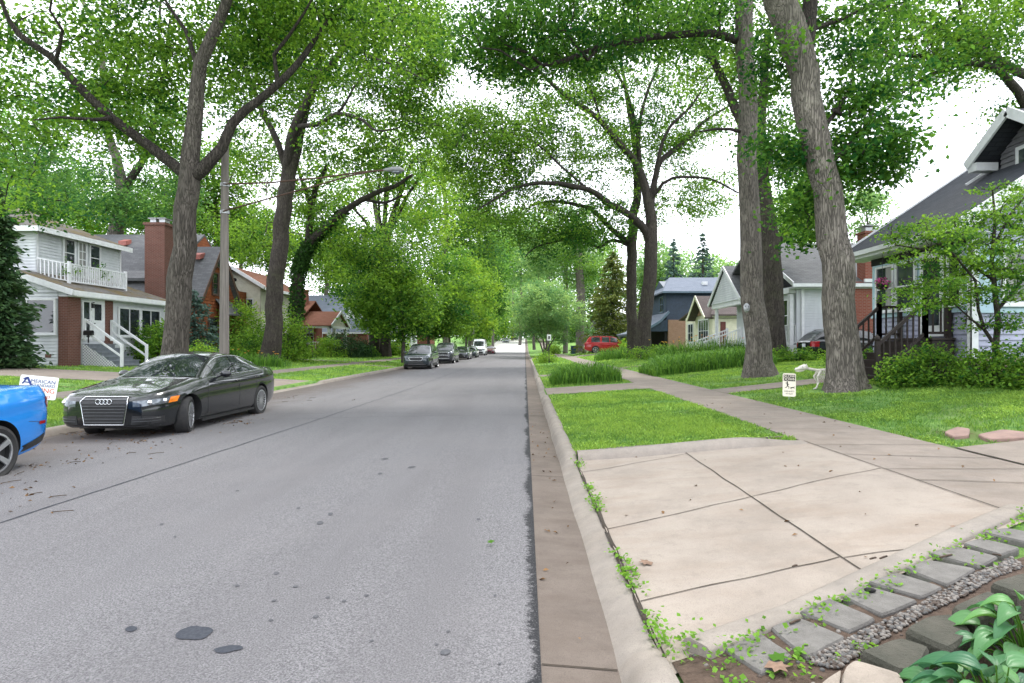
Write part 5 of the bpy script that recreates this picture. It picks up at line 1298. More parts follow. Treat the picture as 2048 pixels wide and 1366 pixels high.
mb = MB(); mb.beam((-20.3, 46.36, 6.08), (-22.9, 46.36, 7.68), .06, .26); mb.beam((-26.2, 46.36, 5.93), (-22.9, 46.36, 7.68), .06, .26); fascia(mb, (-20.27, 46.4, 6.1), (-20.27, 54.4, 6.1), .22); part('white_trim', mb, WHITE, h3)
window(h3, '+X', -20.9, 49.3, 50.0, 4.3, 5.6, WHITE, cols=1); window(h3, '+X', -20.9, 50.3, 51.0, 4.3, 5.6, WHITE); window(h3, '-Y', 47.02, -24.4, -23.3, 3.8, 5.2, WHITE); window(h3, '-Y', 47.02, -22.4, -21.5, 4.0, 5.2, WHITE, cols=2)
mb = MB(); mb.lathe([(.14, 0), (.14, .05), (0, .05)], 12, Matrix.Translation((-22.9, 47.0, 6.75)) @ Matrix.Rotation(math.radians(90), 4, 'X')); part('gable_vent', mb, DARK, h3)

# ---- bungalow with the red-brown porch roof
h4 = house('porch_bungalow', 'small bungalow with a brown-red porch roof, white pillars and a red door', (-21.5, 62, .7))
mb = MB(); mb.box(-28, -22.5, 57.5, 66, .4, 3.9); mb.box(-22.5, -19.3, 58.5, 66, .4, 1.2); part('wall', mb, BRICK_BRIGHT, h4)
mb = MB(); roof_slab(mb, [(-28.5, 57, 3.8), (-21.8, 57, 3.8), (-21.8, 62, 6.2), (-28.5, 62, 6.2)]); roof_slab(mb, [(-21.8, 67, 3.8), (-28.5, 67, 3.8), (-28.5, 62, 6.2), (-21.8, 62, 6.2)])
roof_slab(mb, [(-22.6, 58.1, 3.55), (-18.9, 58.1, 3.55), (-18.9, 61.2, 5.05), (-22.6, 61.2, 5.05)], .1); roof_slab(mb, [(-18.9, 64.3, 3.55), (-22.6, 64.3, 3.55), (-22.6, 61.2, 5.05), (-18.9, 61.2, 5.05)], .1); part('roof', mb, SHINGLE_R, h4)
mb = MB(); mb.beam((-18.88, 58.1, 3.5), (-18.88, 61.2, 5.0), .08, .26); mb.beam((-18.88, 64.3, 3.5), (-18.88, 61.2, 5.0), .08, .26); mb.box(-22.4, -19.0, 58.3, 58.5, 3.25, 3.5); mb.box(-19.2, -19.0, 58.3, 64.2, 3.25, 3.5); part('white_trim', mb, WHITE, h4)
mb = MB(); mb.prism([(-19.2, 58.5, 3.5), (-19.2, 64.0, 3.5), (-19.2, 61.2, 4.85)], (-.08, 0, 0)); part('porch_gable', mb, SIDING_CREAM, h4)
for x, y in ((-19.3, 58.6), (-19.3, 60.2), (-19.3, 63.8), (-22.2, 58.6)):
    mb = MB(); mb.lathe([(.26, 1.2), (.18, 3.3)], 4, Matrix.Translation((x, y, 0)) @ Matrix.Rotation(.785, 4, 'Z'), 0, False); part('pillar', mb, WHITE, h4)
mb = MB(); mb.box(-22.5, -22.44, 59.0, 60.0, 1.2, 3.2); part('door', mb, M('red_door', (.45, .03, .03), None, 5, .5), h4)
window(h4, '+X', -22.5, 61, 63, 1.8, 3.2, WHITE, cols=2); window(h4, '-Y', 57.5, -24.4, -23.4, 1.8, 3.1, WHITE)
mb = MB(); rails(mb, (-22.3, 58.5, 1.15), (-19.4, 58.5, 1.15), .75, 12, 0, .05); part('porch_railing', mb, WHITE, h4)
mb = MB(); mb.box(-23.0, -22.3, 60.7, 61.4, 4.5, 7.1); mb.box(-23.1, -22.2, 60.6, 61.5, 7.1, 7.25); part('chimney', mb, BRICK_BRIGHT, h4)


def small_house(name, label, x0, x1, y0, y1, ez, rz, wm, rm, axis='Y', front='+X', wins=(), porch=None, base=.7):
    """a far house: walls with gable ends, roof, white trim, windows"""
    h = house(name, label, ((x0 + x1) / 2, (y0 + y1) / 2, base)); mb = MB(); mb.box(x0, x1, y0, y1, .3 + base - .7, ez)
    xm, ym = (x0 + x1) / 2, (y0 + y1) / 2; rf = MB(); tr = MB(); o = .35
    if axis == 'X':
        mb.prism([(x0 + .01, y0, ez), (x0 + .01, y1, ez), (x0 + .01, ym, rz - .12)], (x1 - x0 - .02, 0, 0))
        for s, yy in ((1, y0 - o), (-1, y1 + o)):
            q = [(x0 - o, yy, ez - .1), (x1 + o, yy, ez - .1), (x1 + o, ym, rz), (x0 - o, ym, rz)]; roof_slab(rf, q if s > 0 else q[::-1], .12)
            for xx in (x0 - o - .03, x1 + o + .03): tr.beam((xx, yy, ez - .16), (xx, ym, rz - .06), .05, .22)
        fascia(tr, (x0 - o, y0 - o - .03, ez - .12), (x1 + o, y0 - o - .03, ez - .12), .18)
    else:
        mb.prism([(x0, y0 + .01, ez), (x1, y0 + .01, ez), (xm, y0 + .01, rz - .12)], (0, y1 - y0 - .02, 0))
        for s, xx in ((-1, x0 - o), (1, x1 + o)):
            q = [(xx, y0 - o, ez - .1), (xx, y1 + o, ez - .1), (xm, y1 + o, rz), (xm, y0 - o, rz)]; roof_slab(rf, q if s > 0 else q[::-1], .12); tr.beam((xx, y0 - o - .03, ez - .16), (xm, y0 - o - .03, rz - .06), .05, .22)
            fascia(tr, (xx + .03 * s, y0 - o, ez - .12), (xx + .03 * s, y1 + o, ez - .12), .18)
    for f, pl, a0, a1 in (('-Y', y0, x0, x1), ('+X', x1, y0, y1), ('-X', x0, y0, y1)): siding(mb, f, pl, base - .1, ez - .02, lambda z, a0=a0, a1=a1: (a0, a1), .16, .02)
    part('wall', mb, wm, h); part('roof', rf, rm, h); part('white_trim', tr, WHITE, h)
    for w in wins: window(h, w[0], {'-Y': y0, '+X': x1, '-X': x0}[w[0]], w[1], w[2], w[3], w[4], WHITE, cols=w[5] if len(w) > 5 else 1)
    return h


small_house('white_house', 'distant white house with grey dormered roof beyond the porch bungalow', -30, -22.5, 74, 84, 5.2, 8.2, SIDING_W, SHINGLE_B, 'X', wins=(('+X', 77, 78, 4, 5.2), ('+X', 80, 81, 4, 5.2), ('-Y', -26, -25, 3.6, 4.9), ('+X', 76, 78, 1.8, 3.2, 2)))
small_house('brick_cottage', 'distant brick cottage with a small grey porch roof and white posts', -24, -18.8, 70.6, 73.9, 3.2, 4.8, BRICK_BRIGHT, SHINGLE_B, 'X', wins=(('+X', 71.5, 73, 1.6, 2.9, 2),))
small_house('white_house', 'far white house seen past the first young maple on the left', -26, -18.5, 92, 102, 4.6, 7.2, SIDING_W, SHINGLE_G, 'X', wins=(('+X', 94, 96, 1.9, 3.3, 2), ('+X', 98, 100, 1.9, 3.3, 2), ('-Y', -23, -21, 1.9, 3.3, 2)))
small_house('brick_cottage', 'far brick house among trees behind the parked saloons', -26, -18.5, 112, 122, 4.6, 7.2, BRICK_BRIGHT, SHINGLE_BR, 'X', wins=(('-Y', -23, -21, 1.9, 3.3, 2),))
small_house('white_house', 'pale far house to the right of the road behind the willowy trees', 12, 19, 104, 114, 4.2, 6.8, SIDING_W, SHINGLE_G, 'X', 'X', wins=(('-X', 106, 108, 1.9, 3.3, 2), ('-Y', 14, 16, 1.9, 3.3, 2)), base=.95)

# ---- blue house at the right edge
h5 = house('blue_house', 'blue-violet siding house with steep dark roof, dormer and brown porch steps at the right edge', (14, 17, .75))
XB, Y0, Y1 = 10.6, 14.1, 18.1; mb = MB()
mb.box(XB + .02, 24, Y0 + .02, Y1, .4, 4.35); siding(mb, '-X', XB + .02, 1.3, 2.45, lambda z: (Y0, Y1)); siding(mb, '-Y', Y0 + .02, 1.3, 2.4, lambda z: (XB + .02, 24)); siding(mb, '-Y', Y0 + .02, 3.95, 4.4, lambda z: (XB + .02, 24))
mb.prism([(XB + .04, Y0 + .03, 4.3), (24, Y0 + .03, 4.3), (17.4, Y0 + .03, 9.3)], (0, .5, 0)); siding(mb, '-Y', Y0 + .02, 4.4, 9.2, lambda z: (lerp(XB + .1, 17.4, (z - 4.4) / 4.9), lerp(24, 17.4, (z - 4.4) / 4.9))); part('wall', mb, SIDING_BLUE, h5)
mb = MB(); mb.box(XB, 24, Y0, Y1 + .02, .3, 1.3); part('foundation', mb, M('pink_foundation', (.36, .27, .23), (.3, .22, .19), 4, .9, bump=.3), h5)
mb = MB(); sl = (9.3 - 4.32) / (17.4 - 10.0)
roof_slab(mb, [(9.95, 13.55, 4.42), (9.95, 18.75, 4.42), (17.4, 18.75, 9.42), (17.4, 13.55, 9.42)][::-1], .16); roof_slab(mb, [(25, 13.55, 4.42), (25, 18.75, 4.42), (17.4, 18.75, 9.42), (17.4, 13.55, 9.42)], .16); part('roof', mb, SHINGLE_D, h5)
mb = MB(); mb.beam((9.92, 13.5, 4.32), (9.92, 18.8, 4.32), .12, .13); mb.beam((9.95, 13.5, 4.36), (17.4, 13.5, 9.34), .06, .3); mb.box(10.0, XB + .05, 13.6, 18.7, 4.18, 4.2); mb.box(10.0, 10.06, 13.6, 18.7, 4.2, 4.36); mb.beam((9.95, 18.78, 4.36), (17.4, 18.78, 9.34), .06, .2); mb.beam((12.3, 16.6, 6.07), (14.0, 16.4, 7.2), .05, .06)
fbox(mb, '-X', XB, Y0 - .06, Y0 + .1, .0, .05, 1.2, 4.2); fbox(mb, '-Y', Y0, XB - .05, XB + .11, .0, .05, 1.2, 4.2); part('white_trim', mb, WHITE, h5)
mb = MB(); fbox(mb, '-X', XB, Y0 + .1, Y1, .0, .035, 2.45, 4.2); fbox(mb, '-X', XB, Y0 + .1, Y1, .035, .08, 2.4, 2.5); fbox(mb, '-Y', Y0, XB + .11, 24, 0, .03, 2.42, 3.98); fbox(mb, '-Y', Y0, XB + .11, 24, .03, .08, 2.36, 2.46); part('blue_panel', mb, TRIM_BLUE, h5)
mb = MB(); fbox(mb, '-X', XB, Y0 + .1, Y1 + .02, .036, .06, 3.98, 4.18); fbox(mb, '-X', XB, 17.45, Y1 + .02, .0, .05, 4.18, 4.2); part('dark_frieze', mb, DARK, h5)
window(h5, '-X', XB - .035, 17.0, 17.75, 2.62, 3.85, WHITE, curtain=.45, t=.06); window(h5, '-X', XB - .035, 16.05, 16.8, 2.62, 3.85, WHITE, t=.06); window(h5, '-X', XB - .035, 14.35, 14.75, 2.62, 3.85, WHITE, t=.05)
for a in (11.3, 12.5, 13.7): window(h5, '-Y', Y0 - .03, a, a + .95, 2.62, 3.85, WHITE, t=.08, curtain=.3)
mb = MB(); fbox(mb, '-X', XB, 14.95, 15.85, .03, .09, 1.82, 4.05); dr = part('front_door', mb, WHITE, h5)
mb = MB(); fbox(mb, '-X', XB, 15.1, 15.7, .09, .096, 2.1, 3.85); part('pane', mb, GLASS, dr)
mb = MB(); fbox(mb, '-X', XB, 14.78, 14.93, .03, .09, 1.8, 4.1); part('brown_board', mb, BROWNWOOD, h5)
DX = 9.92; dk = 1.78                                                     # porch deck and steps, in front of the door
mb = MB(); mb.box(DX, XB - .1, 14.5, 16.9, dk - .06, dk); mb.box(DX + .04, XB - .1, 14.55, 16.85, .7, dk - .07); part('porch_deck', mb, BROWNWOOD, h5)
mb = MB()
for i in range(6): z = lerp(dk, .62, (i + 1) / 6.); x1 = DX - .21 * i - .01; mb.box(x1 - .235, x1, 14.75, 16.6, z - .05, z); mb.box(x1 - .2, x1, 14.8, 16.55, .45, z - .052)
part('steps', mb, BROWNWOOD, h5)
for y in (14.72, 16.63):
    mb = MB(); a = Vector((DX - .02, y, dk)); b = Vector((DX - 1.2, y, .72)); rails(mb, a, b, .88, 8, .10, .035, .09); rails(mb, (XB - .12, y, dk), a, .88, 3, .1, .035, .09)
    for q in (a, b): mb.ball(q + Vector((0, 0, 1.03)), .075, .075, .085, 8)
    part('stair_railing', mb, BROWNWOOD, h5)
# dormer facing the street
mb = MB(); DYc, DX0 = 15.1, 12.8; mb.box(DX0 + .02, 17, 14.0, 16.0, 5.2, 6.7); mb.prism([(DX0 + .02, 14.0, 6.7), (DX0 + .02, 16.0, 6.7), (DX0 + .02, DYc, 7.4)], (4, 0, 0)); siding(mb, '-X', DX0 + .02, 5.6, 6.7, lambda z: (14.0, 16.0)); siding(mb, '-X', DX0 + .02, 6.7, 7.36, lambda z: (lerp(14.0, DYc, (z - 6.7) / .7), lerp(16, DYc, (z - 6.7) / .7))); siding(mb, '-Y', 14.0, 5.6, 6.7, lambda z: (DX0, 16.4))
dm = part('dormer', mb, M('grey_violet_siding', (.19, .185, .2), (.155, .15, .165), 4, .6), h5)
mb = MB(); roof_slab(mb, [(12.25, 13.7, 6.62), (17, 13.7, 6.62), (17, DYc, 7.6), (12.25, DYc, 7.6)], .1); roof_slab(mb, [(17, 16.45, 6.62), (12.25, 16.45, 6.62), (12.25, DYc, 7.6), (17, DYc, 7.6)], .1); part('dormer_roof', mb, SHINGLE_D, dm)
mb = MB(); mb.beam((12.22, 13.65, 6.54), (12.22, DYc, 7.53), .06, .24); mb.beam((12.22, 16.5, 6.54), (12.22, DYc, 7.53), .06, .24); mb.box(12.25, 12.85, 16.15, 16.45, 6.34, 6.56); mb.box(12.25, 12.85, 13.7, 14.0, 6.34, 6.56); part('dormer_trim', mb, WHITE, dm)
mb = MB(); fbox(mb, '-X', DX0, 14.15, 15.45, .045, .07, 5.85, 6.72); part('window_frame', mb, WHITE, dm); mb = MB(); fbox(mb, '-X', DX0, 14.26, 15.34, .07, .075, 5.95, 6.62); part('pane', mb, GLASS, dm)
hb = thing('flower_basket', 'hanging basket of pink flowers below the blue house eave', 'flower basket', (10.15, 16.9, 3.35)); C = []; K2 = []
for _ in range(260): q = Vector((random.gauss(0, 1), random.gauss(0, 1), random.gauss(0, 1))).normalized() * random.uniform(.08, .2); (K2 if random.random() < .55 else C).append(tuple(q * 1.0))
quads('leaves', leaf_quads(np.array(C), .07), 4, [L_OAK], RNG.random(len(C)), hb); quads('flowers', leaf_quads(np.array(K2), .07, .9), 4, [leafmat('pink_petal', (.6, .05, .3), (.8, .3, .6), .3)], RNG.random(len(K2)), hb)
mb = MB(); mb.lathe([(.02, -.2), (.12, -.16), (.16, -.02)], 12); part('pot', mb, BLACK, hb, True); mb = MB(); mb.tube([(0, 0, 0), (0, 0, .86)], .006, 4); part('hanger', mb, BLACK, hb, True)

# ---- white siding house with brick chimney
h6 = house('white_siding_house', 'white siding house with grey shingle roof, front porch and brick chimney behind the two oaks', (17, 34, .95))
mb = MB(); WX, WY = 13.0, 28.5; mb.box(WX + .9, 27, WY + .02, 39, .5, 4.45); mb.box(WX + .02, 27, WY + .02, 31.5, .5, 4.45); siding(mb, '-Y', WY + .02, 1.62, 4.4, lambda z: (WX + .35, 27), .125); siding(mb, '-X', WX + .9, 1.6, 4.4, lambda z: (31.5, 39)); siding(mb, '-X', WX + .02, 1.6, 4.3, lambda z: (28.6, 31.5)); part('wall', mb, SIDING_W, h6)
mb = MB(); mb.box(WX - .4, 27.02, WY, 40, .4, 1.6); part('foundation', mb, M('white_block_foundation', (.58, .59, .6), (.5, .51, .52), 4, .8, bump=.2), h6)
mb = MB(); roof_slab(mb, [(WX - .35, WY - .45, 4.5), (27.5, WY - .45, 4.5), (27.5, 33.6, 7.35), (WX - .35, 33.6, 7.35)], .15); roof_slab(mb, [(27.5, 39.4, 4.5), (WX - .35, 39.4, 4.5), (WX - .35, 33.6, 7.35), (27.5, 33.6, 7.35)], .15)
roof_slab(mb, [(WX - .6, 34.2, 4.3), (WX + 3, 34.2, 4.3), (WX + 3, 37.2, 6.55), (WX - .6, 37.2, 6.55)], .12); roof_slab(mb, [(WX + 3, 40.2, 4.3), (WX - .6, 40.2, 4.3), (WX - .6, 37.2, 6.55), (WX + 3, 37.2, 6.55)], .12); part('roof', mb, SHINGLE_G, h6)
mb = MB(); mb.beam((WX - .4, WY - .5, 4.42), (27.5, WY - .5, 4.42), .1, .16); mb.box(WX - .3, 27, WY - .4, WY + .02, 4.28, 4.32); mb.beam((WX - .64, 34.2, 4.22), (WX - .64, 37.2, 6.46), .06, .2); mb.beam((WX - .64, 40.2, 4.22), (WX - .64, 37.2, 6.46), .06, .2); mb.box(WX - .3, WX + .05, WY + .1, 34.3, 4.1, 4.35); mb.box(WX - .45, WX - .1, 34.3, 40, 4.0, 4.28); mb.beam((WX - .36, WY - .45, 4.48), (WX - .36, 33.6, 7.3), .05, .2)
fbox(mb, '-Y', WY, WX + .22, WX + .36, 0, .06, 1.6, 4.28); part('white_trim', mb, WHITE, h6)
mb = MB(); mb.prism([(WX - .5, 34.6, 4.28), (WX - .5, 39.8, 4.28), (WX - .5, 37.2, 6.3)], (.4, 0, 0)); siding(mb, '-X', WX - .5, 4.28, 6.2, lambda z: (lerp(34.6, 37.2, (z - 4.28) / 2.02), lerp(39.8, 37.2, (z - 4.28) / 2.02))); part('porch_gable', mb, SIDING_W, h6)
for y in (28.65, 31.2, 34.5, 39.7):
    mb = MB(); mb.box(WX - .3, WX - .12, y - .1, y + .1, 1.6, 4.05); part('porch_post', mb, WHITE, h6)
mb = MB(); rails(mb, (WX - .22, 28.7, 1.6), (WX - .22, 34.5, 1.6), .95, 34, .12, .04); part('porch_railing', mb, WHITE, h6)
mb = MB(); rails(mb, (WX - .2, 28.62, 1.6), (WX + .3, 28.62, 1.6), .95, 5, 0, .04); part('porch_railing', mb, WHITE, h6)
window(h6, '-X', WX + .9, 32.2, 33.2, 2.3, 3.9, WHITE); window(h6, '-X', WX + .0, 29.3, 30.3, 2.3, 3.8, WHITE); window(h6, '-Y', WY, 17.9, 18.3, 1.8, 4.1, WHITE, rows=1, sill=False, name='side_door')
mb = MB()
for i in range(6): z = lerp(1.6, .85, (i + 1) / 6); x1 = WX - .4 - .34 * i; mb.box(x1 - .36, x1, 34.9, 37.0, .6, z)
part('steps', mb, GREYSTEP, h6)
for y in (34.8, 37.1):
    mb = MB(); rails(mb, (WX - .4, y, 1.6), (WX - 2.7, y, .75), .95, 15, .13, .045, .09); part('stair_railing', mb, WHITE, h6)
mb = MB(); mb.box(15.35, 16.95, WY - .35, WY + .3, .6, 4.6); mb.box(16.1, 16.75, WY - .35, WY + .35, 4.6, 6.9); mb.box(16.04, 16.81, WY - .41, WY + .41, 6.9, 7.0); c6 = part('chimney', mb, BRICK_BRIGHT, h6)
mb = MB(); mb.box(16.2, 16.65, WY - .2, WY + .2, 7.0, 7.2); mb.box(16.1, 16.78, WY - .35, WY + .35, 7.26, 7.29); part('chimney_cap', mb, STEEL, c6)
mb = MB(); mb.box(16.02, 17.1, WY - .47, WY - .36, 4.56, 4.72); part('flashing', mb, WHITE, c6)

h6b = small_house('grey_roof_house', 'house far behind the white siding house showing only its grey ridge and brick chimney', 26.5, 34, 46, 54, 7.0, 9.9, SIDING_W, SHINGLE_G, 'X', base=1.1)
mb = MB(); mb.box(26.4, 27.2, 50.0, 50.8, 9.2, 10.5); part('chimney', mb, BRICK, h6b)

# ---- cream cottage
h7 = house('cream_cottage', 'small cream cottage with a front gable, white paned windows and brown roof', (16.4, 51, .95))
mb = MB(); mb.box(14.6, 22, 46.02, 54, .5, 4.0); mb.prism([(14.62, 46.6, 3.9), (14.62, 50.4, 3.9), (14.62, 48.5, 5.35)], (6, 0, 0)); siding(mb, '-X', 14.6, 1, 4, lambda z: (46, 54)); siding(mb, '-Y', 46.02, 1, 4, lambda z: (14.6, 22)); part('wall', mb, CREAM, h7)
mb = MB(); roof_slab(mb, [(13.9, 46.0, 3.75), (22, 46.0, 3.75), (22, 48.5, 5.6), (13.9, 48.5, 5.6)], .12); roof_slab(mb, [(22, 51.0, 3.75), (13.9, 51.0, 3.75), (13.9, 48.5, 5.6), (22, 48.5, 5.6)], .12); roof_slab(mb, [(14.2, 45.5, 3.95), (22.5, 45.5, 3.95), (22.5, 50.5, 6.4), (16.5, 50.5, 6.4)], .12); roof_slab(mb, [(22.5, 55, 3.95), (14.2, 55, 3.95), (16.5, 50.5, 6.4), (22.5, 50.5, 6.4)], .12); part('roof', mb, SHINGLE_BR, h7)
mb = MB(); mb.beam((13.86, 46.0, 3.68), (13.86, 48.5, 5.52), .06, .26); mb.beam((13.86, 51.0, 3.68), (13.86, 48.5, 5.52), .06, .26); mb.box(14.5, 14.62, 46, 46.15, 1, 3.9); part('cream_trim', mb, CREAM, h7)
mb = MB(); mb.prism([(14.5, 46.9, 4.05), (14.5, 50.1, 4.05), (14.5, 48.5, 5.2)], (.1, 0, 0)); part('shingle_gable', mb, BRICK_TAN, h7)
window(h7, '-X', 14.6, 47.2, 49.8, 1.9, 3.6, WHITE, cols=4, rows=2, t=.12); window(h7, '-Y', 46.02, 16.6, 17.8, 1.9, 3.4, WHITE, cols=3); window(h7, '-X', 14.6, 51.5, 53, 1.9, 3.4, WHITE, cols=2)
mb = MB(); fbox(mb, '-Y', 46.02, 15.1, 15.5, .03, .08, 1.2, 3.4); part('door', mb, M('dark_red_door', (.12, .03, .025), None, 5, .5), h7)

# ---- navy house
h8 = house('navy_house', 'navy house with slate-blue roof, brick side wall and a dark sweeping porch', (15, 62, .95))
mb = MB(); mb.box(14.2, 24, 59.02, 68, .5, 4.1); part('brick_wall', mb, BRICK_TAN, h8)
mb = MB(); mb.box(14.1, 23, 59.3, 66, 4.05, 7.0); siding(mb, '-Y', 59.3, 4.1, 7.0, lambda z: (14.1, 23), .15); siding(mb, '-X', 14.1, 4.1, 7, lambda z: (59.3, 66), .15); mb.prism([(14.1, 59.3, 7), (14.1, 66, 7), (14.1, 62.6, 8.3)], (9, 0, 0)); mb.prism([(14.15, 58.98, 2.95), (14.15, 58.98, 4.2), (10.9, 58.98, 2.95)], (0, .1, 0)); part('wall', mb, SIDING_NAVY, h8)
mb = MB(); roof_slab(mb, [(13.6, 58.7, 6.9), (23.4, 58.7, 6.9), (23.4, 62.6, 8.7), (15.2, 62.6, 8.7)], .14); roof_slab(mb, [(23.4, 66.6, 6.9), (13.6, 66.6, 6.9), (15.2, 62.6, 8.7), (23.4, 62.6, 8.7)], .14); roof_slab(mb, [(13.6, 66.6, 6.9), (13.6, 58.7, 6.9), (15.2, 62.6, 8.7)], .14)
PR = [(10.3, 2.75), (12.0, 3.25), (13.4, 4.1), (14.2, 5.0)]
for (xa, za), (xb, zb) in zip(PR, PR[1:]): roof_slab(mb, [(xa, 58.6, za), (xb, 58.6, zb), (xb, 67, zb), (xa, 67, za)], .12)
part('roof', mb, SHINGLE_B, h8)
mb = MB()
for (xa, za), (xb, zb) in zip(PR, PR[1:]): mb.beam((xa, 58.57, za - .12), (xb, 58.57, zb - .12), .05, .22)
mb.box(10.4, 10.6, 58.7, 66.8, 2.5, 2.74); mb.beam((13.57, 58.66, 6.82), (23.4, 58.66, 6.82), .05, .18); part('navy_trim', mb, TRIM_NAVY, h8)
for y in (59.0, 62.5, 66.3):
    mb = MB(); mb.box(10.7, 11.0, y - .15, y + .15, .6, 2.6); part('porch_post', mb, TRIM_NAVY, h8)
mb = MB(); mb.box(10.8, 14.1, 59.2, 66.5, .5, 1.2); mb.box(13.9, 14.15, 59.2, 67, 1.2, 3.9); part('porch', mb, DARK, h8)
window(h8, '-X', 14.1, 60.5, 62.0, 5.0, 6.5, TRIM_NAVY, cols=2); mb = MB(); mb.box(18, 18.5, 60.3, 60.8, 7.7, 8.05); part('roof_vent', mb, WHITE, h8)
# ================================================================ VEHICLES
def paint(name, c, metal=.0, flake=.25):
    k = N(name); v = k.coord('Object')
    col = k.mix(k.math('MULTIPLY', k.ramp(k.noise(v, 2.5, 6, .7), .4, .75), .25), c, tuple(min(1, x * 1.25 + .006) for x in c))
    m = k.fin(col, .26, metal, .25, 1.0); k.b.inputs['Coat Roughness'].default_value = .025; return m


CAR_BLACK = paint('black_car_paint', (.006, .0075, .009)); CAR_BLUE = paint('bright_blue_car_paint', (.012, .20, .62), .25); CAR_GREY = paint('graphite_car_paint', (.028, .038, .045), .3)
CAR_GREY2 = paint('dark_steel_car_paint', (.05, .055, .065), .4); CAR_SILVER = paint('silver_car_paint', (.26, .28, .31), .5); CAR_RED = paint('red_car_paint', (.32, .008, .012), .1); CAR_WHITE = paint('white_van_paint', (.72, .74, .75))
CAR_MAROON = paint('maroon_car_paint', (.12, .01, .02), .2)
TYRE = M('tyre_rubber', (.018, .018, .019), (.028, .027, .026), 14, .85, bump=.2)
RIM = M('alloy_rim', (.55, .56, .58), (.48, .49, .5), 8, .28, metal=.85, dirt=.15)
RIM_D = M('dark_alloy_rim', (.10, .105, .11), (.08, .08, .085), 8, .35, metal=.7, dirt=.15)
CHROME = M('chrome', (.75, .76, .78), (.7, .7, .72), 8, .12, metal=1, dirt=0)
PLASTIC = M('black_plastic', (.014, .0145, .015), (.02, .02, .021), 12, .5, dirt=0)
CARGLASS = glassmat('car_glass', (.010, .013, .014), .015)
LAMP = M('headlight_lens', (.20, .22, .24), (.08, .09, .1), 16, .06, metal=.5, dirt=0); LAMP_R = M('red_lamp_lens', (.30, .008, .012), (.2, .005, .008), 8, .15, dirt=0); AMBER = M('amber_lens', (.75, .22, .02), (.6, .15, .015), 9, .15, dirt=0)
PLATE = M('number_plate', (.6, .62, .66), (.5, .52, .56), 8, .5, dirt=0)


def pch(tab):
    X = [a for a, _ in tab]; Y = [b for _, b in tab]; n = len(X)
    d = [(Y[i + 1] - Y[i]) / (X[i + 1] - X[i]) for i in range(n - 1)]
    m = [d[0]] + [0 if d[i - 1] * d[i] <= 0 else 2 * d[i - 1] * d[i] / (d[i - 1] + d[i]) for i in range(1, n - 1)] + [d[-1]]

    def f(x):
        if x <= X[0]: return Y[0]
        if x >= X[-1]: return Y[-1]
        i = 0
        while X[i + 1] < x: i += 1
        h = X[i + 1] - X[i]; t = (x - X[i]) / h
        return (2 * t ** 3 - 3 * t * t + 1) * Y[i] + (t ** 3 - 2 * t * t + t) * h * m[i] + (-2 * t ** 3 + 3 * t * t) * Y[i + 1] + (t ** 3 - t * t) * h * m[i + 1]
    return f


def wheel_meshes(r, w, style, dark):
    R = Matrix.Rotation(math.radians(90), 4, 'X'); t = MB()
    rr = r * .70
    t.lathe([(rr, -w * .42), (r * .86, -w * .5), (r * .97, -w * .44), (r, -w * .3), (r, w * .3), (r * .97, w * .44), (r * .86, w * .5), (rr, w * .42)], 36, R)
    b = MB(); b.lathe([(rr, -w * .46), (rr, w * .46)], 36, R, 1); b.lathe([(rr + .004, -w * .475), (rr - .022, -w * .46), (rr - .03, -w * .2), (0.0, -w * .12)], 36, R, 1); b.lathe([(rr + .004, w * .475), (rr - .022, w * .46), (rr - .03, w * .2), (0.0, w * .12)], 36, R, 1)
    for sg in (-1, 1):
        b.lathe([(rr + .006, sg * w * .47), (rr - .018, sg * w * .49), (rr - .024, sg * w * .42)], 36, R, 0)
        b.lathe([(.0, sg * w * .46), (.045, sg * w * .45), (.06, sg * w * .38)], 16, R, 0)
        n = {'multi': 10, 'five': 5, 'six': 6}[style]
        for i in range(n):
            for off in ((-.09, .09) if style != 'six' else (0,)):
                a = 2 * math.pi * i / n + off * (1 if style == 'multi' else 1.6); a2 = 2 * math.pi * i / n + off * (1.9 if style == 'multi' else .9)
                p = Vector((.045 * math.cos(a), sg * w * .41, .045 * math.sin(a))); q = Vector(((rr - .012) * math.cos(a2), sg * w * .45, (rr - .012) * math.sin(a2)))
                b.beam(p, q, .016 if style == 'multi' else .03, .022, (0, 1, 0))
    return t.mesh('tyre', [TYRE], None, 40), b.mesh('rim', [RIM_D if dark else RIM, PLASTIC], None, 40)


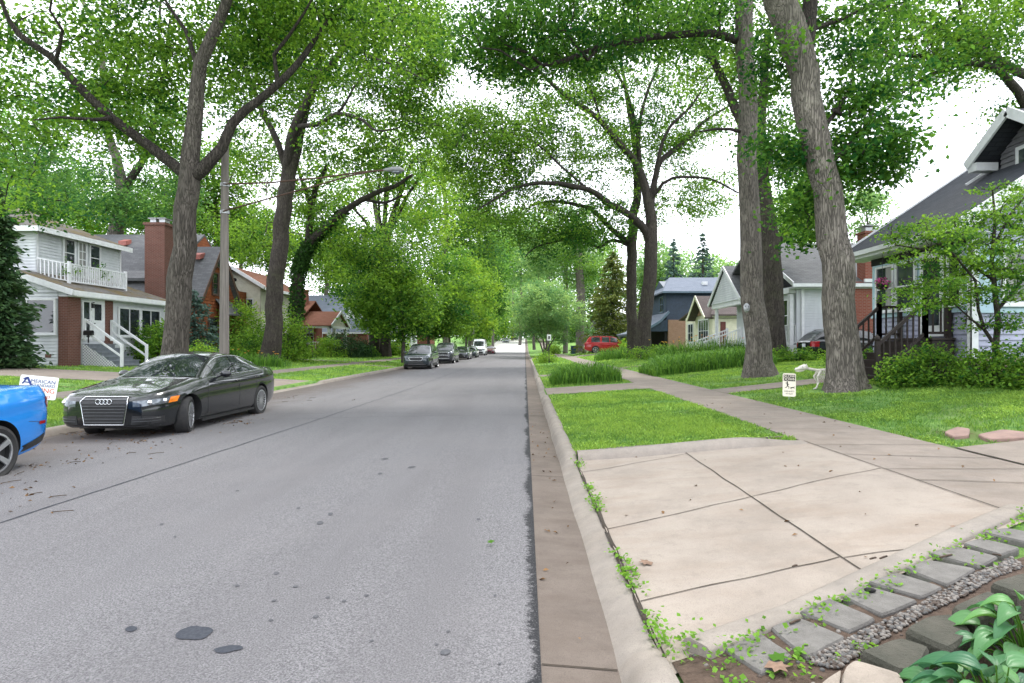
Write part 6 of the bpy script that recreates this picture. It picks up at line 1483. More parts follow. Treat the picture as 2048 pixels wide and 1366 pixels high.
def car(name, label, cat, S, loc, rz, col, near=False, group='cars parked along the left kerb', steer=0.):
    """S: length, half widths, belt, bottom, roof profile ...; local +x runs from the nose to the tail"""
    L = S['L']; hw = S['w'] / 2; wf = pch([(x, y * hw) for x, y in S['plan']]); zb = pch(S['belt']); z0 = pch(S['bot']); rf = pch(S['roof']); gx0, gx1 = S['roof'][0][0], S['roof'][-1][0]
    wr = pch(S['rw']); root = thing(name, label, cat, loc, rz, group); nx = 64 if near else 34
    xs = sorted(set([0, .008, .03, .07, .12, .2] + [L * i / nx for i in range(1, nx)] + [L - .2, L - .12, L - .06, L - .02, L]))
    def sec(x):
        w, a, b = wf(x), z0(x), zb(x); h = b - a; cr = S.get('crown', .05) * sstep(0, .5, x) * sstep(L, L - .5, x); bw = .90 if gx0 + .1 < x < gx1 - .1 else .86
        rn = .06 * (1 - sstep(0, .15, min(x, L - x)))
        return [(0, a), (w * .8, a), (w * (.93 - rn), a + .03), (w * (.975 - rn * .3), a + h * .14), (w * .99, a + h * .30), (w, a + h * .48), (w * .995, a + h * .62), (w * .982, a + h * .72), (w * .99, a + h * .755), (w * .965, a + h * .86), (w * (bw + .035), b - .02), (w * bw, b + .004), (w * .7, b + cr * .45), (w * .40, b + cr * .8), (0, b + cr)]
    vs = []; fs = []; m = None
    for x in xs:
        s = sec(x); ring = [(x, y, z) for y, z in s] + [(x, -y, z) for y, z in s[-2:0:-1]]; m = len(ring); vs += ring
    for i in range(len(xs) - 1):
        for k2 in range(m): fs.append((i * m + k2, i * m + (k2 + 1) % m, (i + 1) * m + (k2 + 1) % m, (i + 1) * m + k2))
    n = len(vs); fs.append(tuple(range(m - 1, -1, -1))); fs.append(tuple(range(n - m, n)))
    mb = MB(); mb.add(vs, fs, 0, True)
    me = mb.mesh('body', [col, PLASTIC], None, None); tmp = bpy.data.objects.new('body_tmp', me); COL.objects.link(tmp)
    cut = []
    for wx in S['wx']:
        for sg in (-1, 1):
            c = MB(); R = Matrix.Translation((wx, sg * (hw - .13), S['wr'] + .015)) @ Matrix.Rotation(math.radians(90), 4, 'X'); r = S['wr'] * 1.09
            c.lathe([(r, -.2), (r, .2)], 36, R); c.add(c.v[:36], [tuple(range(36))]); c.add(c.v[36:72], [tuple(range(35, -1, -1))])
            cme = c.mesh('cut', [PLASTIC]); bm = bmesh.new(); bm.from_mesh(cme); bmesh.ops.remove_doubles(bm, verts=bm.verts, dist=1e-5); bmesh.ops.recalc_face_normals(bm, faces=bm.faces); bm.to_mesh(cme); bm.free()
            co = bpy.data.objects.new('cut', cme); COL.objects.link(co); cut.append(co)
            md = tmp.modifiers.new('b', 'BOOLEAN'); md.object = co; md.operation = 'DIFFERENCE'; md.solver = 'EXACT'; md.material_mode = 'TRANSFER'
    bm = bmesh.new(); bm.from_mesh(me); bmesh.ops.recalc_face_normals(bm, faces=bm.faces); bm.to_mesh(me); bm.free()
    dg = bpy.context.evaluated_depsgraph_get(); dg.update(); ev = bpy.data.meshes.new_from_object(tmp.evaluated_get(dg)); ev.name = 'body'
    bpy.data.objects.remove(tmp); [bpy.data.objects.remove(c) for c in cut]
    ev.set_sharp_from_angle(angle=math.radians(38)); body = link('body', ev, root)
    bv = BVHTree.FromPolygons([v.co for v in ev.vertices], [tuple(p.vertices) for p in ev.polygons])

    # ---- greenhouse: G(x, s) over one side, s 0..1 side glass, 1..2 roof
    def G(x, s, sg=1, off=0.):
        b = zb(x) - .015; t = max(b - .03, rf(x)); wb = wf(x) * .895; w = min(wb, wr(x)); f = min(1, max(0, (t - b) / .32)); ed = t - .055 * f
        if s <= 1: y = lerp(wb, w, s) + .022 * math.sin(math.pi * s) * f; z = lerp(b, ed, s); nrm = Vector((0, .93, .36))
        else: q = s - 1; y = w * (1 - q) ; z = ed + .055 * f * (1 - (1 - q) ** 2.4) + .012 * f * q; nrm = Vector((0, 0, 1))
        p = Vector((x, y * sg, z))
        if off: nrm.y *= sg; p += nrm * off
        return p
    gh = MB()
    for sg in (1, -1): gh.grid(lambda a, c: G(lerp(gx0, gx1, a), 2 * c, sg), 60 if near else 36, 20, 0, True, sg < 0)
    ghm = gh.mesh('cabin', [col], None, None); bm = bmesh.new(); bm.from_mesh(ghm); bmesh.ops.remove_doubles(bm, verts=bm.verts, dist=1e-4); bmesh.ops.recalc_face_normals(bm, faces=bm.faces); bm.to_mesh(ghm); bm.free(); ghm.set_sharp_from_angle(angle=math.radians(38))
    cab = link('cabin', ghm, root)

    def pane(nm, x0, x1, s0, s1, sides, off=.006, parent=None, slope=False):
        g = MB()
        for sg in sides:
            def fn(a, c):
                x = lerp(x0, x1, a); p = G(x, lerp(s0, s1, c), sg)
                if slope: e = .01; dx = (rf(x + e) - rf(x - e)) / (2 * e); p += Vector((-dx, 0, 1)).normalized() * off
                else: p = G(x, lerp(s0, s1, c), sg, off)
                return p
            g.grid(fn, 14, 10, 0, True, sg < 0)
        return part(nm, g, CARGLASS, parent or root, True)
    xw = S['shield']; pane('windscreen', xw[0], xw[1], 1.10, 2, (1, -1), .006, None, True)
    if S.get('rear'): pane('rear_window', S['rear'][0], S['rear'][1], 1.16, 2, (1, -1), .006, None, True)
    for x0, x1 in S['side']:
        for sg in (1, -1): pane('side_window', x0, x1, .10, .90, (sg,))
    if near or S.get('trim'):
        for sg in (1, -1):
            g = MB(); xa, xb = S['side'][0][0], S['side'][-1][1]
            g.tube([G(lerp(xa, xb, i / 30), .94, sg, .008) for i in range(31)], .009, 5); g.tube([G(lerp(xa, xb, i / 30), .05, sg, .008) for i in range(31)], .009, 5)
            part('window_trim', g, CHROME if near else PLASTIC, root, True)
    elif S.get('rack'):
        for sg in (1, -1):
            g = MB(); g.tube([G(lerp(S['shield'][1] + .25, S['rear'][0] - .1, i / 12), 1.12, sg, .04 if 0 < i < 12 else 0) for i in range(13)], .018, 6)
            part('roof_rail', g, PLASTIC, root, True)

    # ---- projected details
    def fp_(d, o):
        h = bv.ray_cast(Vector(o), Vector(d)); return h[0]

    def decal(nm, pts, d, mat, off=.006, n=8, m_=3, par=None, th=0., lab=None):
        """four corners pushed along d on to the body; slightly proud of it"""
        d = Vector(d).normalized(); a, b, c, e = [Vector(p) for p in pts]; g = MB(); last = [None]

        def fn(s, t):
            o = lerp(lerp(a, b, s), lerp(e, c, s), t); h = fp_(d, o - d * 3)
            if h is None: h = last[0] or o
            last[0] = h; return h - d * off
        g.grid(fn, n, m_); return part(nm, g, mat, par or root, True, None, lab)

    def ring(pts, d, w, off, par, mat, nm='grille_frame', closed=True):
        d = Vector(d); q = []
        pts = [Vector(p) for p in pts]; pp = pts + [pts[0]] if closed else pts
        for u_, v_ in zip(pp, pp[1:]):
            for i in range(6):
                o = lerp(u_, v_, i / 6); h = fp_(d, o - d * 3); q.append((h or o) - d * off)
        q.append(q[0] if closed else (fp_(d, pp[-1] - d * 3) or pp[-1]) - d * off)
        g = MB(); g.tube(q, w, 6); return part(nm, g, mat, par, True)
    fx = (1, 0, 0)
    for dec in S.get('dec', ()): decal(*dec)
    gr = S.get('grille')
    if gr:
        g = decal('grille', [(0, -gr[0], gr[2]), (0, gr[0], gr[2]), (0, gr[1], gr[3]), (0, -gr[1], gr[3])], fx, PLASTIC, .008, 14, 6)
        w0, w1, za, zc = gr[:4]; cy = (zc - za) * .18
        if len(gr) > 4:
            ring([(0, -w0, za + .01), (0, w0, za + .01), (0, lerp(w0, w1, .7), zc - cy), (0, w1 - .06, zc), (0, -w1 + .06, zc), (0, -lerp(w0, w1, .7), zc - cy)], fx, gr[4], .012, g, CHROME)
        sl = MB()
        for i in range(1, gr[5] if len(gr) > 5 else 5):
            t = i / (gr[5] if len(gr) > 5 else 5); z = lerp(za, zc, t); ww = lerp(w0, w1, t) - .03
            sl.tube([(fp_(fx, (-3, ww * (j / 4 - 1), z)) or Vector((0, 0, z))) - Vector((.014, 0, 0)) for j in range(9)], .0075, 5)
        part('grille_slats', sl, S.get('slat', RIM_D), g, True)
    for hl in S.get('lamps', ()):
        for sg in (1, -1):
            pts = [(x, y * sg, z) for x, y, z in hl[0]]; h = decal('headlight', pts, (.8, -.6 * sg, 0) if hl[1] == 'f' else ((-.8, -.6 * sg, 0) if hl[1] == 'r' else (0, -sg, 0)), hl[2], .008, 10, 4)
            if hl[1] == 'r': h.name = 'taillight'
            if hl[1] == 's': h.name = 'side_marker'
            if near and hl[1] == 'f' and hl[2] is LAMP:
                p0 = [lerp(Vector(pts[1]), Vector(pts[0]), .22), Vector(pts[1]), Vector(pts[2]), lerp(Vector(pts[2]), Vector(pts[3]), .22)]
                decal('turn_signal', p0, (.8, -.6 * sg, 0), AMBER, .012, 4, 4, h)
                for t in (.34, .66):
                    q = lerp(lerp(Vector(pts[0]), Vector(pts[1]), t), lerp(Vector(pts[3]), Vector(pts[2]), t), .5); c = fp_(Vector((.8, -.6 * sg, 0)).normalized(), q - Vector((.8, -.6 * sg, 0)) * 3)
                    if c: bl = MB(); bl.ball(c - Vector((.0, 0, 0)), .03, .045, .045, 12); part('lamp_projector', bl, CHROME, h, True)
    # seams, handles, sills
    def seam(pts, w=.006):
        for sg in (1, -1):
            q = []; sm = MB()
            for u_, v_ in zip(pts, pts[1:]):
                for i in range(8):
                    t = i / 8; h = fp_((0, -sg, 0), (lerp(u_[0], v_[0], t), 3 * sg, lerp(u_[1], v_[1], t)))
                    if h: q.append(h + Vector((0, .001 * sg, 0)))
            if len(q) > 2: sm.tube(q, w * .5, 4); part('door_seam', sm, PLASTIC, root, True)
    for s in S.get('seams', ()): seam(s)
    for hx, hz_ in S.get('handles', ()):
        for sg in (1, -1):
            h = fp_((0, -sg, 0), (hx, 3 * sg, hz_))
            if h: g = MB(); g.tube([h + Vector((-.11, 0, 0)), h + Vector((-.08, .03 * sg, .003)), h + Vector((.08, .03 * sg, .005)), h + Vector((.11, 0, .003))], .012, 6); part('door_handle', g, col, root, True)
    if S.get('mirror'):
        mx_, mz = S['mirror']
        for sg in (1, -1):
            g = MB(); yb = wf(mx_) * .9; g.tube([(mx_, yb * sg, mz - .02), (mx_ + .02, (yb + .1) * sg, mz + .02)], .025, 6); g.ball((mx_ + .03, (yb + .17) * sg, mz + .045), .075, .115, .075, 12); part('wing_mirror', g, col, root, True)
    if S.get('sill', True):
        for sg in (1, -1):
            g = MB(); y = hw * .955 * sg; g.box(S['wx'][0] + S['wr'] * 1.15, S['wx'][1] - S['wr'] * 1.15, y - .03, y + .012 * sg, z0(L / 2) - .012, z0(L / 2) + (.16 if S.get('clad') else .03))
            part('sill_trim', g, PLASTIC, root, True)
    g = MB(); g.box(.35, L - .75, -hw * .72, hw * .72, .16, .26); part('underbody', g, PLASTIC, root, True)
    tme, rme = wheel_meshes(S['wr'], S.get('ww', .225), S.get('rim', 'five'), S.get('rimdark', False))
    for wx in S['wx']:
        for sg in (-1, 1):
            w = link('wheel', tme, root); w.location = (wx, sg * (hw - S.get('ww', .225) / 2 - .012), S['wr'] - .008); w.rotation_euler = (0, random.random(), steer if wx == S['wx'][0] else 0)
            r = link('rim', rme, w)
    root['_'] = 0; del root['_']
    return root, decal, fp_, ring


import bmesh
SEDAN = dict(L=4.93, w=1.874, plan=[(0, .66), (.05, .76), (.16, .86), (.35, .93), (.7, .98), (1.1, 1), (3.9, .995), (4.4, .96), (4.7, .90), (4.88, .80), (4.93, .70)],
             belt=[(0, .66), (.06, .72), (.2, .775), (.5, .83), (.95, .895), (1.45, .965), (2.1, .985), (3.2, 1.01), (4.0, 1.045), (4.55, 1.06), (4.8, 1.03), (4.93, .93)],
             bot=[(0, .26), (.08, .215), (.3, .185), (.7, .18), (4.2, .19), (4.7, .27), (4.93, .38)], roof=[(1.38, .95), (1.7, 1.13), (2.1, 1.335), (2.35, 1.415), (2.75, 1.452), (3.1, 1.44), (3.5, 1.38), (3.9, 1.255), (4.45, 1.055)],
             rw=[(1.38, .80), (1.9, .66), (2.3, .60), (3.2, .60), (3.8, .60), (4.45, .66)], shield=(1.47, 2.27), rear=(3.52, 4.36), side=[(1.95, 2.72), (2.80, 3.52), (3.58, 3.98)],
             wx=(.92, 3.832), wr=.338, ww=.235, rim='multi', grille=(.33, .42, .26, .735, .0075, 9), mirror=(1.98, .985), handles=((2.72, .86), (3.62, .885)), crown=.045,
             lamps=[([(0, .47, .565), (.5, .93, .62), (.58, .93, .715), (0, .47, .665)], 'f', LAMP)], seams=[[(1.52, .26), (1.50, .60), (1.56, .93)], [(2.76, .26), (2.77, .95)], [(3.42, .40), (3.55, .62), (3.62, .97)], [(1.0, .74), (2.6, .765), (4.6, .81)]])
AUX = (-6.16 + -8.03) / 2
car1, dec1, cast1, ring1 = car('parked_saloon', 'glossy black saloon with four interlocked chrome rings on its grille', 'car', SEDAN, (-7.0, 9.9, .0), math.radians(90), CAR_BLACK, True, steer=math.radians(19))
g = MB()                                                                     # the ring emblem
for i in range(4):
    y = (i - 1.5) * .062; c = cast1((1, 0, 0), (-3, y, .655)) or Vector((0, y, .655))
    R = Matrix.Translation(c - Vector((.018, 0, 0))) @ Matrix.Rotation(math.radians(90), 4, 'Y'); a = MB()
    pts = [R @ Vector((.041 * math.cos(t * math.pi / 12), .041 * math.sin(t * math.pi / 12), 0)) for t in range(25)]; g.tube(pts, .006, 6)
part('ring_emblem', g, CHROME, car1, True)
for sg in (1, -1):
    dec1('air_intake', [(0, .44 * sg, .27), (.25, .86 * sg, .29), (.25, .86 * sg, .40), (0, .46 * sg, .42)], (.86, -.5 * sg, 0), PLASTIC, .005, 8, 4)
    for z in (.32, .365): ring1([(0, .47 * sg, z), (.2, .82 * sg, z + .01)], (.86, -.5 * sg, 0), .005, .012, car1, RIM_D, 'intake_bar', False)
ring1([(0, -.80, .245), (0, 0, .235), (0, .80, .245)], (1, 0, 0), .006, .003, car1, PLASTIC, 'lower_lip', False)
# bright blue coupe: only its tail is in the picture
COUPE = dict(L=4.78, w=1.91, plan=[(0, .72), (.2, .9), (.6, .97), (1.2, .98), (3.2, .985), (3.8, 1.0), (4.3, .965), (4.6, .89), (4.74, .80), (4.78, .74)], belt=[(0, .62), (.3, .78), (1.0, .9), (1.6, .98), (3.0, 1.0), (3.7, 1.03), (4.3, 1.075), (4.66, 1.09), (4.78, .99)],
             bot=[(0, .26), (.4, .19), (4.0, .21), (4.5, .27), (4.78, .40)], roof=[(1.5, .97), (2.0, 1.2), (2.4, 1.34), (2.8, 1.38), (3.3, 1.32), (3.8, 1.19), (4.4, 1.06)], rw=[(1.5, .8), (2.4, .58), (3.4, .56), (4.4, .6)], shield=(1.6, 2.38), rear=(3.35, 4.25), side=[(2.1, 3.1), (3.2, 3.6)],
             wx=(.85, 3.76), wr=.345, ww=.26, rim='five', rimdark=False, grille=(.5, .55, .4, .6), lamps=[([(4.6, .95, .60), (4.45, .96, .60), (4.45, .96, .64), (4.6, .95, .64)], 's', LAMP_R), ([(4.78, .45, .80), (4.7, .86, .80), (4.66, .87, .94), (4.78, .45, .94)], 'r', LAMP_R)], mirror=(2.0, 1.0), seams=[[(3.15, .3), (3.2, .98)], [(4.25, .66), (4.7, .60)]])
car2, dec2, cast2, _r = car('parked_coupe', 'bright blue coupe whose tail and one wheel show at the left picture edge', 'car', COUPE, (-7.22, 3.3, -.03), math.radians(90), CAR_BLUE, True)
for sg in (1, -1): dec2('bumper_valance', [(4.1, .97 * sg, .27), (4.6, .9 * sg, .36), (4.6, .9 * sg, .47), (4.15, .97 * sg, .36)], (0, -sg, 0), PLASTIC, .006, 8, 3)


def suv(L, w, h, belt=1.05, nose=.95, van=False):
    k_ = L / 4.6
    b = [(0, nose - .22), (.05, nose - .12), (.18, nose - .04), (.5 * k_, nose + .02), (1.15 * k_, belt - .02), (2, belt), (L - .6, belt + .05), (L - .12, belt + .06), (L, belt - .06)]
    ro = [(1.05 * k_, belt - .02), (1.45 * k_, h * .80), (1.85 * k_, h * .955), (2.3 * k_, h), (L - 1.2, h), (L - .75, h * .985), (L - .45, h * .93), (L - .12, belt + .07)]
    d = dict(L=L, w=w, plan=[(0, .74), (.06, .83), (.2, .91), (.5, .97), (1, 1), (L - .9, 1), (L - .35, .955), (L - .08, .88), (L, .80)], belt=b, bot=[(0, .36), (.1, .28), (.5, .24), (L - .6, .26), (L - .15, .36), (L, .45)], roof=ro, rw=[(1.05 * k_, w * .42), (1.8 * k_, w * .345), (L - .8, w * .34), (L - .1, w * .39)],
             shield=(1.14 * k_, 1.80 * k_), rear=(L - .52, L - .16), side=[(1.62 * k_, 2.3 * k_), (2.38 * k_, 3.12 * k_), (3.2 * k_, L - .78)], wx=(.9 * k_, L - .98 * k_), wr=.36, ww=.23, rim='five', grille=(.42, .46, nose - .33, nose - .10, .012, 5), mirror=(1.62 * k_, belt + .02), clad=True, rack=True,
             lamps=[([(0, .5, nose - .17), (.35, w * .5, nose - .13), (.40, w * .5, nose - .02), (0, .5, nose - .07)], 'f', LAMP), ([(L, w * .33, belt - .26), (L - .25, w * .49, belt - .26), (L - .25, w * .49, belt - .02), (L, w * .34, belt - .02)], 'r', LAMP_R)],
             dec=[('air_intake', [(0, -.5, nose - .55), (0, .5, nose - .55), (0, .46, nose - .40), (0, -.46, nose - .40)], (1, 0, 0), PLASTIC, .006, 10, 3), ('bumper_strip', [(0, -.62, nose - .63), (0, .62, nose - .63), (0, .62, nose - .585), (0, -.62, nose - .585)], (1, 0, 0), RIM, .006, 10, 2), ('number_plate', [(L, .16, .70), (L, -.16, .70), (L, -.16, .86), (L, .16, .86)], (-1, 0, 0), PLATE, .006, 2, 2)],
             seams=[[(1.5 * k_, .4), (1.5 * k_, belt - .02)], [(2.34 * k_, .4), (2.34 * k_, belt)], [(3.1 * k_, .5), (3.16 * k_, belt)]], handles=((2.2 * k_, belt - .13), (3.0 * k_, belt - .12)))
    return d


def wing(S): S['wing'] = 1; return S


A90 = math.radians(90)
CX5 = suv(4.58, 1.85, 1.67); CX5['grille'] = (.36, .50, .58, .80, .015, 6)
c3, dcx, cst, rg = car('parked_crossover', 'dark graphite crossover nearest behind the black saloon, under the young maple', 'car', CX5, (-7.05, 38.4, 0), A90, CAR_GREY, False)
DUR = suv(5.0, 1.93, 1.80, 1.12, 1.08); DUR['grille'] = (.50, .54, .74, .98, .02, 3)
c4, dd, cst, rg = car('parked_crossover', 'larger dark steel crossover second in the line of parked cars', 'car', DUR, (-7.0, 50.2, 0), A90, CAR_GREY2, False)
dd('grille_crossbar', [(0, -.05, .74), (0, .05, .74), (0, .05, .98), (0, -.05, .98)], (1, 0, 0), CAR_GREY2, .012, 2, 3); dd('grille_crossbar', [(0, -.5, .83), (0, .5, .83), (0, .5, .89), (0, -.5, .89)], (1, 0, 0), CAR_GREY2, .012, 8, 2)
FSED = dict(SEDAN); FSED['lamps'] = [([(0, .47, .575), (.5, .93, .63), (.58, .93, .715), (0, .47, .665)], 'f', LAMP)]; FSED['grille'] = (.5, .42, .30, .48, .01, 4)
car('parked_saloon', 'dark grey saloon third in the line of parked cars', 'car', FSED, (-6.95, 63.5, 0), A90, CAR_GREY2, False)
car('parked_saloon', 'dark saloon with bright headlights in front of the white van', 'car', FSED, (-6.95, 73.8, 0), A90, CAR_GREY, False)
VAN = dict(L=5.6, w=2.05, plan=[(0, .78), (.08, .87), (.3, .95), (.8, 1), (5.3, 1), (5.6, .97)], belt=[(0, .95), (.1, 1.08), (.5, 1.2), (.9, 1.32), (1.4, 1.36), (5.6, 1.36)], bot=[(0, .34), (.2, .28), (5.4, .3), (5.6, .4)], roof=[(.8, 1.3), (1.25, 1.8), (1.6, 2.2), (1.95, 2.45), (2.4, 2.52), (5.2, 2.54), (5.5, 2.5), (5.59, 1.4)], rw=[(.8, .86), (1.7, .80), (2.4, .78), (5.5, .78)],
           shield=(.92, 1.62), rear=None, side=[(1.35, 2.2)], wx=(1.0, 4.6), wr=.35, rim='six', grille=(.52, .56, .72, .98, .012, 4), mirror=(1.3, 1.45), lamps=[([(0, .58, .86), (.4, 1.02, .9), (.45, 1.02, 1.14), (0, .58, 1.04)], 'f', LAMP)], dec=[('bumper', [(0, -.85, .36), (0, .85, .36), (0, .85, .62), (0, -.85, .62)], (1, 0, 0), PLASTIC, .008, 10, 3)], seams=[[(2.3, .4), (2.3, 1.36)]], clad=True)
car('white_van', 'tall white van parked beyond the dark saloons', 'van', VAN, (-6.95, 88.5, 0), A90, CAR_WHITE, False)
car('parked_saloon', 'maroon car half hidden behind the white van', 'car', FSED, (-6.1, 101, zr(101)), A90, CAR_MAROON, False)
car('parked_saloon', 'silver car far up the road near the crest', 'car', FSED, (-5.4, 165, zr(165)), math.radians(90), CAR_SILVER, False, 'distant cars on the rising road')
car('parked_saloon', 'dark car farthest up the road near the crest', 'car', FSED, (-3.0, 190, zr(190)), math.radians(90), CAR_GREY, False, 'distant cars on the rising road')
SUB = suv(5.5, 2.02, 1.90, 1.14, 1.10); SUB['rim'] = 'six'; SUB['wr'] = .40; SUB['clad'] = False; SUB['side'] = [(1.9, 2.72), (2.82, 3.62), (3.85, 4.78)]
car('red_suv', 'large red utility wagon parked across the far right drive', 'car', SUB, (12.0, 65.6, zg(9, 65.6)), math.radians(180), CAR_RED, False, 'cars in the driveways')
FOR = suv(4.6, 1.8, 1.66)
car('silver_crossover', 'silver-grey crossover in the left drive behind the pair of trunks', 'car', FOR, (-19.3, 70.4, zg(-17, 70.4)), 0, CAR_SILVER, False, 'cars in the driveways')
BLK = suv(4.4, 1.8, 1.5, .98, .92); car('black_crossover', 'black crossover tail beside the white siding house, behind the leaning trunk', 'car', BLK, (17.1, 27.1, zg(12.5, 27) - .08), math.radians(180), CAR_BLACK, False, 'cars in the driveways')
# ================================================================ STREET FURNITURE AND SMALL THINGS
lp = thing('street_lamp', 'weathered wooden pole with a long double arm and cobra lamp over the road', 'street lamp', (-9.2, 18.2, zg(-9.2, 18.2)))
mb = MB(); pts = [(-9.2, 18.2, .0), (-9.2, 18.2, 2), (-9.19, 18.2, 5), (-9.17, 18.2, 7.95)]; mb.tube(pts, [.145, .135, .118, .105], 14); part('pole', mb, POLEWOOD, lp)
mb = MB(); mb.tube([(-9.17, 18.08, 6.49), (-7.8, 18.08, 6.53), (-6.2, 18.08, 6.68), (-5, 18.08, 6.85), (-4.2, 18.08, 6.92)], .026, 8); part('upper_arm', mb, RUST, lp)
mb = MB(); mb.tube([(-9.17, 18.06, 5.66), (-8, 18.06, 5.98), (-6.3, 18.06, 6.45), (-5.3, 18.06, 6.74), (-4.7, 18.06, 6.86)], .024, 8); part('lower_arm', mb, RUST, lp)
mb = MB(); mb.tube([(-7.85, 18.07, 6.53), (-7.85, 18.07, 6.03)], .012, 6); part('arm_tie', mb, RUST, lp)
for z in (6.49, 5.66):
    mb = MB(); mb.lathe([(.135, -.05), (.135, .05)], 14, Matrix.Translation((-9.18, 18.2, z))); part('pole_band', mb, STEEL, lp)
mb = MB(); mb.tube([(-4.3, 18.08, 6.92), (-4.2, 18.08, 6.925), (-4.0, 18.08, 6.94), (-3.8, 18.08, 6.93), (-3.66, 18.08, 6.9)], [.03, .055, .085, .08, .02], 12); hd = part('lamp_head', mb, M('grey_lamp_housing', (.22, .225, .23), None, 8, .5, metal=.3), lp)
mb = MB(); mb.ball((-3.9, 18.08, 6.85), .16, .085, .05, 12); part('lamp_lens', mb, LAMP, hd)


def sign_thing(name, label, w, h, loc, yaw, lean, roll=0., th=.012):
    r = link(name, None); r.empty_display_size = .1; tag(r, label, 'sign')
    Mx = Matrix.Translation(loc) @ Matrix.Rotation(yaw, 4, 'Z') @ Matrix.Rotation(lean, 4, 'X') @ Matrix.Rotation(roll, 4, 'Y'); r.matrix_world = Mx; WM[r] = Mx
    mb = MB(); c = .03; q = []
    for cx_, cz_, a0 in ((w / 2 - c, c, -90), (w / 2 - c, h - c, 0), (-w / 2 + c, h - c, 90), (-w / 2 + c, c, 180)):
        for i in range(4): a = math.radians(a0 + 30 * i); q.append((cx_ + c * math.cos(a), 0, cz_ + c * math.sin(a)))
    mb.prism(q, (0, th, 0)); return r, mb, Mx


def stext(par, Mx, txt, size, x, z, mat, sx=1., shear=0., name='lettering', y=-.004):
    return text(txt, size, '-Y', 0, 0, 0, 0, mat, par, name, .001, shear, Mx @ Matrix.Translation((x, y, z)) @ Matrix.Rotation(math.radians(90), 4, 'X'), sx=sx)


INK = M('black_ink', (.012, .012, .012), None, 8, .6, dirt=0); INK_B = M('blue_ink', (.02, .045, .22), None, 8, .6, dirt=0); INK_R = M('orange_red_ink', (.62, .10, .03), None, 8, .6, dirt=0)
BOARD = M('white_sign_board', (.78, .78, .77), (.72, .72, .71), 8, .5, dirt=.1); BOARD_C = M('cream_sign_board', (.72, .66, .54), (.66, .60, .49), 8, .55, dirt=.2)
s1, mb, Mx = sign_thing('yard_sign', 'white roofing yard sign with blue and orange-red lettering behind the blue coupe', .64, .44, (-9.45, 11.5, .56), math.radians(14), math.radians(-4), math.radians(7))
part('board', mb, BOARD, s1, True)
for x in (-.2, .2):
    mb = MB(); mb.tube([(x, .006, .02), (x, .006, -.42)], .005, 6); part('wire_stake', mb, STEEL, s1, True)
stext(s1, Mx, 'MERICAN', .098, .07, .335, INK_B, 1.0); stext(s1, Mx, 'STANDARD', .075, .085, .26, INK_B, 1.0); stext(s1, Mx, 'ROOFING', .125, -.0, .165, INK_R, 1.04); stext(s1, Mx, '7323', .07, .16, .05, INK_R, 1.)
mb = MB()
for a, b, w in (((-.27, .27), (-.2, .40), .026), ((-.2, .40), (-.12, .25), .036), ((-.235, .305), (-.15, .30), .02), ((-.265, .36), (-.215, .395), .018), ((-.245, .345), (-.19, .405), .018)): mb.beam((a[0], -.004, a[1]), (b[0], -.004, b[1]), .004, w, (0, 1, 0)) if 0 else mb.beam((a[0], -.004, a[1]), (b[0], -.004, b[1]), w, .004, (0, 1, 0))
part('roof_logo', mb, INK_B, s1, True)
s2, mb, Mx = sign_thing('yard_sign', 'cream slow-down sign with running child and dog silhouettes beside the sidewalk', .28, .52, (5.95, 13.4, .44), math.radians(-8), math.radians(-5), math.radians(2))
part('board', mb, BOARD_C, s2, True)
mb = MB(); mb.box(-.125, .125, -.004, -.0005, .345, .495); part('black_panel', mb, INK, s2, True)
stext(s2, Mx, 'SLOW', .085, 0, .455, BOARD_C, 1.0, y=-.008); stext(s2, Mx, 'DOWN', .085, 0, .385, BOARD_C, .96, y=-.008); stext(s2, Mx, 'KIDS & PETS', .046, 0, .115, INK, .86); stext(s2, Mx, 'AT PLAY', .046, 0, .06, INK, .9)
mb = MB()                                                     # running child
c = Matrix.Translation((-.045, -.003, .25)); cir = [(.018 * math.cos(t * .524), -.003, .018 * math.sin(t * .524) + .07) for t in range(12)]
mb.prism([c @ Vector((x, 0, z)) for x, y, z in cir], (0, .002, 0))
for a, b, w in (((0, .05), (.008, -.01), .028), ((.0, .04), (-.04, .055), .012), ((.005, .04), (.04, .015), .012), ((.008, -.01), (.04, -.045), .015), ((.04, -.045), (.03, -.075), .012), ((.006, -.01), (-.02, -.05), .015), ((-.02, -.05), (-.05, -.055), .012)): mb.beam(c @ Vector((a[0], 0, a[1])), c @ Vector((b[0], 0, b[1])), w, .002, (0, 1, 0))
part('child_silhouette', mb, INK, s2, True)
mb = MB(); c = Matrix.Translation((.065, -.003, .2))
for a, b, w in (((-.035, .0), (.03, .008), .022), ((.03, .008), (.05, .025), .016), ((-.035, .005), (-.055, .025), .007), ((-.03, -.005), (-.05, -.03), .008), ((.025, 0), (.05, -.022), .008), ((-.025, -.005), (-.015, -.032), .008)): mb.beam(c @ Vector((a[0], 0, a[1])), c @ Vector((b[0], 0, b[1])), w, .002, (0, 1, 0))
part('dog_silhouette', mb, INK, s2, True)
mb = MB(); mb.tube([(0, .012, .05), (0, .012, -.2)], .006, 6); part('wire_stake', mb, STEEL, s2, True)
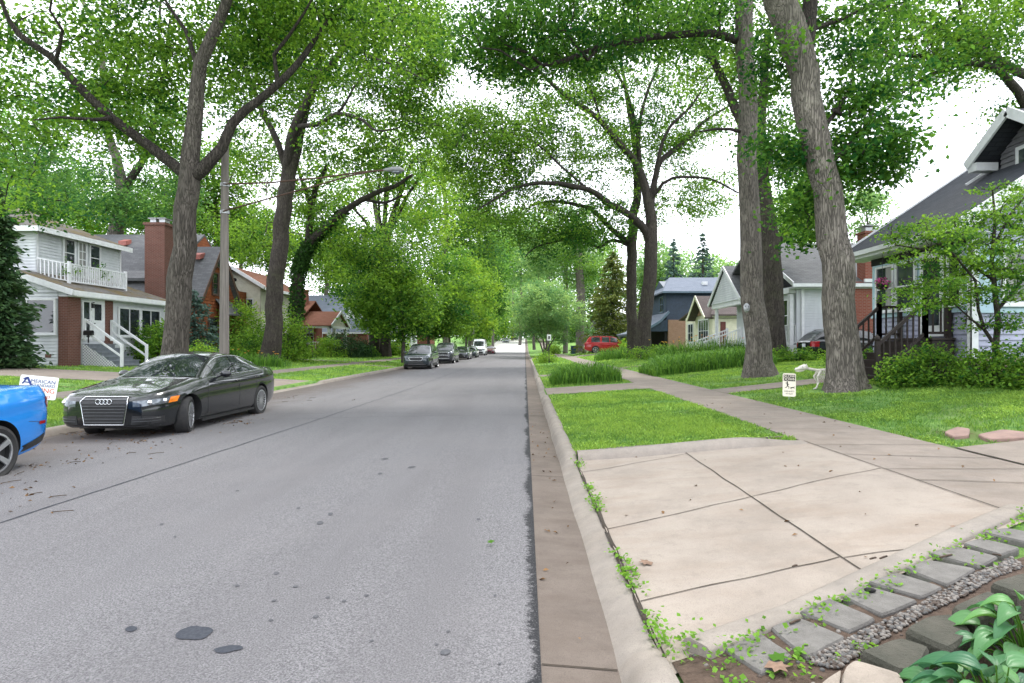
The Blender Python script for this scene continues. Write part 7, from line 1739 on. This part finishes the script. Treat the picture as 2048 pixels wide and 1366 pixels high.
# small parking sign on a black post
s3 = thing('sign_post', 'slim black post with a small white sign at the right kerb', 'sign', (1.88, 46.5, zg(1.88, 46.5)))
mb = MB(); mb.box(1.85, 1.91, 46.48, 46.52, .1, 2.4); part('post', mb, BLACK, s3); mb = MB(); mb.box(1.72, 2.04, 46.45, 46.475, 1.95, 2.42); part('sign_plate', mb, BOARD, s3)
mb = MB(); mb.box(1.82, 1.94, 46.444, 46.449, 2.05, 2.3); part('sign_mark', mb, INK, s3)
mb = MB(); mb.box(6.2, 6.9, 80, 80.7, zg(6.5, 80), zg(6.5, 80) + 1.0); mb.box(6.15, 6.95, 79.95, 80.75, zg(6.5, 80) + 1.005, zg(6.5, 80) + 1.1)
solo('wheelie_bin', mb, M('dark_blue_plastic', (.02, .05, .12), None, 5, .5), 'dark blue bin by the thick pale trunk in the distance', 'bin')

# skeleton dog
sk = thing('skeleton_dog', 'white plastic skeleton dog standing half behind the leaning trunk', 'decoration', (7.4, 14.95, zg(7.4, 14.95)))
YD = 14.95; gz = zg(7.4, YD)
def V3(x, z, y=0.): return (x, YD + y, z)
mb = MB(); mb.tube([V3(6.775, .985), V3(6.80, .99), V3(6.86, 1.0), V3(6.92, 1.025), V3(7.0, 1.04), V3(7.06, 1.03), V3(7.1, 1.01)], [.022, .034, .042, .056, .075, .07, .035], 12)
for s in (-1, 1): mb.ball(V3(7.04, 1.09, s * .055), .022, .012, .04, 8)
skl = part('skull', mb, BONE, sk)
mb = MB(); mb.tube([V3(6.80, .945), V3(6.88, .94), V3(6.98, .96), V3(7.04, .99)], [.018, .024, .026, .02], 8); part('jaw', mb, BONE, skl)
mb = MB(); [mb.ball(V3(6.955, 1.045, s * .05), .02, .016, .02, 8) for s in (-1,)]; part('eye_socket', mb, DARK, skl)
mb = MB(); mb.ball(V3(6.775, 1.0), .014, .016, .012, 8); part('nose_socket', mb, DARK, skl)
SP = [V3(7.08, 1.01), V3(7.2, .985), V3(7.34, .965), V3(7.5, .975), V3(7.68, .985), V3(7.88, .975), V3(8.02, .95)]
mb = MB(); mb.tube(SP, [.028, .03, .03, .028, .026, .026, .024], 8)
for i in range(22): t = i / 22 * 5.99; a = int(t); p = lerp(Vector(SP[a]), Vector(SP[a + 1]), t - a); mb.beam(p, p + Vector((.01, 0, .045)), .012, .016)
part('spine', mb, BONE, sk)
for i in range(11):
    x = 7.31 + i * .042; h = .235 * math.sin(math.pi * (.30 + .55 * i / 11)); 
    for s in (-1, 1):
        mb = MB(); mb.tube([V3(x + .03 * t / 8 * 2, .965 - h * math.sin(math.pi * t / 16) ** 1.0, s * (.012 + .095 * math.sin(math.pi * min(1, t / 8.5)))) for t in range(9)], .0085, 5); part('rib', mb, BONE, sk)
mb = MB(); mb.tube([V3(7.33, .75), V3(7.5, .735), V3(7.68, .76)], .012, 6); part('breastbone', mb, BONE, sk)
for s, dx in ((-1, 0), (1, .12)):
    mb = MB(); zf_ = zg(7.25 + dx, YD) + .012; y = s * .09
    mb.tube([V3(7.40, .95, y * .7), V3(7.30, .80, y)], [.034, .026], 8); mb.tube([V3(7.30, .80, y), V3(7.335 + dx * .5, .66, y)], [.024, .02], 8); mb.tube([V3(7.335 + dx * .5, .66, y), V3(7.27 + dx, zf_ + .03, y)], [.022, .015], 8); mb.tube([V3(7.28 + dx, zf_ + .02, y), V3(7.2 + dx, zf_, y)], [.022, .014], 8); part('front_leg', mb, BONE, sk)
    mb = MB(); zf_ = zg(8.05 + dx, YD) + .012; mb.tube([V3(7.98, .93, y * .7), V3(7.9 + dx, .74, y)], [.035, .024], 8); mb.tube([V3(7.9 + dx, .74, y), V3(8.07 + dx, .66, y)], [.022, .018], 8); mb.tube([V3(8.07 + dx, .66, y), V3(8.03 + dx, zf_ + .03, y)], [.02, .015], 8); mb.tube([V3(8.04 + dx, zf_ + .02, y), V3(7.95 + dx, zf_, y)], [.022, .014], 8); part('hind_leg', mb, BONE, sk)
mb = MB(); mb.tube([V3(8.02, .95), V3(8.15, .93), V3(8.28, .85)], [.02, .014, .008], 6); part('tail', mb, BONE, sk)

# face ornament hung on the straight trunk
fo = thing('face_ornament', 'small grey metal face fixed to the straight oak trunk', 'ornament', (7.29, 19.56, 2.66)); yf = 19.56
mb = MB(); mb.ball((7.29, yf + .02, 2.82), .105, .05, .16, 14); mb.tube([(7.29, yf - .035, 2.88), (7.29, yf - .06, 2.80), (7.29, yf - .04, 2.785)], [.014, .022, .026], 8); mb.tube([(7.235, yf - .025, 2.735), (7.29, yf - .045, 2.72), (7.345, yf - .025, 2.735)], .012, 6)
for s in (-1, 1): mb.tube([(7.29 + s * .02, yf - .03, 2.895), (7.29 + s * .06, yf - .028, 2.905), (7.29 + s * .09, yf - .01, 2.88)], .012, 6)
part('face', mb, STEEL, fo)
for s in (-1, 1): mb = MB(); mb.ball((7.29 + s * .045, yf - .022, 2.855), .02, .014, .014, 8); part('eye', mb, DARK, fo)
# ================================================================ LIGHT, SKY, CAMERA
SUN_EL, SUN_AZ = math.radians(58), math.radians(35)
w = bpy.data.worlds.new('World'); SC.world = w; w.use_nodes = True; nt = w.node_tree; bg = nt.nodes['Background']
sky = nt.nodes.new('ShaderNodeTexSky'); sky.sky_type = 'NISHITA'; sky.sun_disc = False; sky.sun_elevation = SUN_EL; sky.sun_rotation = SUN_AZ
sky.dust_density = 2.0
tc = nt.nodes.new('ShaderNodeTexCoord'); mp = nt.nodes.new('ShaderNodeMapping'); mp.inputs[3].default_value = (1, 1, 2.2)
nt.links.new(tc.outputs['Generated'], mp.inputs[0])
nz = nt.nodes.new('ShaderNodeTexNoise'); nz.inputs['Scale'].default_value = 2.2; nz.inputs['Detail'].default_value = 6; nt.links.new(mp.outputs[0], nz.inputs['Vector'])
mr = nt.nodes.new('ShaderNodeMapRange'); mr.interpolation_type = 'SMOOTHSTEP'; mr.inputs[1].default_value = .30; mr.inputs[2].default_value = .52
mr.inputs[3].default_value = .72
nt.links.new(nz.outputs[0], mr.inputs[0])
mx = nt.nodes.new('ShaderNodeMix'); mx.data_type = 'RGBA'; nt.links.new(mr.outputs[0], mx.inputs[0]); nt.links.new(sky.outputs[0], mx.inputs[6])
mx.inputs[7].default_value = (13.0, 13.45, 14.6, 1)
nt.links.new(mx.outputs[2], bg.inputs[0]); bg.inputs[1].default_value = .10
ld = bpy.data.lights.new('sun', 'SUN'); ld.energy = 1.5; ld.angle = math.radians(10); ld.color = (1, .96, .9)
sun = bpy.data.objects.new('sun', ld); COL.objects.link(sun)
# direction towards the sun; Nishita rotation is clockwise from +Y seen from above
dv = Vector((math.sin(SUN_AZ) * math.cos(SUN_EL), math.cos(SUN_AZ) * math.cos(SUN_EL), math.sin(SUN_EL)))
sun.rotation_euler = dv.to_track_quat('Z', 'Y').to_euler(); sun.location = dv * 60
cd = bpy.data.cameras.new('camera'); cam = bpy.data.objects.new('camera', cd); COL.objects.link(cam)
cam.location = (0, 0, H); cam.rotation_euler = (math.radians(90), 0, 0)
cd.sensor_width = 36; cd.lens = F / 2048 * 36; cd.shift_x = (1024 - CX) / 2048; cd.shift_y = (CY - 683) / 2048
cd.clip_start = .05; cd.clip_end = 2000
SC.camera = cam
SC.view_settings.view_transform = 'Standard'; SC.view_settings.look = 'None'; SC.view_settings.exposure = 1.36; SC.view_settings.gamma = 1
SC.cycles.max_bounces = 8; SC.cycles.diffuse_bounces = 4; SC.cycles.transmission_bounces = 5; SC.cycles.glossy_bounces = 3
SC.cycles.use_denoising = True
SC.render.film_transparent = False
